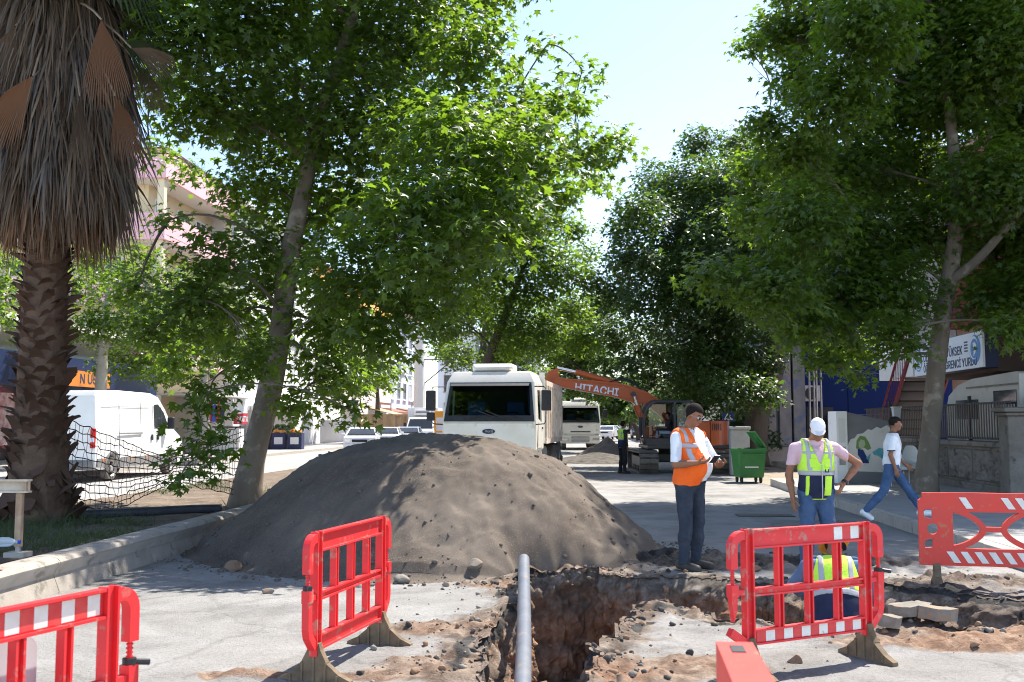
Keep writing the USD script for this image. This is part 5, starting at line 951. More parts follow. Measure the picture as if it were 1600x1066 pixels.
# ------------------------------------------------------------------ vehicles
def man_of(m): 
    q = m3.Manifold(m3.Mesh(np.asarray(m.vertices, np.float32), np.asarray(m.faces, np.uint32)))
    return q
def qslab(p4, th):
    """A thin plate on four corners, thickened along its normal."""
    p = np.array(p4, float); n = np.cross(p[1] - p[0], p[3] - p[0]); n /= np.linalg.norm(n); v = np.vstack([p, p + n * th])
    f = [(0, 2, 1), (0, 3, 2), (4, 5, 6), (4, 6, 7)] + [t for i in range(4) for t in ((i, (i + 1) % 4, (i + 1) % 4 + 4), (i, (i + 1) % 4 + 4, i + 4))]
    return trimesh.Trimesh(v, f, process=False)
def wheel(par, c, r, w, side=1, tm_='rubber', rim='wheel_rim', bolts=5):
    """A tyre and its rim; the axle lies along x and side says which way the rim faces."""
    pr = [(r * .62, -w / 2), (r * .9, -w / 2), (r * .985, -w * .36), (r, -w * .2), (r, w * .2), (r * .985, w * .36), (r * .9, w / 2), (r * .62, w / 2), (r * .62, -w / 2)]
    t = trimesh.creation.revolve(pr, sections=32); t.apply_transform(trimesh.transformations.rotation_matrix(math.pi / 2, [0, 1, 0])); t.apply_translation(c); o = obj('wheel', t, tm_, par, smooth=35)
    d = trimesh.creation.revolve([(0, .02), (r * .2, .03), (r * .24, -.02), (r * .5, -.05), (r * .6, .02), (r * .635, .03), (r * .635, -.1), (0, -.1)], sections=28)
    d.apply_transform(trimesh.transformations.rotation_matrix(math.pi / 2, [0, 1, 0]))
    if side < 0: d.apply_transform(trimesh.transformations.rotation_matrix(math.pi, [0, 0, 1]))
    d.apply_translation(np.array(c) + [side * w * .42, 0, 0]); obj('rim', d, rim, o, smooth=35)
    for k in range(bolts):
        a = 2 * math.pi * k / bolts; obj('rim_opening', cyl(np.array(c) + [side * (w * .42 - .02), math.cos(a) * r * .40, math.sin(a) * r * .40], 'x', r * .11, .05, 10), 'interior', o)
    return o
def loft(prof, half, round_=.06, tumble=None, n=None):
    """A body from its side outline (y, z), half as wide as given, its edges rounded, leaning in above the waist."""
    g_ = Polygon(prof).buffer(0); h_ = g_.buffer(-.05).buffer(.05, quad_segs=3).simplify(.004); p = h_ if h_.geom_type == 'Polygon' and h_.area > .8 * g_.area else g_; p = np.array(p.exterior.coords)[:-1]; c = p.mean(0); secs = []
    for x_, s in ((-1, 1 - round_ * .9), (-.985, 1 - round_ * .3), (-.95, 1), (.95, 1), (.985, 1 - round_ * .3), (1, 1 - round_ * .9)): secs.append((x_, c + (p - c) * (1 - (1 - s) * .55)))
    n_ = len(p); v = []
    for x_, q in secs:
        tb = np.array([tumble(zz) if tumble else 1.0 for zz in q[:, 1]]); v.append(np.c_[x_ * half * tb, q])
    v = np.vstack(v); i, j = np.meshgrid(np.arange(5), np.arange(n_), indexing='ij'); k = (j + 1) % n_
    q = np.stack([i * n_ + j, i * n_ + k, (i + 1) * n_ + k, (i + 1) * n_ + j], -1).reshape(-1, 4); f = np.vstack([q[:, [0, 1, 2]], q[:, [0, 2, 3]]])
    import mapbox_earcut; tri = mapbox_earcut.triangulate_float64(np.ascontiguousarray(p), np.array([n_], np.uint32)).reshape(-1, 3).astype(int)
    f = np.vstack([f[:, ::-1], tri, tri[:, ::-1] + 5 * n_]); m = trimesh.Trimesh(v, f, process=True)
    m.fix_normals(); return m
def side_panel(poly, xs, side, th=.012, off=.004):
    g_ = Polygon(poly).buffer(0); h_ = g_.buffer(-.02).buffer(.02); m = prism(h_ if h_.area > .6 * g_.area else g_, 1.0, 'x'); v = m.vertices
    for _ in range(2): pass
    xx = np.array([xs(zz) for zz in v[:, 2]]) + off + (v[:, 0] > .5) * th; m2 = trimesh.Trimesh(np.c_[xx * side, v[:, 1:]], m.faces if side > 0 else m.faces[:, ::-1], process=False); return m2
# tipper lorry
def tipper(label, loc, rz):
    t = thing('tipper_lorry', label, 'lorry', loc, rz, group='white tipper lorries')
    def hullp(pts, r, n=10): return m3.Manifold.batch_hull([sph(p, r, n) for p in pts])
    def cabpts(i): return [(sx * (w - i), y_ + (i if y_ < 1 else -i), z_ - (i if z_ > 1.5 else -i)) for sx in (-1, 1) for w, y_, z_ in ((1.17, .06, .98), (1.19, .05, 1.72), (1.13, .36, 2.72), (1.02, .55, 2.97), (1.17, 1.9, .98), (1.19, 1.9, 1.72), (1.14, 1.9, 2.72), (1.02, 1.9, 2.97))]
    cab = hullp(cabpts(0), .07); inner = hullp(cabpts(.05), .07); inner2 = hullp(cabpts(.08), .07)
    yf = lambda z_: .05 + (z_ - 1.72) * .31 - .07
    ws = m3.Manifold.hull_points([(sx * w, y_, z_) for sx in (-1, 1) for w, z_ in ((1.10, 1.86), (1.04, 2.66)) for y_ in (yf(z_) - .3, yf(z_) + .35)])
    sw = [m3.Manifold.hull_points([(s * x_, y_, z_) for x_ in (.9, 1.5) for y_, z_ in ((.42, 1.78), (.60, 2.55), (1.35, 2.55), (1.35, 1.66))]) for s in (-1, 1)]
    body = cab - inner - ws - sw[0] - sw[1]; lin = inner - inner2 - ws - sw[0] - sw[1]
    cb = obj('cab', tm(body), 'truck_white', t, smooth=30); obj('lining', tm(lin), 'interior', cb)
    obj('windscreen_surround', tm(m3.Manifold.hull_points([(sx * w, y_, z_) for sx in (-1, 1) for w, z_ in ((1.205, 1.70), (1.17, 1.84), (1.09, 2.74)) for y_ in (yf(z_) - .022, yf(z_) + .02)]) - ws), 'black_plastic', cb)
    obj('windscreen', tm(m3.Manifold.hull_points([(sx * (w + .01), y_, z_) for sx in (-1, 1) for w, z_ in ((1.10, 1.85), (1.04, 2.67)) for y_ in (yf(z_) - .006, yf(z_) + .0)])), 'windscreen', cb)
    for s in (-1, 1):
        obj('side_window', qslab([(s * 1.235, .44, 1.76), (s * 1.235, 1.36, 1.64), (s * 1.20, 1.36, 2.56), (s * 1.20, .62, 2.56)][::s], .004), 'windscreen', cb)
        d_ = obj('door', qslab([(s * 1.262, .30, 1.0), (s * 1.262, 1.46, 1.0), (s * 1.264, 1.46, 1.62), (s * 1.264, .36, 1.70)][::s], .006), 'truck_white', cb); obj('handle', box((s * 1.268, 1.2, 1.5), (s * 1.29, 1.38, 1.55)), 'black_plastic', d_) if False else obj('door_handle', box((s * 1.272, 1.2, 1.5), (s * 1.29, 1.38, 1.55)), 'black_plastic', cb)
        m_ = obj('mirror', rbox((s * 1.40 if s > 0 else -1.66, -.2, 1.98), (1.66 if s > 0 else s * 1.40, -.10, 2.52), .03, 6), 'black_plastic', t, smooth=30); obj('mirror_arm', tube([(s * 1.2, .1, 2.62), (s * 1.47, -.11, 2.61), (s * 1.5, -.13, 2.58), (s * 1.5, -.13, 2.5)], .016, 6), 'black_plastic', m_); obj('mirror_arm', tube([(s * 1.24, .0, 1.62), (s * 1.47, -.11, 1.64), (s * 1.5, -.13, 1.68), (s * 1.5, -.13, 2.0)], .016, 6), 'black_plastic', m_)
        obj('lower_mirror', rbox((s * 1.42 if s > 0 else -1.64, -.2, 1.72), (1.64 if s > 0 else s * 1.42, -.10, 1.94), .025, 6), 'black_plastic', m_, smooth=30) if s < 0 else None
        obj('indicator', rbox((s * 1.02 - .09, -.05, 1.02), (s * 1.02 + .09, -.012, 1.12), .01, 6), 'sign_orange2', t)
        w_ = prism([(.95 + .62 * math.cos(a), .52 + .62 * math.sin(a)) for a in np.linspace(.12, 3.0, 14)] + [(.95 + .56 * math.cos(a), .52 + .56 * math.sin(a)) for a in np.linspace(3.0, .12, 14)], .4, 'x', s * 1.03 - .2); obj('mudguard', w_, 'truck_white', t)
        obj('headlight', rbox((s * .95 - .2, -.13, .56), (s * .95 + .2, -.09, .76), .02, 6), 'chrome', t)
        obj('step', rbox((s * 1.06 - .12, .2, .42), (s * 1.06 + .12, .42, .50), .02, 6), 'black_plastic', t)
        for y_ in (.95, 5.3, 6.6): wheel(t, (s * 1.02, y_, .51), .51, .30 if y_ < 2 else .52, s, 'dusty_rubber', bolts=8)
        obj('side_guard', box((s * 1.1 - .05, 1.9, .55), (s * 1.1 + .05, 4.5, .85)), 'dark_steel', t)
        if s > 0: obj('fuel_tank', rbox((.75, 2.2, .5), (1.18, 3.5, 1.0), .08, 8), 'metal_pole', t, smooth=30)
        # tipper side: sheet, rim and ribs
        obj('side_sheet', box((s * 1.22 - .02, 2.2, 1.22), (s * 1.22 + .02, 7.2, 2.72)), 'tipper_paint', t); obj('top_rim', box((s * 1.24 - .07, 2.19, 2.722), (s * 1.24 + .07, 7.25, 2.86)), 'tipper_paint', t); obj('bottom_rim', box((s * 1.24 - .06, 2.19, 1.08), (s * 1.24 + .06, 7.25, 1.216)), 'tipper_paint', t)
        for k in range(9): y_ = 2.22 + k * .612; obj('rib', box((s * 1.242, y_, 1.22), (s * 1.32, y_ + .12, 2.719)), 'tipper_paint', t)
        obj('lamp', rbox((s * 1.0 - .1, -.06, .9), (s * 1.0 + .1, -.02, .97), .01, 6), 'chrome', t)
    obj('floor', box((-1.19, 2.2, 1.1), (1.19, 7.2, 1.2)), 'tipper_paint', t); obj('headboard', box((-1.25, 2.1, 1.1), (1.25, 2.185, 3.02)), 'truck_white', t); obj('headboard_post', box((1.12, 2.02, 1.1), (1.26, 2.095, 3.08)), 'truck_white', t); obj('headboard_post', box((-1.26, 2.02, 1.1), (-1.12, 2.095, 3.08)), 'truck_white', t); obj('tailgate', box((-1.25, 7.26, 1.1), (1.25, 7.34, 2.8)), 'tipper_paint', t)
    obj('chassis', cat_([box((-.5, .6, .75), (-.36, 7.1, 1.05)), box((.36, .6, .75), (.5, 7.1, 1.05))]), 'dark_steel', t); obj('axle', cat_([bar((-1, y_, .51), (1, y_, .51), .09) for y_ in (.95, 5.3, 6.6)]), 'dark_steel', t)
    obj('front_panel', rbox((-1.21, -.055, 1.02), (1.21, -.02, 1.66), .015, 6), 'truck_white', t, smooth=30)
    obj('bumper', rbox((-1.24, -.10, .40), (1.24, .3, .93), .06, 8), 'truck_white', t, smooth=30); gr_ = obj('grille', box((-.55, -.106, .52), (.55, -.10, .84)), 'black_plastic', t)
    for k in range(4): obj('grille_bar', box((-.54, -.125, .55 + k * .075), (.54, -.107, .585 + k * .075)), 'truck_white', gr_)
    obj('air_slot', box((-.62, -.062, 1.10), (.62, -.056, 1.17)), 'black_plastic', t)
    e = obj('badge', xf(prism(Polygon([(.17 * math.cos(a), .066 * math.sin(a)) for a in np.linspace(0, 2 * math.pi, 33)[:-1]]), .012, 'y'), (0, -.07, 1.44)), 'badge_blue', t); obj('badge_lettering', text('Ford', .062, (-.085, -.0705, 1.415), (1, 0, 0), (0, 0, 1), .003, False, 1.1), 'chrome', e)
    for k in (-1, 1): obj('wiper', cat_([bar((k * .1 + .35, -.06, 1.78), (k * .1 - .2, -.01, 1.98), .014), bar((k * .5, -.05, 1.76), (k * .5 + .25, -.03, 1.86), .012)]), 'black_plastic', cb)
    obj('dashboard', rbox((-1.0, .22, 1.35), (1.0, .6, 1.80), .06, 6), 'interior', cb); obj('steering_wheel', xf(trimesh.creation.torus(.21, .02, 20, 8), (.5, .68, 1.85), 0, .5), 'black_plastic', cb, smooth=True)
    for s in (-.55, .55): obj('seat', cat_([rbox((s - .25, 1.25, 1.3), (s + .25, 1.4, 2.25), .05, 6), rbox((s - .25, .85, 1.2), (s + .25, 1.3, 1.4), .05, 6)]), 'seat_blue', cb, smooth=30)
    obj('curtain', qslab([(.98, .62, 1.9), (1.06, 1.5, 1.9), (1.0, 1.5, 2.6), (.92, .7, 2.6)], .02), 'seat_blue', cb)
    obj('roof_unit', rhull([(a, b, c) for a in (-.5, .5) for b in (.7, 1.4) for c in (3.1, 3.2)] + [(a * .9, .6, 3.13) for a in (-.5, .5)], .06, 8), 'truck_white', t, smooth=30); obj('roof_foot', box((-.4, .75, 3.02), (.4, 1.35, 3.06)), 'black_plastic', t)
    obj('sun_visor', qslab([(-1.05, .02, 2.63), (1.05, .02, 2.63), (1.05, .18, 2.70), (-1.05, .18, 2.70)], .012), 'black_plastic', t)
    obj('number_plate', box((-.26, -.115, .42), (.26, -.107, .52)), 'sign_white', t)
    obj('load', rock(1.15, 77, .35, 3).apply_transform(np.diag([1, 2.0, 1, 1])).apply_translation((0, 4.7, 2.25)), 'sand', t, smooth=True)
    return t
mat('badge_blue', (.012, .02, .07), None, 3, .3); mat('seat_blue', (.03, .09, .28), (.05, .13, .34), 8, .9)
p0, p1 = at(764, 700, 27.0), at(907, 700, 64.0)
lorry = tipper('white tipper lorry with a blue oval badge standing just behind the sand pile', (p0[0], p0[1], 0), math.radians(-3.6))
dup(lorry, (p1[0], p1[1], 0), math.radians(3.5), 'white tipper lorry further up the street, seen whole under the excavator boom')
# white panel van, seen from behind and from its right side
def van():
    c0, c1 = at(128, 752, 28.2), at(262, 737, 33.2); r = np.array([-14.55, 27.6])
    t = thing('panel_van', 'long white panel van standing on the left road behind the palm', 'van', (r[0], r[1], .012), math.radians(-1))
    tb = lambda z_: 1.0 - .10 * np.clip((z_ - 1.1) / 1.45, 0, 1) ** 1.3
    prof = [(0.03, .42), (0, 1.0), (.04, 2.40), (.16, 2.56), (1.5, 2.60), (3.6, 2.58), (4.15, 2.46), (4.62, 2.08), (5.05, 1.62), (5.30, 1.42), (5.72, 1.22), (5.92, 1.02), (5.98, .6), (5.94, .34), (.2, .34)]
    m = man_of(loft(prof, 1.02, .05, tb))
    for y_ in (1.0, 4.95): m = m - m3.Manifold.cylinder(3, .44, .44, 32).translate([0, 0, -1.5]).rotate([0, 90, 0]).translate([0, y_, .36])
    obj('body', tm(m), 'white_paint', t, smooth=28); xs = lambda z_: 1.02 * float(tb(z_))
    for s in (-1, 1):
        obj('door_glass', side_panel([(3.78, 1.52), (3.78, 2.22), (4.05, 2.24), (4.45, 1.98), (4.72, 1.60), (4.4, 1.5)], xs, s), 'glass_dark', t); obj('quarter_bar', side_panel([(4.2, 1.5), (4.2, 2.16), (4.26, 2.13), (4.26, 1.5)], xs, s, .016, .005), 'black_plastic', t)
        obj('lower_trim', side_panel([(1.5, .40), (1.5, .66), (4.45, .66), (4.45, .40)], xs, s, .02), 'trim_grey', t); obj('rear_trim', side_panel([(.1, .42), (.1, .66), (.5, .66), (.52, .42)], xs, s, .02), 'trim_grey', t)
        obj('slide_rail', side_panel([(1.35, 1.32), (1.35, 1.37), (2.9, 1.37), (2.9, 1.32)], xs, s, .02), 'trim_grey', t)
        for y_ in (3.5, 3.92): obj('door_handle', side_panel([(y_, 1.12), (y_, 1.30), (y_ + .1, 1.30), (y_ + .1, 1.12)], xs, s, .03), 'black_plastic', t)
        for q in ([(3.66, .7), (3.66, 2.2)], [(2.85, .7), (2.85, 2.28)], [(1.45, .7), (1.45, 2.3)]): obj('panel_gap', side_panel([(q[0][0], q[0][1]), (q[1][0], q[1][1]), (q[1][0] + .02, q[1][1]), (q[0][0] + .02, q[0][1])], xs, s, .003, .001), 'trim_grey', t)
        obj('waist_crease', side_panel([(.4, 2.12), (.4, 2.135), (3.4, 2.135), (3.4, 2.12)], xs, s, .004, .001), 'trim_grey', t)
        for y_ in (.42, 2.1, 3.2): obj('side_marker', side_panel([(y_, .56), (y_, .66), (y_ + .1, .66), (y_ + .1, .56)], xs, s, .024), 'lamp_amber', t)
        obj('mirror', rbox((1.06 if s > 0 else -1.28, 4.52, 1.46), (1.28 if s > 0 else -1.06, 4.68, 1.84), .04, 6), 'black_plastic', t, smooth=30)
        ar = [(1.0 + .50 * math.cos(a), .36 + .50 * math.sin(a)) for a in np.linspace(.05, math.pi - .05, 18)] + [(1.0 + .43 * math.cos(a), .36 + .43 * math.sin(a)) for a in np.linspace(math.pi - .05, .05, 18)]
        obj('arch_trim', side_panel(ar, xs, s, .03), 'trim_grey', t); obj('arch_trim', side_panel([(a + 3.95, b) for a, b in ar], xs, s, .03), 'trim_grey', t)
        for y_ in (1.0, 4.95): wheel(t, (s * .90, y_, .36), .36, .22, s, 'dusty_rubber', bolts=5)
        obj('tail_light', rbox((s * .93 - .07, -.03, .95), (s * .93 + .07, .06, 1.5), .02, 6), 'lamp_red', t, smooth=30); obj('tail_light_clear', rbox((s * .93 - .06, -.036, 1.12), (s * .93 + .06, -.028, 1.24), .003, 6), 'sign_white', t)
    obj('rear_bumper', rbox((-.98, -.08, .36), (.98, .1, .62), .04, 6), 'trim_grey', t, smooth=30); obj('rear_door_gap', box((-.012, -.012, .7), (.012, .012, 2.3)), 'trim_grey', t); obj('number_plate', box((-.6, -.02, .85), (-.1, -.004, .97)), 'sign_white', t)
    obj('windscreen', tm(m3.Manifold.hull_points([(sx * w, y_ + o, z_ + o * .8) for sx in (-1, 1) for w, y_, z_ in ((.80, 4.20, 2.43), (.92, 5.00, 1.70)) for o in (.0, .03)])), 'glass_dark', t)
    return t
mat('trim_grey', (.14, .14, .145), (.22, .21, .2), 4, .7, .3); mat('lamp_amber', (.62, .2, .02), None, 3, .3); mat('lamp_red', (.5, .015, .012), None, 3, .25)
van()
# parked cars, roofs showing over the pile
def car(label, paint, loc, rz, L=4.3, hgt=1.41, tail=.75):
    t = thing('parked_car', label, 'car', loc, rz, group='cars parked on the left road')
    low = [(0, .38), (-.02, .75), (.06, .92), (1.25, 1.0), (L - .75, 1.04), (L - .06, 1.0), (L, .7), (L - .02, .36), (.1, .3)]
    m = man_of(loft(low, .86, .06))
    for y_ in (.82, L - .82): m = m - m3.Manifold.cylinder(3, .35, .35, 24).translate([0, 0, -1.5]).rotate([0, 90, 0]).translate([0, y_, .31])
    obj('body', tm(m), paint, t, smooth=28)
    gt = lambda z_: .96 - .26 * (z_ - 1.0) / .46
    obj('glasshouse', loft([(1.0, .98), (1.72, hgt - .05), (1.85, hgt - .04), (L - tail - .55, hgt - .04), (L - tail, .98)], .84, .02, gt), 'glass_dark', t, smooth=28)
    obj('roof', loft([(1.72, hgt - .06), (1.88, hgt), (L - tail - .65, hgt), (L - tail - .5, hgt - .06)], .70, .02), paint, t, smooth=28)
    for s in (-1, 1):
        for (a, b) in (((1.0, .99), (1.72, hgt - .05)), ((L - tail, .99), (L - tail - .55, hgt - .05)), ((2.5, .99), (2.5, hgt - .05))): obj('pillar', bar((s * .845 * gt(1.0) * 1.0, a[0], a[1]), (s * .845 * gt(hgt - .05), b[0], b[1]), .035, 6), paint, t)
        obj('mirror', rbox((s * .98 - .09, 1.3, .98), (s * .98 + .09, 1.42, 1.12), .03, 6), paint, t, smooth=30); obj('headlight', rbox((s * .62 - .16, -.035, .68), (s * .62 + .16, .05, .84), .02, 6), 'chrome', t)
        for y_ in (.82, L - .82): wheel(t, (s * .76, y_, .31), .31, .2, s, 'rubber')
    obj('bumper', rbox((-.8, -.06, .36), (.8, .1, .58), .04, 6), paint, t, smooth=30); obj('grille', box((-.4, -.03, .66), (.4, -.015, .8)), 'black_plastic', t)
    return t
mat('car_white', (.78, .78, .78), None, 2, .25, .5, coat=.4); mat('car_silver', (.42, .43, .45), None, 2, .3, .5, metal=.3, coat=.4); mat('car_dark', (.05, .055, .06), None, 2, .25, .5, coat=.4)
for lb, pa, px, d, rz in [('white estate car nearest the fruit stand, its roof over the left of the pile', 'car_white', 562, 54, .15), ('white hatchback between the estate car and the box lorry, roof over the pile', 'car_white', 600, 62, .1), ('grey car whose roof shows just left of the white box lorry', 'car_silver', 633, 68, .05)]:
    c = at(px, 690, d); car(lb, pa, (c[0], c[1], .012), rz)
for i, (px, d, pa, lb) in enumerate([(944, 105, 'car_white', 'white car far up the street, left of the far worker'), (1000, 112, 'car_dark', 'dark car far up the street beside the excavator cab'), (962, 120, 'car_silver', 'silver car far up the street right of the far sand heap')]):
    c = at(px, 680, d); car(lb, pa, (c[0], c[1], .0), .2 * (i - 1))
# white box lorry facing the viewer
c = at(655, 690, 73); bl = thing('box_lorry', 'white refrigerated box lorry facing the viewer left of the front tipper cab', 'lorry', (c[0], c[1], .012), .05)
tb2 = lambda z_: 1.0 - .12 * np.clip((z_ - 1.2) / .9, 0, 1)
obj('cab', loft([(0, .4), (-.03, .8), (.08, 1.1), (.5, 1.25), (1.05, 1.95), (1.25, 2.08), (2.2, 2.1), (2.2, .4)], 1.0, .04, tb2), 'white_paint', bl, smooth=28)
obj('windscreen', tm(m3.Manifold.hull_points([(sx * w, y_ - o, z_ + o * .8) for sx in (-1, 1) for w, y_, z_ in ((.90, .52, 1.30), (.78, 1.03, 1.93)) for o in (-.02, .03)])), 'glass_dark', bl)
obj('box_body', rbox((-1.1, 2.3, .75), (1.1, 6.0, 2.78), .03, 6), 'box_white', bl, smooth=30); obj('cooling_unit', rbox((-.6, 2.0, 2.25), (.6, 2.295, 2.65), .04, 6), 'box_white', bl, smooth=30); obj('cooling_grille', box((-.5, 1.98, 2.38), (.5, 1.999, 2.52)), 'trim_grey', bl)
for s in (-1, 1):
    for y_ in (.85, 4.8): wheel(bl, (s * .88, y_, .35), .35, .22, s, 'rubber')
    obj('headlight', rbox((s * .75 - .14, -.05, .8), (s * .75 + .14, .1, 1.0), .03, 6), 'chrome', bl); obj('mirror', rbox((s * 1.12 - .1, .7, 1.35), (s * 1.12 + .1, .82, 1.7), .03, 6), 'black_plastic', bl); obj('side_window', qslab([(s * 1.003, .85, 1.3), (s * 1.003, 1.75, 1.3), (s * .93, 1.75, 1.9), (s * .93, 1.15, 1.9)][::s], .012), 'glass_dark', bl)
obj('chassis', box((-.5, 1.8, .5), (.5, 5.9, .74)), 'dark_steel', bl)
# excavator, its boom reaching left behind the front tipper
ec = at(1057, 700, 35.2); EX = thing('excavator', 'orange tracked excavator with a dark cab, boom stretched left over the street', 'excavator', (ec[0], ec[1], 0), YAW)
for s in (-1, 1):
    xc = s * 1.18
    out_ = [(1.45 * math.copysign(1, math.cos(a)) + .375 * math.cos(a), .375 + .375 * math.sin(a)) for a in np.linspace(-math.pi / 2, 1.5 * math.pi, 40)]
    ring_ = Polygon(out_).buffer(0); tr_ = obj('track', prism(ring_.buffer(-.02).difference(ring_.buffer(-.07)), .60, 'x', xc - .30), 'track_steel', EX)
    per = ring_.exterior; n_ = 46
    for k in range(n_):
        p_ = per.interpolate(k / n_, normalized=True); q_ = per.interpolate((k + .02) / n_, normalized=True); a_ = math.atan2(q_.y - p_.y, q_.x - p_.x)
        obj('track_shoe', xf(cat_([cbox((0, 0, -.012), (.62, .135, .025)), cbox((0, .03, .012), (.60, .02, .024))]), (xc, p_.x, p_.y), 0, a_ + (math.pi if True else 0)), 'track_steel', tr_)
    obj('track_frame', rbox((xc - .2, -1.3, .2), (xc + .2, 1.3, .56), .05, 6), 'dark_steel', tr_, smooth=30)
    for y_ in (-1.45, 1.45): obj('sprocket', cyl((xc, y_, .375), 'x', .27, .34, 20), 'track_steel', tr_)
    for k in range(6): obj('roller', cyl((xc, -1.1 + k * .44, .18), 'x', .1, .36, 12), 'track_steel', tr_)
obj('undercarriage', rbox((-1.0, -.6, .35), (1.0, .6, .66), .06, 6), 'dark_steel', EX, smooth=30); obj('slew_ring', cyl((0, 0, .72), 'z', .62, .14, 28), 'dark_steel', EX)
dk = obj('deck', rbox((-1.15, -1.2, .80), (1.75, 1.2, .93), .03, 6), 'dark_steel', EX, smooth=30)
cwp = [(1.0 + .72 * math.cos(a), 1.2 * math.sin(a)) for a in np.linspace(-math.pi / 2, math.pi / 2, 20)] + [(.95, 1.2), (.95, -1.2)]
obj('counterweight', cat_([prism(Polygon(cwp).buffer(-.04).buffer(.04), 1.04, 'z', .69)]), 'excavator_orange', EX, smooth=30)
obj('engine_cover', rbox((.46, -1.2, .94), (.945, 1.2, 1.72), .05, 8), 'excavator_orange', EX, smooth=30); obj('right_cover', rbox((-1.1, .35, .94), (.45, 1.2, 1.55), .05, 8), 'excavator_orange', EX, smooth=30)
for k in range(5): obj('vent_slot', box((.99 + k * .07, -1.206, 1.42), (1.02 + k * .07, -1.19, 1.64)), 'interior', EX)
obj('exhaust', tube([(.75, .5, 1.7), (.75, .5, 2.05), (.82, .5, 2.12)], .05, 10), 'dark_steel', EX, smooth=True)
obj('rear_lamp', box((1.55, -.62, 1.2), (1.60, -.5, 1.32)), 'lamp_amber', EX)
# cab: frame of tubes, panels and glass
cx0, cx1, cy0, cy1, cz0, cz1 = -1.28, .42, -1.19, -.28, .80, 2.44
cabp = obj('cab_base', rhull([(cx0 + .28, y_, cz0 + .05) for y_ in (cy0 + .05, cy1 - .05)] + [(cx0 + .06, y_, 1.12) for y_ in (cy0 + .05, cy1 - .05)] + [(cx1 - .05, y_, z_) for y_ in (cy0 + .05, cy1 - .05) for z_ in (cz0 + .05, 1.12)], .05, 6), 'dark_steel', EX, smooth=30)
obj('cab_roof', rhull([(x_, y_, cz1 - .07) for x_ in (cx0 + .42, cx1 - .06) for y_ in (cy0 + .06, cy1 - .06)], .06, 8), 'dark_steel', EX, smooth=30)
def strut(a, b, r=.045, par=cabp): obj('cab_pillar', tube(spline([a, (np.array(a) + b) / 2 + (0, 0, 0), b], 4), r, 8), 'dark_steel', par, smooth=True)
for y_ in (cy0 + .05, cy1 - .05):
    obj('cab_pillar', tube(spline([(cx0 + .28, y_, .85), (cx0 + .06, y_, 1.15), (cx0 + .03, y_, 1.7), (cx0 + .22, y_, 2.25), (cx0 + .42, y_, 2.38)], 12), .05, 8), 'dark_steel', cabp, smooth=True)
    strut((cx1 - .06, y_, 1.1), (cx1 - .06, y_, 2.38)); strut((-.22, y_, 1.1), (-.22, y_, 2.38), .05)
obj('door_panel', box((-1.18, cy0 - .012, .95), (-.27, cy0 + .03, 1.14)), 'dark_steel', cabp); obj('rear_side_panel', box((-.16, cy0 - .006, 1.16), (.36, cy0 + .01, 1.52)), 'dark_steel', cabp); obj('rear_side_glass', box((-.16, cy0 + .0, 1.525), (.36, cy0 + .008, 2.33)), 'windscreen', cabp); obj('far_glass', box((cx0 + .3, cy1 - .06, 1.15), (.36, cy1 - .052, 2.33)), 'clear_glass', cabp); obj('front_glass', qslab([(cx0 + .04, cy0 + .1, 1.2), (cx0 + .02, cy1 - .1, 1.2), (cx0 + .20, cy1 - .1, 2.2), (cx0 + .20, cy0 + .1, 2.2)], .006), 'clear_glass', cabp); obj('rear_window', box((cx1 - .07, cy0 + .1, 1.55), (cx1 - .062, cy1 - .1, 2.33)), 'windscreen', cabp)
obj('round_sticker', cyl((-.06, cy0 - .008, 1.44), 'y', .06, .004, 20), 'sign_white', cabp)
obj('cab_seat', cat_([rbox((-.60, -1.0, 1.15), (-.1, -.5, 1.30), .05, 6), rbox((-.22, -1.0, 1.3), (-.08, -.5, 1.95), .05, 6)]), 'interior', cabp, smooth=30); obj('console', rbox((-.75, -.5, 1.1), (-.3, -.36, 1.5), .03, 6), 'interior', cabp); obj('lever', bar((-.72, -1.0, 1.1), (-.78, -.98, 1.55), .02), 'black_plastic', cabp); obj('yellow_lever', bar((-.95, -1.08, 1.22), (-.70, -1.08, 1.24), .014), 'lamp_amber', cabp)
obj('handrail', tube(spline([(-1.36, cy0, .95), (-1.42, cy0, 1.4), (-1.36, cy0, 2.0), (-1.28, cy0, 2.35)], 10), .016, 6), 'dark_steel', cabp, smooth=True); obj('wing_mirror', rbox((-1.44, cy0 - .14, 1.55), (-1.38, cy0 + .02, 1.85), .02, 6), 'black_plastic', cabp)
# boom, stick, cylinders
K = 45.3
def bz(px, py): return ((px - 1057) / K, 1.65 + (662 - py) / K)
boom = Polygon([bz(*q) for q in [(1044, 668), (1034, 652), (1014, 636), (984, 628), (960, 621), (878, 606), (864, 602), (858, 594), (866, 588), (878, 592), (930, 596), (975, 601), (996, 608), (1012, 614), (1034, 628), (1056, 660)]])
bo = obj('boom', prism(boom.buffer(-.03).buffer(.03), .44, 'y', -.22), 'excavator_orange', EX, smooth=25)
obj('boom_edge', cat_([prism(boom.difference(boom.buffer(-.05)), .03, 'y', -.252), prism(boom.difference(boom.buffer(-.05)), .03, 'y', .222)]), 'excavator_orange', bo)
a0, a1 = np.array(bz(898, 611.0)), np.array(bz(941, 616.5)); obj('boom_lettering', text('HITACHI', .25, (a0[0], -.2225, a0[1]), (a1[0] - a0[0], 0, a1[1] - a0[1]), (-(a1[1] - a0[1]), 0, a1[0] - a0[0]), .006, True, 1.0), 'sign_white', bo)
stick = Polygon([bz(*q) for q in [(873, 576), (878, 600), (872, 612), (866, 700), (856, 702), (852, 640), (853, 598), (858, 582)]]); so = obj('stick', prism(stick.buffer(-.04).buffer(.04), .34, 'y', -.17), 'excavator_orange', EX, smooth=25)
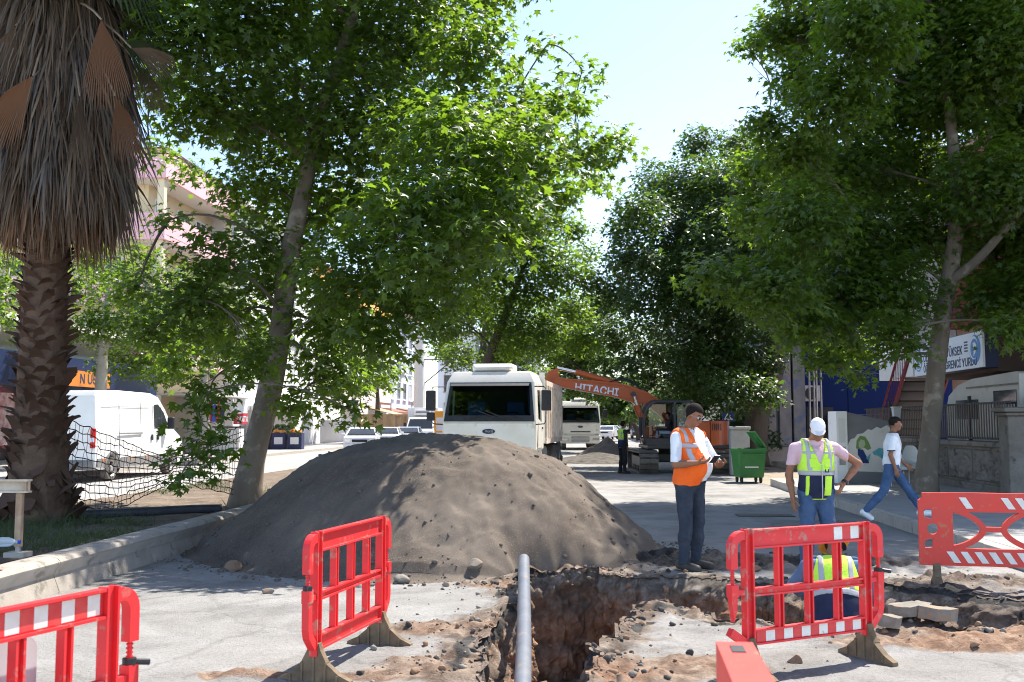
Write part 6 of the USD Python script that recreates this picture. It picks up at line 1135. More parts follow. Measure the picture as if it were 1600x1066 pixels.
bk = Polygon([bz(*q) for q in [(866, 698), (880, 712), (878, 728), (860, 736), (842, 724), (846, 708)]]); obj('bucket', prism(bk.difference(bk.buffer(-.05).intersection(Polygon([bz(*q) for q in [(830, 700), (872, 700), (860, 740), (830, 740)]]))).buffer(0), .9, 'y', -.45) if False else prism(bk, .9, 'y', -.45), 'dark_steel', so, smooth=25)
for k in range(5): obj('bucket_tooth', cbox((*[bz(842, 726)[0]], -.4 + k * .2, bz(842, 730)[1]), (.2, .08, .06), ry=.6), 'track_steel', so)
P2 = lambda q, y_: (bz(*q)[0], y_, bz(*q)[1])
obj('arm_cylinder', tube([P2((901, 582), 0), P2((967, 600), 0)], .10, 14), 'excavator_orange', EX, smooth=40); obj('arm_rod', tube([P2((872, 576), 0), P2((901, 582), 0)], .055, 12), 'chrome', EX, smooth=40)
for y_ in (-.34, .34): obj('boom_cylinder', tube([P2((1003, 652), y_), P2((995, 634), y_)], .085, 12), 'excavator_orange', EX, smooth=40); obj('boom_rod', tube([P2((995, 634), y_), P2((989, 618), y_)], .045, 12), 'chrome', EX, smooth=40); obj('boom_pin', cyl(P2((989, 617), y_ * 1.05), 'y', .09, .12, 14), 'dark_steel', EX)
for k, y_ in enumerate((-.1, .02, .12)): obj('hose', tube(spline([P2((1006, 616), y_), P2((985, 598 - k * 2), y_), P2((960, 596 - k), y_), P2((940, 603), y_), P2((905, 594), y_)], 16), .02, 6), 'rubber', bo, smooth=True)
# ------------------------------------------------------------------ barriers and small street things
def barrier(label, a, b, style_seed=0, top_strip=(0.0, 1.0), torn=(False, False), lean=0.0, feet=True, z0=0.0):
    """A red plastic pedestrian barrier from point a to point b; local x runs along it, y is its thickness."""
    a, b = np.array(a[:2]), np.array(b[:2]); W = np.linalg.norm(b - a); rz = math.atan2(*(b - a)[::-1])
    t = thing('red_barrier', label, 'barrier', (*a, z0), rz)
    if lean: UsdGeom.Xformable(t).AddRotateXOp().Set(math.degrees(lean))
    H, z1 = .95, .20; R = 'red_plastic'; th = .022; ps = .13
    def rail(x0, x1, za, zb, name, par=t, fl=.05):
        p = [box((x0, -.006, za + .004), (x1, .006, zb - .004)), box((x0, -fl / 2, zb - .012), (x1, fl / 2, zb)), box((x0, -fl / 2, za), (x1, fl / 2, za + .012))]
        return obj(name, cat_(p), R, par)
    def post(x, za, zb, w, name, fl=.055):
        return obj(name, cat_([box((x - w / 2 + .003, -.005, za), (x + w / 2 - .003, .005, zb)), box((x - w / 2, -fl / 2, za), (x - w / 2 + .012, fl / 2, zb)), box((x + w / 2 - .012, -fl / 2, za), (x + w / 2, fl / 2, zb))]), R, t)
    tr = rail(ps + .037, W - ps - .037, .825, H, 'top_rail'); mr = rail(ps + .037, W - ps - .037, .515, .568, 'middle_rail', fl=.046); br = rail(ps + .037, W - ps - .037, z1, .30, 'bottom_rail')
    for x_ in (ps, W - ps): post(x_, z1 - .03, H + .004, .072, 'post')
    for k in range(3): x_ = ps + (W - 2 * ps) * (k + 1) / 4; post(x_, .301, .514, .048, 'slat', .045); post(x_, .569, .824, .048, 'slat', .045)
    for s in (0, 1):
        X_ = lambda u: u if s == 0 else W - u
        arc = [(ps - .037, .915)] + [(.075 - .075 * math.sin(q) * 1.0 + .0, .84 + .075 * math.cos(q)) for q in np.linspace(0, math.pi / 2, 7)] + [(0, .70)]
        ctr = np.array(arc); ctr = np.array([(X_(u), z_) for u, z_ in ctr])
        outer = shapely.LineString(ctr).buffer(.028, cap_style='flat'); fr = obj('end_frame', cat_([prism(outer, .05, 'y', -.025)]), R, t, smooth=25)
        obj('hinge_pin', cat_([bar((X_(.0), 0, .60), (X_(.0), 0, .70), .011, 8)] + [cyl((X_(.0), 0, .615 + k * .018), 'z', .016, .006, 10) for k in range(5)]), R, fr)
        cx = [X_(-.028), X_(.03)]; obj('hinge_block', box((min(cx), -.028, .52), (max(cx), .028, .60)), R, fr)
        if not torn[s]:
            low = shapely.LineString([(X_(0), .52), (X_(0), .36), (X_(.015), .31), (X_(ps - .037), z1 + .03)]).buffer(.026, cap_style='flat'); obj('lower_frame', prism(low, .048, 'y', -.024), R, fr, smooth=25)
        else:
            low = shapely.Polygon([(X_(-.026), .52), (X_(.026), .52), (X_(.02), .43), (X_(-.005), .36)]); obj('torn_frame', prism(low, .04, 'y', -.02), R, fr)
            low = shapely.LineString([(X_(-.03), .30), (X_(ps - .037), z1 + .02)]).buffer(.026, cap_style='flat'); obj('lower_frame', prism(low, .048, 'y', -.024), R, fr)
        obj('tie', box((min(X_(.027), X_(ps - .038)), -.02, .53), (max(X_(.027), X_(ps - .038)), .02, .562)), R, fr)
    obj('clamp', cat_([cyl((0, 0, .612), 'z', .03, .03, 14), bar((.0, 0, .612), (-.07, -.05, .62), .014)]) if not style_seed % 2 else cat_([cyl((W, 0, .612), 'z', .03, .03, 14), bar((W, 0, .612), (W + .07, -.05, .60), .014)]), 'black_plastic', t)
    # reflective strips along the rails
    x0, x1 = ps + .06, W - ps - .06; n = 12
    for k in range(n):
        f0, f1 = k / n, (k + 1) / n
        if not (top_strip[0] <= f0 < top_strip[1]): continue
        obj('reflector', box((x0 + (x1 - x0) * f0, -.0085, .845), (x0 + (x1 - x0) * f1 - .001, -.0062, .932)), 'reflector_white' if k % 2 else 'reflector_red', tr)
    if style_seed != 2:
        for k in range(n): obj('reflector', box((x0 + (x1 - x0) * k / n, -.0085, .216), (x0 + (x1 - x0) * (k + 1) / n - .001, -.0062, .285)), 'reflector_white' if k % 2 else 'reflector_red', br)
    if feet:
        for x_ in (ps, W - ps):
            out = [(-.25, 0), (.25, 0), (.25, .025), (.17, .06), (.09, .125), (.045, .21), (.035, .25), (-.035, .25), (-.045, .21), (-.09, .125), (-.17, .06), (-.25, .025)]
            fo = obj('foot', prism(out, .05, 'x', x_ - .025), 'foot_rubber', t)
            for k in (-.16, -.08, 0, .08, .16): hh = float(np.interp(abs(k), [0, .045, .09, .17, .25], [.25, .21, .12, .055, .02])); obj('foot_rib', box((x_ - .034, k - .008, .012), (x_ + .034, k + .008, hh - .006)), 'foot_rubber', fo)
    return t
gA, gB = gr(478, 1075), gr(603, 1003)
barrier('leaning red slatted barrier with no lower stripes, left of the trench before the pile', gA, gB, 2, (.35, .36))
gA, gB = gr(1147, 1061), gr(1376, 1027)
barrier('red slatted barrier standing before the crouching worker, with a torn left end', gA, gB, 1, (.70, 1.0), (True, False), lean=.0)
gB = at(203, 1000, 4.58); gA = at(-205, 1000, 3.47)
bl_ = barrier('nearest red barrier cut by the left picture edge, a grey sheet leaning on it', gA, gB, 3, (0, .93))
d_ = (gB - gA)[:2] / np.linalg.norm((gB - gA)[:2]); nrm = np.array([-d_[1], d_[0]])
pc = gB[:2] - d_ * .42 + nrm * .09
gs = thing('grey_sheet', 'grey rounded sheet leaning behind the nearest red barrier', 'board', (pc[0], pc[1], .0), math.atan2(d_[1], d_[0]))
obj('sheet', prism(Polygon([(-1.0, 0), (.0, 0), (.0, .80), (-1.0, .80)]).buffer(-.06).buffer(.06), .012, 'y'), 'grey_sheet', gs)
# a further red barrier end at the bottom edge
c = at(1147, 1003, 3.2); e = at(1190, 1040, 2.55)
dd = (e - c)[:2]; rz_ = math.atan2(dd[1], dd[0]); L_ = 1.15
nb = thing('red_barrier', 'faded red hollow barrier end at the bottom edge, right of the trench', 'barrier', (c[0], c[1], 0), rz_)
zt = c[2]
obj('top_rail', cat_([box((0, -.055, zt - .014), (L_, .055, zt)), box((0, .043, zt - .16), (L_, .055, zt - .0145)), box((0, -.055, zt - .16), (L_, -.043, zt - .0145))]), 'red_plastic_old', nb)
obj('slot', box((.06, -.02, zt + .0005), (.15, .02, zt + .003)), 'interior', nb)
for x_ in (.02, .34, .66, .98): obj('post', box((x_, -.035, .12), (x_ + .07, .035, zt - .0145)), 'red_plastic_old', nb)
obj('bottom_rail', box((0, -.05, .04), (L_, .05, .118)), 'red_plastic_old', nb); obj('end_web', prism([(.0, .12), (-.10, .3), (-.04, zt - .10), (0, zt - .005)], .07, 'y', -.035), 'red_plastic_old', nb)
for k in range(5): obj('strap', box((.15 + k * .14, .0552, zt - .11), (.22 + k * .14, .058, zt - .03)), 'reflector_white' if k % 2 else 'black_plastic', nb)
# barrier with round openings at the right edge
gA, gB = gr(1455, 921), at(1740, 900, 10.05); a = gA[:2]; b = gB[:2]; W = 1.95
ob_ = thing('red_barrier', 'worn red barrier with round openings at the right picture edge', 'barrier', (a[0], a[1], 0), math.atan2(*(b - a)[::-1])); O = 'red_plastic_old'
ZB, ZT = .24, .96
solid = Polygon([(-.1, ZB), (W, ZB), (W, ZT), (.0, ZT), (-.1, ZT - .08)])
holes = [Polygon([(.22, ZB + .17), (.22, ZT - .19), (W, ZT - .19), (W, ZB + .17)])]
core = solid.difference(holes[0]).union(Polygon([(-.06, ZB), (.22, ZB), (.22, ZT), (-.06, ZT)]))
core = core.difference(Polygon([(-.05, ZB + .17), (.03, ZB + .17), (.03, ZB + .27), (-.05, ZB + .24)])).difference(Polygon([(-.05, ZT - .17), (.03, ZT - .17), (.03, ZT - .27), (-.05, ZT - .24)])).difference(shapely.Point(.03, (ZB + ZT) / 2).buffer(.055))
obj('frame', prism(core, .05, 'y', -.025), O, ob_, smooth=25)
zm = (ZB + ZT) / 2
for k, xc in enumerate((.22, .98, 1.74)):
    el = Polygon([(xc + .31 * math.cos(q), zm + .215 * math.sin(q) * (1 - .25 * abs(math.cos(q)))) for q in np.linspace(0, 2 * math.pi, 40)[:-1]]); rg_ = el.difference(el.buffer(-.052))
    if k == 0: rg_ = rg_.intersection(Polygon([(.221, 0), (3, 0), (3, 2), (.221, 2)]))
    obj('ring', prism(rg_, .046, 'y', -.023), O, ob_, smooth=25)
    if k: obj('link', cat_([box((xc - .035, -.02, zm + .19), (xc + .035, .02, ZT - .19)), box((xc - .035, -.02, ZB + .17), (xc + .035, .02, zm - .19))]), O, ob_)
    obj('link', box((xc + .28, -.02, zm - .025), (xc + .48, .02, zm + .025)), O, ob_)
for k in range(13):
    x_ = .16 + k * .13
    for (z_, zh) in ((ZT - .155, .11), (ZB + .03, .11)):
        if z_ > .6 and k in (0, 2, 3): continue
        obj('reflector', prism([(x_ + .06, z_), (x_ + .125, z_), (x_ + .055, z_ + zh), (x_ - .01, z_ + zh)], .003, 'y', -.0285), 'reflector_white', ob_)
for x_ in (.06, 1.75): obj('foot', prism([(-.24, 0), (.24, 0), (.22, .04), (.06, .13), (.035, .26), (-.035, .26), (-.06, .13), (-.22, .04)], .06, 'x', x_ - .03), 'foot_rubber', ob_)
# grey pipe standing out of the trench
p0_, p1_, p2_, p3_ = at(818.5, 874, 10.2), at(819, 960, 8.4), at(817, 1060, 6.7), at(800, 1300, 4.6)
pp_ = spline([p0_, p1_, p2_, p3_], 28); pip = thing('grey_pipe', 'long grey plastic pipe rising out of the trench beside its left wall', 'pipe')
pt = tube(pp_, .055, 20, False); obj('tube', pt, 'pipe_plastic', pip, smooth=True); obj('bore', tube(pp_[:4], .047, 20), 'interior', pip, smooth=True)
# trench bottom cable and small bits
obj('blue_cable', tube(spline([at(1240, 965, 9.0) * [1, 1, 0] + [0, 0, -.45], at(1320, 975, 8.8) * [1, 1, 0] + [0, 0, -.4], at(1400, 970, 8.9) * [1, 1, 0] + [0, 0, -.42]], 10), .02, 8), 'sign_blue', None, smooth=True, label='thin blue water pipe crossing the trench floor under the crouching worker', cat='pipe')
# black hose on the median
hp = [at(60, 815, 15.4), at(125, 795, 15.7), at(200, 803, 15.9), at(270, 800, 16.3), at(345, 798, 16.8)]
hp = [np.array([q[0], q[1], float(_mi((q[0], q[1]))) + .06]) for q in hp]
obj('black_hose', tube(spline(hp, 40), .068, 14), 'hose_black', None, smooth=True, label='thick black hose lying across the median between the palm and the plane tree', cat='hose')
# rope net hung between the palm and the plane tree
n0, n1 = at(100, 700, 15.5), at(375, 690, 18.3); net = thing('safety_net', 'sagging brown rope net hung between the palm and the leaning plane tree', 'net')
nr, nc = 11, 44; G_ = np.zeros((nr, nc, 3)); rn = np.random.default_rng(6)
for i in range(nr):
    for j in range(nc):
        u = j / (nc - 1); v_ = i / (nr - 1); p_ = n0 * (1 - u) + n1 * u; ztop = np.interp(u, [0, .5, 1], [1.72, 1.12, 1.60]); zbot = np.interp(u, [0, .28, .6, 1], [.42, .30, .70, .35])
        G_[i, j] = p_ * [1, 1, 0] + [rn.normal(0, .012), rn.normal(0, .02), ztop * (1 - v_) + zbot * v_ + rn.normal(0, .012)]
for i in range(nr): obj('rope', tube(G_[i], .008, 5), 'net_rope', net)
for j in range(0, nc): obj('cross_cord', tube(G_[:, j], .0042, 4), 'net_rope', net)
# rusty beam on a post, water bottle
c = at(28, 868, 10.9); rb_ = thing('rusty_stand', 'pale rusty beam on a short post at the left picture edge', 'stand', (c[0], c[1], .30)); 
obj('post', tube([(0, 0, .06), (0, 0, .62)], .042, 12), 'rust_metal', rb_, smooth=40); obj('sleeve', tube([(0, 0, -.02), (0, 0, .10)], .03, 12), 'metal_pole', rb_, smooth=40); obj('base', cbox((0, 0, -.02), (.22, .18, .05)), 'kerb_stone', rb_)
obj('beam', cat_([box((-1.6, -.05, .622), (.1, .05, .64)), box((-1.6, -.05, .74), (.1, .05, .76)), box((-1.6, -.008, .6405), (.1, .008, .7395))]), 'pale_board', rb_); obj('bracket', cat_([box((.06, -.045, .641), (.085, -.01, .739)), box((.06, .01, .641), (.085, .045, .739))]), 'rust_metal', rb_)
c = at(4, 862, 10.6); wb = thing('water_bottle', 'clear water bottle with a blue cap lying on the kerb at the left edge', 'bottle', (c[0], c[1], .39), .1)
obj('bottle', xf(trimesh.creation.revolve([(0, -.15), (.045, -.15), (.05, -.13), (.05, .06), (.03, .11), (.016, .125), (.016, .15), (0, .15)], sections=20), (0, 0, .05), 0, 0, math.pi / 2), 'bottle_clear', wb, smooth=40)
obj('cap', xf(trimesh.creation.cylinder(.019, .02, sections=16), (.165, 0, .05), 0, 0, math.pi / 2), 'cap_blue', wb, smooth=40)
mat('cap_blue', (.02, .08, .5), None, 3, .4)
usdkit.material(stage, '/World/Looks/bottle_clear', {'p': ('principled_bsdf', {'base_color': (.75, .85, .92), 'roughness': .12, 'transmission_weight': .55})}, [], surface='p.BSDF')
# red paint mark on the kerb
mk = thing('paint_mark', 'red survey mark sprayed on the top of the left kerb', 'paint mark'); g = gr(14, 889, .36)
mat('paint_red', (.6, .06, .05), (.42, .2, .16), 20, .8)
obj('line', cat_([box((-5.34, g[1] - .012, .354), (-5.18, g[1] + .012, .3575)), box((-5.34, g[1] - .20, .354), (-5.315, g[1] - .013, .3575))]), 'paint_red', mk)
# drain cover on the right road
g = gr(1195, 806); dg = thing('drain_cover', 'dark iron drain grating in the shaded road before the right kerb', 'drain', (g[0], g[1], .0)); obj('frame', box((-.5, -.22, .001), (.5, .22, .012)), 'iron_dark', dg)
for k in range(16): obj('slot_bar', box((-.46 + k * .058, -.18, .0125), (-.43 + k * .058, .18, .02)), 'track_steel', dg)
# ------------------------------------------------------------------ people
def surface_nets(val, lo, h):
    """The zero surface of a field on a grid, as triangles."""
    s = val < 0; nx, ny, nz = val.shape; c = np.zeros((nx - 1, ny - 1, nz - 1), int)
    for dx, dy, dz in np.ndindex(2, 2, 2): c += s[dx:nx - 1 + dx, dy:ny - 1 + dy, dz:nz - 1 + dz]
    act = (c > 0) & (c < 8); idx = -np.ones(act.shape, int); ijk = np.argwhere(act); idx[act] = np.arange(len(ijk)); acc = np.zeros((len(ijk), 3)); cnt = np.zeros(len(ijk))
    i, j, k = ijk.T; offs = np.array(list(np.ndindex(2, 2, 2)))
    for a in range(8):
        for ax in range(3):
            if offs[a][ax]: continue
            b = offs[a].copy(); b[ax] = 1; va = val[i + offs[a][0], j + offs[a][1], k + offs[a][2]]; vb = val[i + b[0], j + b[1], k + b[2]]
            m = (va < 0) != (vb < 0); t = np.where(m, va / np.where(m, va - vb, 1), 0); p = offs[a][None] + 0.0 * t[:, None]; p = np.repeat(offs[a][None].astype(float), len(t), 0); p[:, ax] = t; acc += np.where(m[:, None], p, 0); cnt += m
    v = np.array(lo) + (ijk + acc / cnt[:, None]) * h; F_ = []
    for ax in range(3):
        sl = [slice(1, -1)] * 3; sl[ax] = slice(0, -1); a = s[tuple(sl)]; sl2 = [slice(1, -1)] * 3; sl2[ax] = slice(1, None); b = s[tuple(sl2)]; e = np.argwhere(a != b); 
        if not len(e): continue
        p = e + 1; p[:, ax] -= 1; u, w = [(1, 2), (2, 0), (0, 1)][ax]; du = np.zeros(3, int); du[u] = 1; dw = np.zeros(3, int); dw[w] = 1
        q = [idx[tuple((p - x_).T)] for x_ in (du + dw, dw, 0 * du, du)]; q = np.stack(q, 1); fl = ~a[tuple(e.T)]; q[fl] = q[fl][:, ::-1]; F_.append(q)
    q = np.vstack(F_); q = q[(q >= 0).all(1)]
    return trimesh.Trimesh(v, np.vstack([q[:, [0, 1, 2]], q[:, [0, 2, 3]]]), process=False)
class Fig:
    """A figure as soft blended limbs: capsules that taper, and ellipsoids."""
    def __init__(self): self.p = []
    def cap(self, a, b, ra, rb, k=.02, g=''): self.p.append(('c', np.array(a, float), np.array(b, float), ra, rb, k, g)); return self
    def ell(self, c, r, k=.02, g='', R=None): self.p.append(('e', np.array(c, float), np.array(r, float), np.eye(3) if R is None else np.array(R, float), 0, k, g)); return self
    def field(self, lo, hi, h, groups=None, grow=0.0):
        lo = np.array(lo, float); n = np.ceil((np.array(hi) - lo) / h).astype(int) + 1; V = np.full(n, .5, np.float32); mg = .07 + grow
        for kind, a, b, c, d, k, g in self.p:
            if groups is not None and g not in groups: continue
            if kind == 'c': r = max(c, d); l_, h_ = np.minimum(a, b) - r, np.maximum(a, b) + r
            else: r = b.max(); l_, h_ = a - r, a + r
            i0 = np.clip(np.floor((l_ - mg - lo) / h).astype(int), 0, n); i1 = np.clip(np.ceil((h_ + mg - lo) / h).astype(int) + 1, 0, n)
            if (i1 <= i0).any(): continue
            P = np.stack(np.meshgrid(*[lo[q] + np.arange(i0[q], i1[q]) * h for q in range(3)], indexing='ij'), -1)
            if kind == 'c':
                ab = b - a; t = np.clip(((P - a) @ ab) / max(ab @ ab, 1e-9), 0, 1); dd = np.linalg.norm(P - a - t[..., None] * ab, axis=-1) - (c + (d - c) * t)
            else:
                q = (P - a) @ c; L = np.linalg.norm(q / b, axis=-1); dd = (L - 1) * L / np.maximum(np.linalg.norm(q / (b * b), axis=-1), 1e-6)
            S = V[i0[0]:i1[0], i0[1]:i1[1], i0[2]:i1[2]]; m = np.clip(k - np.abs(S - dd), 0, None); V[i0[0]:i1[0], i0[1]:i1[1], i0[2]:i1[2]] = np.minimum(S, dd) - m * m / (4 * max(k, 1e-6))
        return V
    def bounds(self, groups=None, pad=.05):
        L, H = [], []
        for kind, a, b, c, d, k, g in self.p:
            if groups is not None and g not in groups: continue
            if kind == 'c': r = max(c, d); L.append(np.minimum(a, b) - r); H.append(np.maximum(a, b) + r)
            else: L.append(a - b.max()); H.append(a + b.max())
        return np.min(L, 0) - pad, np.max(H, 0) + pad
    def mesh(self, h, groups=None, grow=0.0, region=None, wrinkle=0.0, ws=9.0, seed=0, pad=.05):
        lo, hi = self.bounds(groups, pad + grow); V = self.field(lo, hi, h, groups, grow) - grow
        if wrinkle or region is not None:
            P = np.stack(np.meshgrid(*[lo[q] + np.arange(V.shape[q]) * h for q in range(3)], indexing='ij'), -1)
            if wrinkle:
                nr_ = np.abs(V) < .06; W_ = np.zeros(V.shape); W_[nr_] = meshkit.fbm(P[nr_] * np.array([ws, ws, ws * 1.0]) + seed, 3, seed) - .5; V = V + wrinkle * W_
            if region is not None: V = np.maximum(V, region(P[..., 0], P[..., 1], P[..., 2]))
        V[0], V[-1], V[:, 0], V[:, -1], V[:, :, 0], V[:, :, -1] = [.1] * 6
        return surface_nets(V, lo, h)
def hand(F, wrist, d, n, curl, side, s=1.0, thumb=.6, g='hand'):
    """Palm and five unequal fingers: d points along the hand, n out of the palm, side +1 puts the thumb at n x d."""
    d = np.array(d, float); d /= np.linalg.norm(d); n = np.array(n, float); n -= (n @ d) * d; n /= np.linalg.norm(n); t = np.cross(n, d) * side; w = np.array(wrist, float)
    for o, ln in ((-.026, .080), (0, .088), (.026, .084)): F.cap(w + t * o * .55 * s, w + d * ln * s + t * o * s, .016 * s, .0135 * s, .012, g)
    for o, l0, lf in ((.031, .088, .070), (.0105, .092, .080), (-.0105, .088, .074), (-.030, .078, .058)):
        p = w + d * l0 * s + t * o * s; a = curl * .5; 
        for q, fr in enumerate((.45, .32, .23)):
            v = d * math.cos(a) + n * math.sin(a); e = p + v * lf * fr * s; F.cap(p, e, (.0088 - .0008 * q) * s, (.0082 - .0010 * q) * s, .004, g); p = e; a += curl
    p = w + d * .022 * s + t * .026 * s; v = d * .55 + t * .75 + n * .35; v /= np.linalg.norm(v); e = p + v * .042 * s; F.cap(p, e, .0135 * s, .0105 * s, .010, g); v2 = d * (.85) + t * (.5 - thumb) + n * thumb; v2 /= np.linalg.norm(v2); m_ = e + v2 * .030 * s; F.cap(e, m_, .0102 * s, .009 * s, .006, g); F.cap(m_, m_ + (v2 + n * .3) / np.linalg.norm(v2 + n * .3) * .024 * s, .009 * s, .0075 * s, .005, g)
def rot(yaw=0, pitch=0, roll=0):
    cy, sy, cp, sp, cr, sr = math.cos(yaw), math.sin(yaw), math.cos(pitch), math.sin(pitch), math.cos(roll), math.sin(roll)
    Rz = np.array([[cy, -sy, 0], [sy, cy, 0], [0, 0, 1]]); Rx = np.array([[1, 0, 0], [0, cp, -sp], [0, sp, cp]]); Ry = np.array([[cr, 0, sr], [0, 1, 0], [-sr, 0, cr]]); return Rz @ Rx @ Ry
def head(F, c, R, s=1.0):
    """A head that looks along its own -y; pitch bows it."""
    P = lambda x, y, z: np.array(c) + R @ (np.array([x, y, z]) * s)
    F.ell(P(0, .012, .03), np.array([.074, .096, .088]) * s, .02, 'head', R); F.ell(P(0, -.018, -.035), np.array([.060, .072, .075]) * s, .03, 'head', R); F.ell(P(0, -.048, -.085), np.array([.034, .032, .028]) * s, .025, 'head', R)
    F.cap(P(0, -.088, .012), P(0, -.108, -.030), .010 * s, .0145 * s, .012, 'head'); F.ell(P(.011, -.098, -.034), np.array([.010, .010, .008]) * s, .008, 'head', R); F.ell(P(-.011, -.098, -.034), np.array([.010, .010, .008]) * s, .008, 'head', R)
    F.cap(P(-.034, -.080, .026), P(.034, -.080, .026), .011 * s, .011 * s, .014, 'head')
    F.cap(P(-.018, -.086, -.064), P(.018, -.086, -.064), .0065 * s, .0065 * s, .008, 'head'); F.cap(P(-.016, -.083, -.076), P(.016, -.083, -.076), .007 * s, .007 * s, .008, 'head')
    for sg in (-1, 1): F.ell(P(sg * .045, -.058, -.018), np.array([.022, .025, .022]) * s, .02, 'head', R); F.ell(P(sg * .078, .015, -.012), np.array([.010, .020, .032]) * s, .006, 'head', R)
    return P
def face(par, P, R, s, hairm):
    for sg in (-1, 1):
        e = trimesh.creation.icosphere(2, .0115 * s); e.apply_translation(P(sg * .031, -.079, .004)); o = obj('eye', e, 'eye_white', par, smooth=True); q = trimesh.creation.icosphere(1, .0065 * s); q.apply_translation(P(sg * .031, -.0865, .003)); obj('iris', q, 'hair', o, smooth=True)
        obj('eyebrow', tube([P(sg * .014, -.092, .030), P(sg * .032, -.090, .036), P(sg * .052, -.075, .030)], [.0035 * s, .0045 * s, .002 * s], 6), hairm, par, smooth=True)
    obj('lips', tube([P(-.022, -.0885, -.070), P(0, -.0945, -.069), P(.022, -.0885, -.070)], [.002, .0045, .002], 6), 'lip', par, smooth=True)
mat('lip', (.34, .13, .10), None, 3, .5)
def arm(F, sh, el, wr, s=1.0, g='arm'):
    F.cap(sh, el, .050 * s, .040 * s, .02, g + '_upper'); sh, el, wr = map(np.array, (sh, el, wr)); F.cap(el, el + (wr - el) * .35, .040 * s, .041 * s, .02, g); F.cap(el + (wr - el) * .35, wr, .041 * s, .026 * s, .02, g)
def leg(F, hip, kn, an, toe, s=1.0, g='leg'):
    hip, kn, an, toe = map(lambda q: np.array(q, float), (hip, kn, an, toe)); F.cap(hip, kn, .085 * s, .056 * s, .04, g); F.cap(kn, kn + (an - kn) * .35, .056 * s, .058 * s, .02, g); F.cap(kn + (an - kn) * .35, an, .058 * s, .040 * s, .02, g)
    dr = toe - an; dr[2] = 0; dr /= np.linalg.norm(dr); F.cap(an + [0, 0, -.03] - dr * .05, toe, .040 * s, .032 * s, .03, 'foot')
def P3(v): return np.array(v, float)
def slab_region(z0, z1): return lambda x, y, z: np.maximum(z0 - z, z - z1)
def both(*fs): return lambda x, y, z: np.maximum.reduce([f(x, y, z) for f in fs])
def half(nx, ny, nz, d): return lambda x, y, z: nx * x + ny * y + nz * z - d
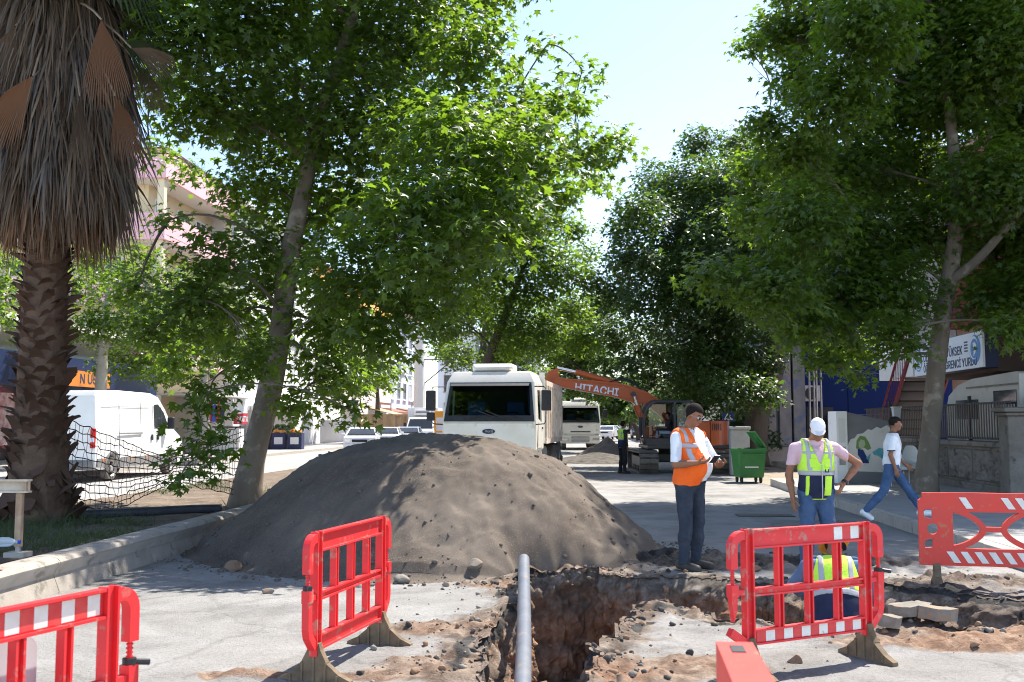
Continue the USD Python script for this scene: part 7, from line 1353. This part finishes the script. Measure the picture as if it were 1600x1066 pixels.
# ---- the man with the phone, orange vest
def man_with_phone():
    g = gr(1082, 893); t = thing('person', 'standing man in an open orange vest and white shirt looking at his phone', 'person', (g[0], g[1], hz(g[0], g[1]) + .0), math.radians(48), scale=1.035)
    F = Fig()
    hipL, hipR = P3((.10, .02, .93)), P3((-.10, .02, .93))
    F.ell((0, .02, .97), (.175, .135, .13), .06, 'torso'); F.ell((0, -.065, 1.13), (.165, .17, .17), .08, 'torso'); F.ell((0, .0, 1.20), (.175, .135, .16), .08, 'torso'); F.ell((0, .02, 1.34), (.185, .125, .15), .08, 'torso'); F.cap((-.165, .03, 1.43), (.165, .03, 1.43), .062, .062, .06, 'torso'); F.cap((-.07, .03, 1.49), (.07, .03, 1.49), .05, .05, .05, 'torso')
    leg(F, hipL, (.115, .0, .50), (.125, .05, .09), (.15, -.13, .035)); leg(F, hipR, (-.105, .0, .50), (-.12, .03, .09), (-.135, -.16, .035))
    shR, elR, wrR = P3((-.215, .03, 1.42)), P3((-.325, -.04, 1.14)), P3((-.245, -.26, 1.16)); arm(F, shR, elR, wrR)
    shL, elL, wrL = P3((.215, .03, 1.42)), P3((.30, -.13, 1.13)), P3((.07, -.345, 1.14)); arm(F, shL, elL, wrL)
    dR = P3((.12, -.30, .05)); hand(F, wrR, (.55, -.80, .16), (.3, .1, .95), .55, -1); hand(F, wrL, (-.88, -.40, .10), (-.2, .1, .95), .5, 1)
    F.cap((0, .03, 1.48), (0, .0, 1.58), .060, .055, .03, 'neck'); R = rot(.0, .50); hc = P3((0, -.055, 1.67)); P = head(F, hc, R)
    obj('body', F.mesh(.0085), 'skin', t, smooth=True); face(t, P, R, 1.0, 'hair')
    up = lambda x, y, z: (P3(R.T[2])[0] * (x - hc[0]) + R.T[2][1] * (y - hc[1]) + R.T[2][2] * (z - hc[2]))
    loc = lambda x, y, z: np.stack([x - hc[0], y - hc[1], z - hc[2]], -1) @ R
    def hair_(x, y, z): q = loc(x, y, z); return np.maximum(-(q[..., 2] - (.056 + np.where(q[..., 1] < -.035, .006, -(q[..., 1] + .035) * 1.6))), -(q[..., 2] + .05))
    obj('hair', F.mesh(.006, ['head'], .009, hair_), 'hair_thin', t, smooth=True)
    fr = [tube([P(sg * .031, -.104, .004) + R @ P3((.024 * math.cos(q), 0, .018 * math.sin(q))) for q in np.linspace(0, 2 * math.pi, 17)], .0016, 5, False) for sg in (-1, 1)] + [bar(P(-.008, -.108, .008), P(.008, -.108, .008), .0014, 5)] + [bar(P(sg * .055, -.10, .008), P(sg * .080, .0, .004), .0014, 5) for sg in (-1, 1)]
    gl = obj('glasses', cat_(fr), 'chrome', t, smooth=True)
    for sg in (-1, 1): obj('lens', xf(trimesh.creation.cylinder(.020, .002, sections=18), (0, 0, 0)).apply_transform(np.vstack([np.c_[R @ np.array([[1, 0, 0], [0, 0, 1], [0, -1, 0]]), P(sg * .031, -.104, .004)], [0, 0, 0, 1]])), 'clear_glass', gl)
    cloth = ['torso', 'arm_upper']
    sl = lambda x, y, z: np.maximum(.955 - z, np.maximum(z - 1.53, np.where(np.hypot(x, y - .02) < .075, (z - 1.50), -1)))
    obj('shirt', F.mesh(.011, cloth + ['neck'], .016, both(sl, lambda x, y, z: np.where(np.abs(x) > .19, 1.165 - z, -1)), .016, 10, 3), 'white_cloth', t, smooth=True)
    vest = both(lambda x, y, z: np.maximum(.93 - z + .03 * np.sin(x * 9), z - 1.53), lambda x, y, z: .135 - np.abs(x - .06) + np.clip((z - 1.30) * .10, -.02, .1) + np.where(y > .03, -9, 0), lambda x, y, z: np.where(z > 1.22, np.abs(x) - .225 - np.clip((1.5 - z), 0, .3) * .02, np.abs(x) - .30), lambda x, y, z: -(np.hypot(x, y - .01) - (.085 + np.clip(1.52 - z, 0, .2) * .1)) + np.where(z < 1.40, -9, 0))
    vm = F.mesh(.011, ['torso'], .036, vest, .018, 8, 5); obj('vest', vm, 'vest_orange', t, smooth=True)
    obj('reflective_band', F.mesh(.011, ['torso'], .0405, both(vest, slab_region(1.315, 1.365)), .018, 8, 5), 'reflective_grey', t, smooth=True)
    for sg in (-1, 1): obj('reflective_strap', F.mesh(.011, ['torso'], .0402, both(vest, slab_region(1.14, 1.52), lambda x, y, z: np.abs(x - sg * .175) - .022, lambda x, y, z: np.where(np.abs(z - 1.34) < .03, .1, -1.0)), .018, 8, 5), 'reflective_grey', t, smooth=True)
    obj('trousers', F.mesh(.011, ['leg', 'torso'], .017, lambda x, y, z: np.maximum(z - (.985 + y * .35), .065 - z), .040, 7, 7), 'jeans_dark', t, smooth=True)
    for sg in (-1, 1): obj('shoe', F.mesh(.010, ['foot'], .013, both(lambda x, y, z: np.maximum(.002 - z, z - .115), lambda x, y, z: -sg * x)), 'shoe_dark', t, smooth=True)
    # the phone, held in both hands
    pc = (wrR + wrL) / 2 + P3((-.035, -.095, .05)); M_ = rot(-.5, -.55); ph = rbox((-.037, -.076, -.0045), (.037, .076, .0045), .004, 8)
    q = np.array(g); Rz = rot(math.radians(48)); wpos = np.array([g[0], g[1], hz(g[0], g[1])]) + Rz @ (pc * 1.035)
    p = thing('phone', 'dark mobile phone held by the man in the orange vest', 'phone', wpos); MM = Rz @ M_; T4 = np.eye(4); T4[:3, :3] = MM
    obj('shell', ph.copy().apply_transform(T4), 'phone_shell', p, smooth=30); obj('screen', box((-.033, -.071, .0047), (.033, .071, .0055)).apply_transform(T4), 'screen_black', p)
man_with_phone()
VY = dict(vest_yellow='vest_yellow')
def hivis(F, t, h, sd, grow=.03, front=-1, zt=1.53, zb=.865, zm=1.135, extra=None, open_=True):
    """A vest with a fluorescent upper part, a navy lower part, grey bands and pockets."""
    base = both(lambda x, y, z: np.maximum(zb - z, z - zt), lambda x, y, z: np.where(z > 1.20, np.abs(x) - (.150 + np.clip(1.52 - z, 0, .35) * .16), np.abs(x) - .35), lambda x, y, z: np.where((z > 1.26) & (y * front > -.02), (.010 + (z - 1.26) * .36) - np.abs(x), -1.0), lambda x, y, z: -(np.hypot(x, y - .02) - .075) + np.where(z < 1.44, -9, 0))
    if extra: base = both(base, extra)
    kw = dict(wrinkle=.016, ws=8, seed=sd)
    obj('vest', F.mesh(h, ['torso'], grow, both(base, lambda x, y, z: zm - z), **kw), 'vest_yellow', t, smooth=True)
    obj('vest_lower', F.mesh(h, ['torso'], grow - .0015, both(base, lambda x, y, z: z - zm - .012), **kw), 'navy_cloth', t, smooth=True)
    obj('reflective_band', F.mesh(h, ['torso'], grow + .0045, both(base, slab_region(zm - .005, zm + .048)), **kw), 'reflective_grey', t, smooth=True)
    for sg in (-1, 1): obj('reflective_strap', F.mesh(h, ['torso'], grow + .004, both(base, slab_region(zm + .05, zt), lambda x, y, z: np.abs(x - sg * (.115 + (z - 1.2) * .02)) - .024), **kw), 'reflective_grey', t, smooth=True)
    obj('reflective_band', F.mesh(h, ['torso'], grow + .0035, both(base, slab_region(1.36, 1.395)), **kw), 'reflective_grey', t, smooth=True)
    obj('hem', F.mesh(h, ['torso'], grow + .004, both(base, slab_region(zb - .001, zb + .014)), **kw), 'vest_yellow', t, smooth=True)
    for xo, wo in ((.085, .045), (-.135, .018)): obj('pocket', F.mesh(h, ['torso'], grow + .006, both(base, slab_region(zb + .045, zm - .008), lambda x, y, z: np.abs(x - xo) - wo, lambda x, y, z: -y * front), **kw), 'vest_yellow', t, smooth=True)
    for sg in (-1, 1): obj('pocket', F.mesh(h, ['torso'], grow + .005, both(base, slab_region(1.215, 1.315), lambda x, y, z: np.abs(x - sg * .080) - .038, lambda x, y, z: -y * front), **kw), 'vest_yellow', t, smooth=True)
# ---- the man in the white cap, hand on hip
def man_in_cap():
    g = gr(1279, 902); t = thing('person', 'standing man in a white cap and yellow vest with one hand on his hip', 'person', (g[0], g[1], -.02), math.radians(8), scale=.985)
    F = Fig(); F.ell((0, .02, .97), (.17, .12, .13), .06, 'torso'); F.ell((0, -.01, 1.12), (.16, .125, .15), .08, 'torso'); F.ell((0, .01, 1.30), (.185, .125, .17), .08, 'torso'); F.cap((-.165, .03, 1.42), (.165, .03, 1.42), .064, .064, .06, 'torso'); F.cap((-.06, .03, 1.48), (.06, .03, 1.48), .05, .05, .05, 'torso')
    leg(F, (.10, .02, .93), (.12, .0, .50), (.14, .05, .09), (.19, -.13, .035)); leg(F, (-.10, .02, .93), (-.115, .0, .50), (-.13, .03, .09), (-.17, -.15, .035))
    arm(F, (-.225, .03, 1.42), (-.285, .06, 1.13), (-.275, -.02, .88)); hand(F, (-.275, -.02, .88), (.0, -.12, -1), (1, .1, 0), .35, -1)
    arm(F, (.225, .03, 1.42), (.50, .05, 1.25), (.29, -.03, 1.03)); hand(F, (.29, -.03, 1.03), (-.55, -.45, -.70), (-.6, .5, .2), .25, 1)
    F.cap((0, .03, 1.47), (0, -.02, 1.56), .060, .056, .03, 'neck'); R = rot(-.22, .62); hc = P3((0, -.075, 1.625)); P = head(F, hc, R)
    obj('body', F.mesh(.0085), 'skin', t, smooth=True); face(t, P, R, 1.0, 'hair')
    loc = lambda x, y, z: np.stack([x - hc[0], y - hc[1], z - hc[2]], -1) @ R
    obj('hair', F.mesh(.006, ['head'], .006, lambda x, y, z: np.maximum(-(loc(x, y, z)[..., 1] - .03), -(loc(x, y, z)[..., 2] + .05))), 'hair', t, smooth=True)
    G = Fig(); G.ell(P(0, .012, .035), (.083, .103, .097), .01, 'cap', R)
    cp = obj('cap', G.mesh(.007, None, 0, lambda x, y, z: -(loc(x, y, z)[..., 2] - .036)), 'white_cloth', t, smooth=True)
    br = []
    for th_ in np.linspace(-1.15, 1.15, 13): 
        for q in np.linspace(0, 1, 5): rr = .088 + q * .068 * (math.cos(th_ * .95) ** .5); br.append(P(math.sin(th_) * (.082 + q * .004), .012 - math.cos(th_) * rr - q * .0, .042 - .018 * q - .02 * abs(math.sin(th_)) ** 2 * q))
    br = np.array(br); f_ = grid_faces(13, 5); up_v = R @ P3((0, 0, .006)); n_ = len(br); obj('peak', trimesh.Trimesh(np.vstack([br, br + up_v]), np.vstack([f_, f_[:, ::-1] + n_]), process=False), 'white_cloth', cp, smooth=True); obj('button', trimesh.creation.icosphere(1, .007).apply_translation(P(0, .012, .133)), 'white_cloth', cp)
    obj('shirt', F.mesh(.011, ['torso', 'neck', 'arm_upper'], .014, both(lambda x, y, z: np.maximum(.96 - z, z - 1.515), lambda x, y, z: np.where(x > .2, x - .37, -1), lambda x, y, z: np.where(x < -.19, 1.235 - z, -1)), .014, 10, 13), 'pink_cloth', t, smooth=True)
    obj('collar', F.mesh(.008, ['neck'], .020, slab_region(1.47, 1.515)), 'pink_cloth', t, smooth=True)
    hivis(F, t, .0105, 15)
    obj('zip', tube([(.0, -.175, .88), (0, -.182, 1.0), (0, -.184, 1.12), (.0, -.178, 1.25)], .006, 6), 'reflective_grey', t)
    obj('emblem', xf(cat_([box((-.022, 0, 0), (-.012, .004, .035)), box((.012, 0, 0), (.022, .004, .035)), box((-.0119, 0, 0), (.0119, .004, .009))]), (.055, -.184, 1.165)), 'navy_cloth', t)
    obj('trousers', F.mesh(.011, ['leg', 'torso'], .017, lambda x, y, z: np.maximum(z - .985, .06 - z), .040, 7, 17), 'jeans', t, smooth=True)
    for sg in (-1, 1): obj('shoe', F.mesh(.010, ['foot'], .013, both(lambda x, y, z: np.maximum(.002 - z, z - .115), lambda x, y, z: -sg * x)), 'shoe_dark', t, smooth=True)
    w_ = P3((.29, -.03, 1.03)); e_ = P3((.50, .05, 1.25)); ax = (e_ - w_) / np.linalg.norm(e_ - w_); obj('watch', tube([w_ + ax * .02, w_ + ax * .045], .036, 16), 'black_plastic', t, smooth=30)
man_in_cap()
# ---- the worker crouching in the trench, seen from behind
def crouching():
    c = at(1308, 968, 9.35); zf = -.63; t = thing('person', 'worker in an orange helmet crouching in the trench with his back turned', 'person', (c[0], c[1], zf), math.radians(172), scale=1.06)
    F = Fig(); F.ell((0, .06, .38), (.205, .18, .18), .07, 'torso'); F.ell((0, -.02, .60), (.19, .16, .2), .1, 'torso'); F.ell((0, -.14, .80), (.20, .15, .18), .1, 'torso'); F.cap((-.17, -.19, .92), (.17, -.19, .92), .065, .065, .06, 'torso')
    for sg in (-1, 1):
        leg(F, (sg * .11, .08, .36), (sg * .17, -.30, .48), (sg * .15, -.10, .09), (sg * .17, -.30, .035), 1.02)
    arm(F, (.22, -.20, .91), (.33, -.42, .70), (.16, -.62, .58)); hand(F, (.16, -.62, .58), (-.4, -.8, -.4), (0, -.3, -1), .5, -1)
    arm(F, (-.22, -.20, .91), (-.36, -.34, .66), (-.28, -.56, .52)); hand(F, (-.28, -.56, .52), (.2, -.9, -.4), (0, -.3, -1), .5, 1)
    F.cap((0, -.19, .95), (0, -.25, 1.07), .060, .055, .03, 'neck'); R = rot(.35, .75); hc = P3((-.02, -.29, 1.075)); P = head(F, hc, R)
    obj('body', F.mesh(.010), 'skin_dark', t, smooth=True); face(t, P, R, 1.0, 'hair')
    loc = lambda x, y, z: np.stack([x - hc[0], y - hc[1], z - hc[2]], -1) @ R
    obj('hair', F.mesh(.007, ['head'], .007, lambda x, y, z: np.maximum(-(loc(x, y, z)[..., 1] - .0), -(loc(x, y, z)[..., 2] + .055))), 'hair', t, smooth=True)
    G = Fig(); G.ell(P(0, .012, .035), (.108, .128, .118), .01, 'h', R); hm = obj('helmet', G.mesh(.008, None, 0, lambda x, y, z: -(loc(x, y, z)[..., 2] - .028)), 'helmet_orange', t, smooth=True)
    bn = np.array([P(math.sin(q) * r_, .012 + math.cos(q) * r_ * 1.18, .03 - (r_ - .10) * .3) for q in np.linspace(0, 2 * math.pi, 33) for r_ in (.10, .135)]); f_ = grid_faces(33, 2); obj('brim', trimesh.Trimesh(np.vstack([bn, bn + R @ P3((0, 0, .005))]), np.vstack([f_, f_[:, ::-1] + len(bn)]), process=False), 'helmet_orange', hm, smooth=30)
    G2 = Fig(); G2.cap(P(0, -.09, .10), P(0, .012, .158), .012, .012); G2.cap(P(0, .012, .158), P(0, .11, .10), .012, .012, .01); obj('ridge', G2.mesh(.007), 'helmet_orange', hm, smooth=True)
    # the line of the back: a slanted frame for the vest's bands
    s_ = lambda x, y, z: z * .86 - y * .5
    obj('jacket', F.mesh(.012, ['torso', 'arm_upper', 'arm', 'neck'], .016, both(lambda x, y, z: z - .98, lambda x, y, z: .20 - z, lambda x, y, z: -(y + .585)), .02, 8, 21), 'blue_shirt', t, smooth=True)
    kw = dict(wrinkle=.02, ws=7, seed=22); base = lambda x, y, z: np.maximum(np.abs(x) - (.215 - .08 * np.clip((s_(x, y, z) - .66) / .3, 0, 1)), s_(x, y, z) - .94)
    obj('vest', F.mesh(.012, ['torso'], .032, both(base, lambda x, y, z: .62 - s_(x, y, z)), **kw), 'vest_yellow', t, smooth=True); obj('vest_lower', F.mesh(.012, ['torso'], .0305, both(base, lambda x, y, z: s_(x, y, z) - .632, lambda x, y, z: .255 - s_(x, y, z)), **kw), 'navy_cloth', t, smooth=True)
    obj('reflective_band', F.mesh(.012, ['torso'], .0365, both(base, lambda x, y, z: .565 - s_(x, y, z), lambda x, y, z: s_(x, y, z) - .622), **kw), 'reflective_grey', t, smooth=True); obj('piping', F.mesh(.012, ['torso'], .036, both(base, lambda x, y, z: .268 - s_(x, y, z) + .25 * x * x, lambda x, y, z: s_(x, y, z) - .285 - .25 * x * x), **kw), 'vest_yellow', t, smooth=True)
    for sg in (-1, 1): obj('reflective_strap', F.mesh(.012, ['torso'], .036, both(base, lambda x, y, z: .62 - s_(x, y, z), lambda x, y, z: np.abs(x - sg * .12) - .026), **kw), 'reflective_grey', t, smooth=True)
    obj('trousers', F.mesh(.012, ['leg', 'torso'], .018, lambda x, y, z: np.maximum(.07 - z, np.minimum(s_(x, y, z) - .24, y + .16)), .024, 8, 23), 'jeans', t, smooth=True)
    for sg in (-1, 1): obj('shoe', F.mesh(.011, ['foot'], .014, both(lambda x, y, z: np.maximum(.002 - z, z - .115), lambda x, y, z: -sg * x)), 'shoe_dark', t, smooth=True)
mat('blue_shirt', (.08, .13, .24), (.11, .17, .30), 6, .9)
crouching()
# ---- the young man striding past
def walker():
    g = gr(1395, 812, .18); t = thing('person', 'young man in a white shirt and jeans striding along the right pavement', 'person', (g[0], g[1], .175), math.radians(82), scale=.90)
    F = Fig(); F.ell((0, .0, .94), (.16, .115, .12), .06, 'torso'); F.ell((0, -.02, 1.10), (.15, .115, .15), .08, 'torso'); F.ell((0, -.03, 1.27), (.175, .12, .17), .08, 'torso'); F.cap((-.155, -.03, 1.40), (.155, -.03, 1.40), .058, .058, .06, 'torso'); F.cap((-.05, -.03, 1.45), (.05, -.03, 1.45), .048, .048, .05, 'torso')
    leg(F, (.09, -.02, .90), (.09, -.26, .54), (.09, -.50, .15), (.09, -.68, .12)); leg(F, (-.09, .02, .90), (-.09, .15, .49), (-.09, .44, .16), (-.09, .36, .035))
    arm(F, (-.205, -.02, 1.39), (-.23, .04, 1.11), (-.21, -.04, .87), .92); hand(F, (-.21, -.04, .87), (.05, -.25, -1), (1, 0, 0), .4, -1); arm(F, (.205, -.02, 1.39), (.23, -.07, 1.11), (.19, -.27, .93), .92); hand(F, (.19, -.27, .93), (-.1, -.7, -.7), (-1, 0, 0), .4, 1)
    F.cap((0, -.03, 1.45), (0, -.06, 1.54), .054, .050, .03, 'neck'); R = rot(0, .10); hc = P3((0, -.09, 1.63)); P = head(F, hc, R)
    obj('body', F.mesh(.009), 'skin', t, smooth=True); face(t, P, R, 1.0, 'hair'); loc = lambda x, y, z: np.stack([x - hc[0], y - hc[1], z - hc[2]], -1) @ R
    obj('hair', F.mesh(.006, ['head'], .012, lambda x, y, z: (lambda q: -(q[..., 2] - np.where(q[..., 1] < -.02, .055, np.where(q[..., 1] < .03, .02, -.03))))(loc(x, y, z))), 'hair', t, smooth=True)
    obj('shirt', F.mesh(.011, ['torso', 'neck', 'arm_upper'], .022, both(lambda x, y, z: np.maximum(.90 - z, z - 1.475), lambda x, y, z: np.where(np.abs(x) > .175, 1.175 - z, -1)), .028, 7, 33), 'white_cloth', t, smooth=True); obj('collar', F.mesh(.008, ['neck'], .027, slab_region(1.44, 1.478)), 'navy_cloth', t, smooth=True)
    for sg in (-1, 1): obj('cuff', F.mesh(.009, ['arm_upper'], .027, both(slab_region(1.172, 1.19), lambda x, y, z: -sg * x)), 'navy_cloth', t, smooth=True)
    obj('trousers', F.mesh(.011, ['leg', 'torso'], .016, lambda x, y, z: np.maximum(z - .955, np.where(y < -.3, .16 - z - (y + .5) * .8, .12 - z)), .026, 8, 37), 'jeans', t, smooth=True)
    for sg in (-1, 1): obj('shoe', F.mesh(.010, ['foot'], .014, lambda x, y, z: -sg * x + .01), 'shoe_white', t, smooth=True)
walker()
# ---- the far worker reaching up to the cab, and the driver
def far_worker():
    g = gr(974, 740); t = thing('person', 'far worker in a yellow vest reaching up to the excavator cab', 'person', (g[0], g[1], 0), math.radians(120), scale=.97)
    F = Fig(); F.ell((0, .02, .97), (.165, .12, .13), .06, 'torso'); F.ell((0, .0, 1.12), (.155, .12, .15), .08, 'torso'); F.ell((0, .01, 1.30), (.18, .12, .17), .08, 'torso'); F.cap((-.16, .03, 1.42), (.16, .03, 1.42), .062, .062, .06, 'torso'); F.cap((-.06, .03, 1.48), (.06, .03, 1.48), .05, .05, .05, 'torso')
    leg(F, (.10, .02, .93), (.11, .0, .50), (.12, .05, .09), (.13, -.13, .035)); leg(F, (-.10, .02, .93), (-.11, .0, .50), (-.13, .03, .09), (-.15, -.15, .035))
    arm(F, (.22, .03, 1.42), (.28, -.18, 1.28), (.22, -.42, 1.52)); hand(F, (.22, -.42, 1.52), (-.1, -.5, .9), (0, -1, -.3), .5, 1); arm(F, (-.22, .03, 1.42), (-.26, .07, 1.13), (-.25, -.02, .88)); hand(F, (-.25, -.02, .88), (0, -.1, -1), (1, 0, 0), .4, -1)
    F.cap((0, .03, 1.47), (0, .0, 1.57), .06, .055, .03, 'neck'); R = rot(0, -.05); hc = P3((0, -.02, 1.66)); P = head(F, hc, R); obj('body', F.mesh(.013), 'skin_dark', t, smooth=True); face(t, P, R, 1.0, 'hair'); loc = lambda x, y, z: np.stack([x - hc[0], y - hc[1], z - hc[2]], -1) @ R
    obj('hair', F.mesh(.010, ['head'], .014, lambda x, y, z: (lambda q: -(q[..., 2] - np.where(q[..., 1] < -.02, .06, np.where(q[..., 1] < .03, .01, -.05))))(loc(x, y, z))), 'hair', t, smooth=True)
    obj('shirt', F.mesh(.015, ['torso', 'neck', 'arm_upper', 'arm'], .016, both(lambda x, y, z: np.maximum(.93 - z, z - 1.50), lambda x, y, z: np.where(x < -.2, .92 - z, -1), lambda x, y, z: -(y + .40)), .014, 9, 43), 'black_cloth', t, smooth=True)
    hivis(F, t, .015, 45); obj('trousers', F.mesh(.015, ['leg', 'torso'], .018, lambda x, y, z: np.maximum(z - .98, .06 - z), .02, 8, 47), 'black_cloth', t, smooth=True)
    for sg in (-1, 1): obj('shoe', F.mesh(.014, ['foot'], .014, both(lambda x, y, z: np.maximum(.002 - z, z - .115), lambda x, y, z: -sg * x)), 'shoe_dark', t, smooth=True)
far_worker()
def driver():
    M_ = rot(YAW); p = np.array([ec[0], ec[1], 0]) + M_ @ P3((-.38, -.76, 1.28)); t = thing('person', 'driver sitting inside the dark excavator cab', 'person', p, YAW - math.pi / 2, scale=.80)
    F = Fig(); F.ell((0, .0, .08), (.17, .14, .12), .06, 'torso'); F.ell((0, .02, .28), (.16, .125, .18), .08, 'torso'); F.ell((0, .02, .46), (.18, .12, .15), .08, 'torso'); F.cap((-.16, .02, .57), (.16, .02, .57), .06, .06, .06, 'torso')
    for sg in (-1, 1): leg(F, (sg * .1, -.02, .06), (sg * .13, -.42, .10), (sg * .13, -.50, -.26), (sg * .14, -.66, -.30)); arm(F, (sg * .21, .02, .56), (sg * .26, -.08, .30), (sg * .22, -.34, .28)); hand(F, (sg * .22, -.34, .28), (0, -1, -.2), (0, -.2, -1), .7, -sg)
    F.cap((0, .02, .60), (0, -.0, .70), .06, .055, .03, 'neck'); R = rot(.3, .1); hc = P3((0, -.02, .80)); P = head(F, hc, R); obj('body', F.mesh(.013), 'skin_dark', t, smooth=True); face(t, P, R, 1.0, 'hair'); loc = lambda x, y, z: np.stack([x - hc[0], y - hc[1], z - hc[2]], -1) @ R
    obj('hair', F.mesh(.010, ['head'], .012, lambda x, y, z: (lambda q: -(q[..., 2] - np.where(q[..., 1] < -.02, .06, -.02)))(loc(x, y, z))), 'hair', t, smooth=True)
    obj('shirt', F.mesh(.015, ['torso', 'neck', 'arm_upper'], .016, lambda x, y, z: np.maximum(.05 - z, z - .63), .014, 9, 53), 'black_cloth', t, smooth=True); obj('trousers', F.mesh(.015, ['leg', 'torso'], .018, lambda x, y, z: np.maximum(z - .16, -.26 - z), .02, 8, 57), 'jeans_light', t, smooth=True)
    for sg in (-1, 1): obj('shoe', F.mesh(.014, ['foot'], .014, lambda x, y, z: -sg * x), 'shoe_dark', t, smooth=True)
mat('jeans_light', (.25, .32, .42), None, 6, .9)
driver()
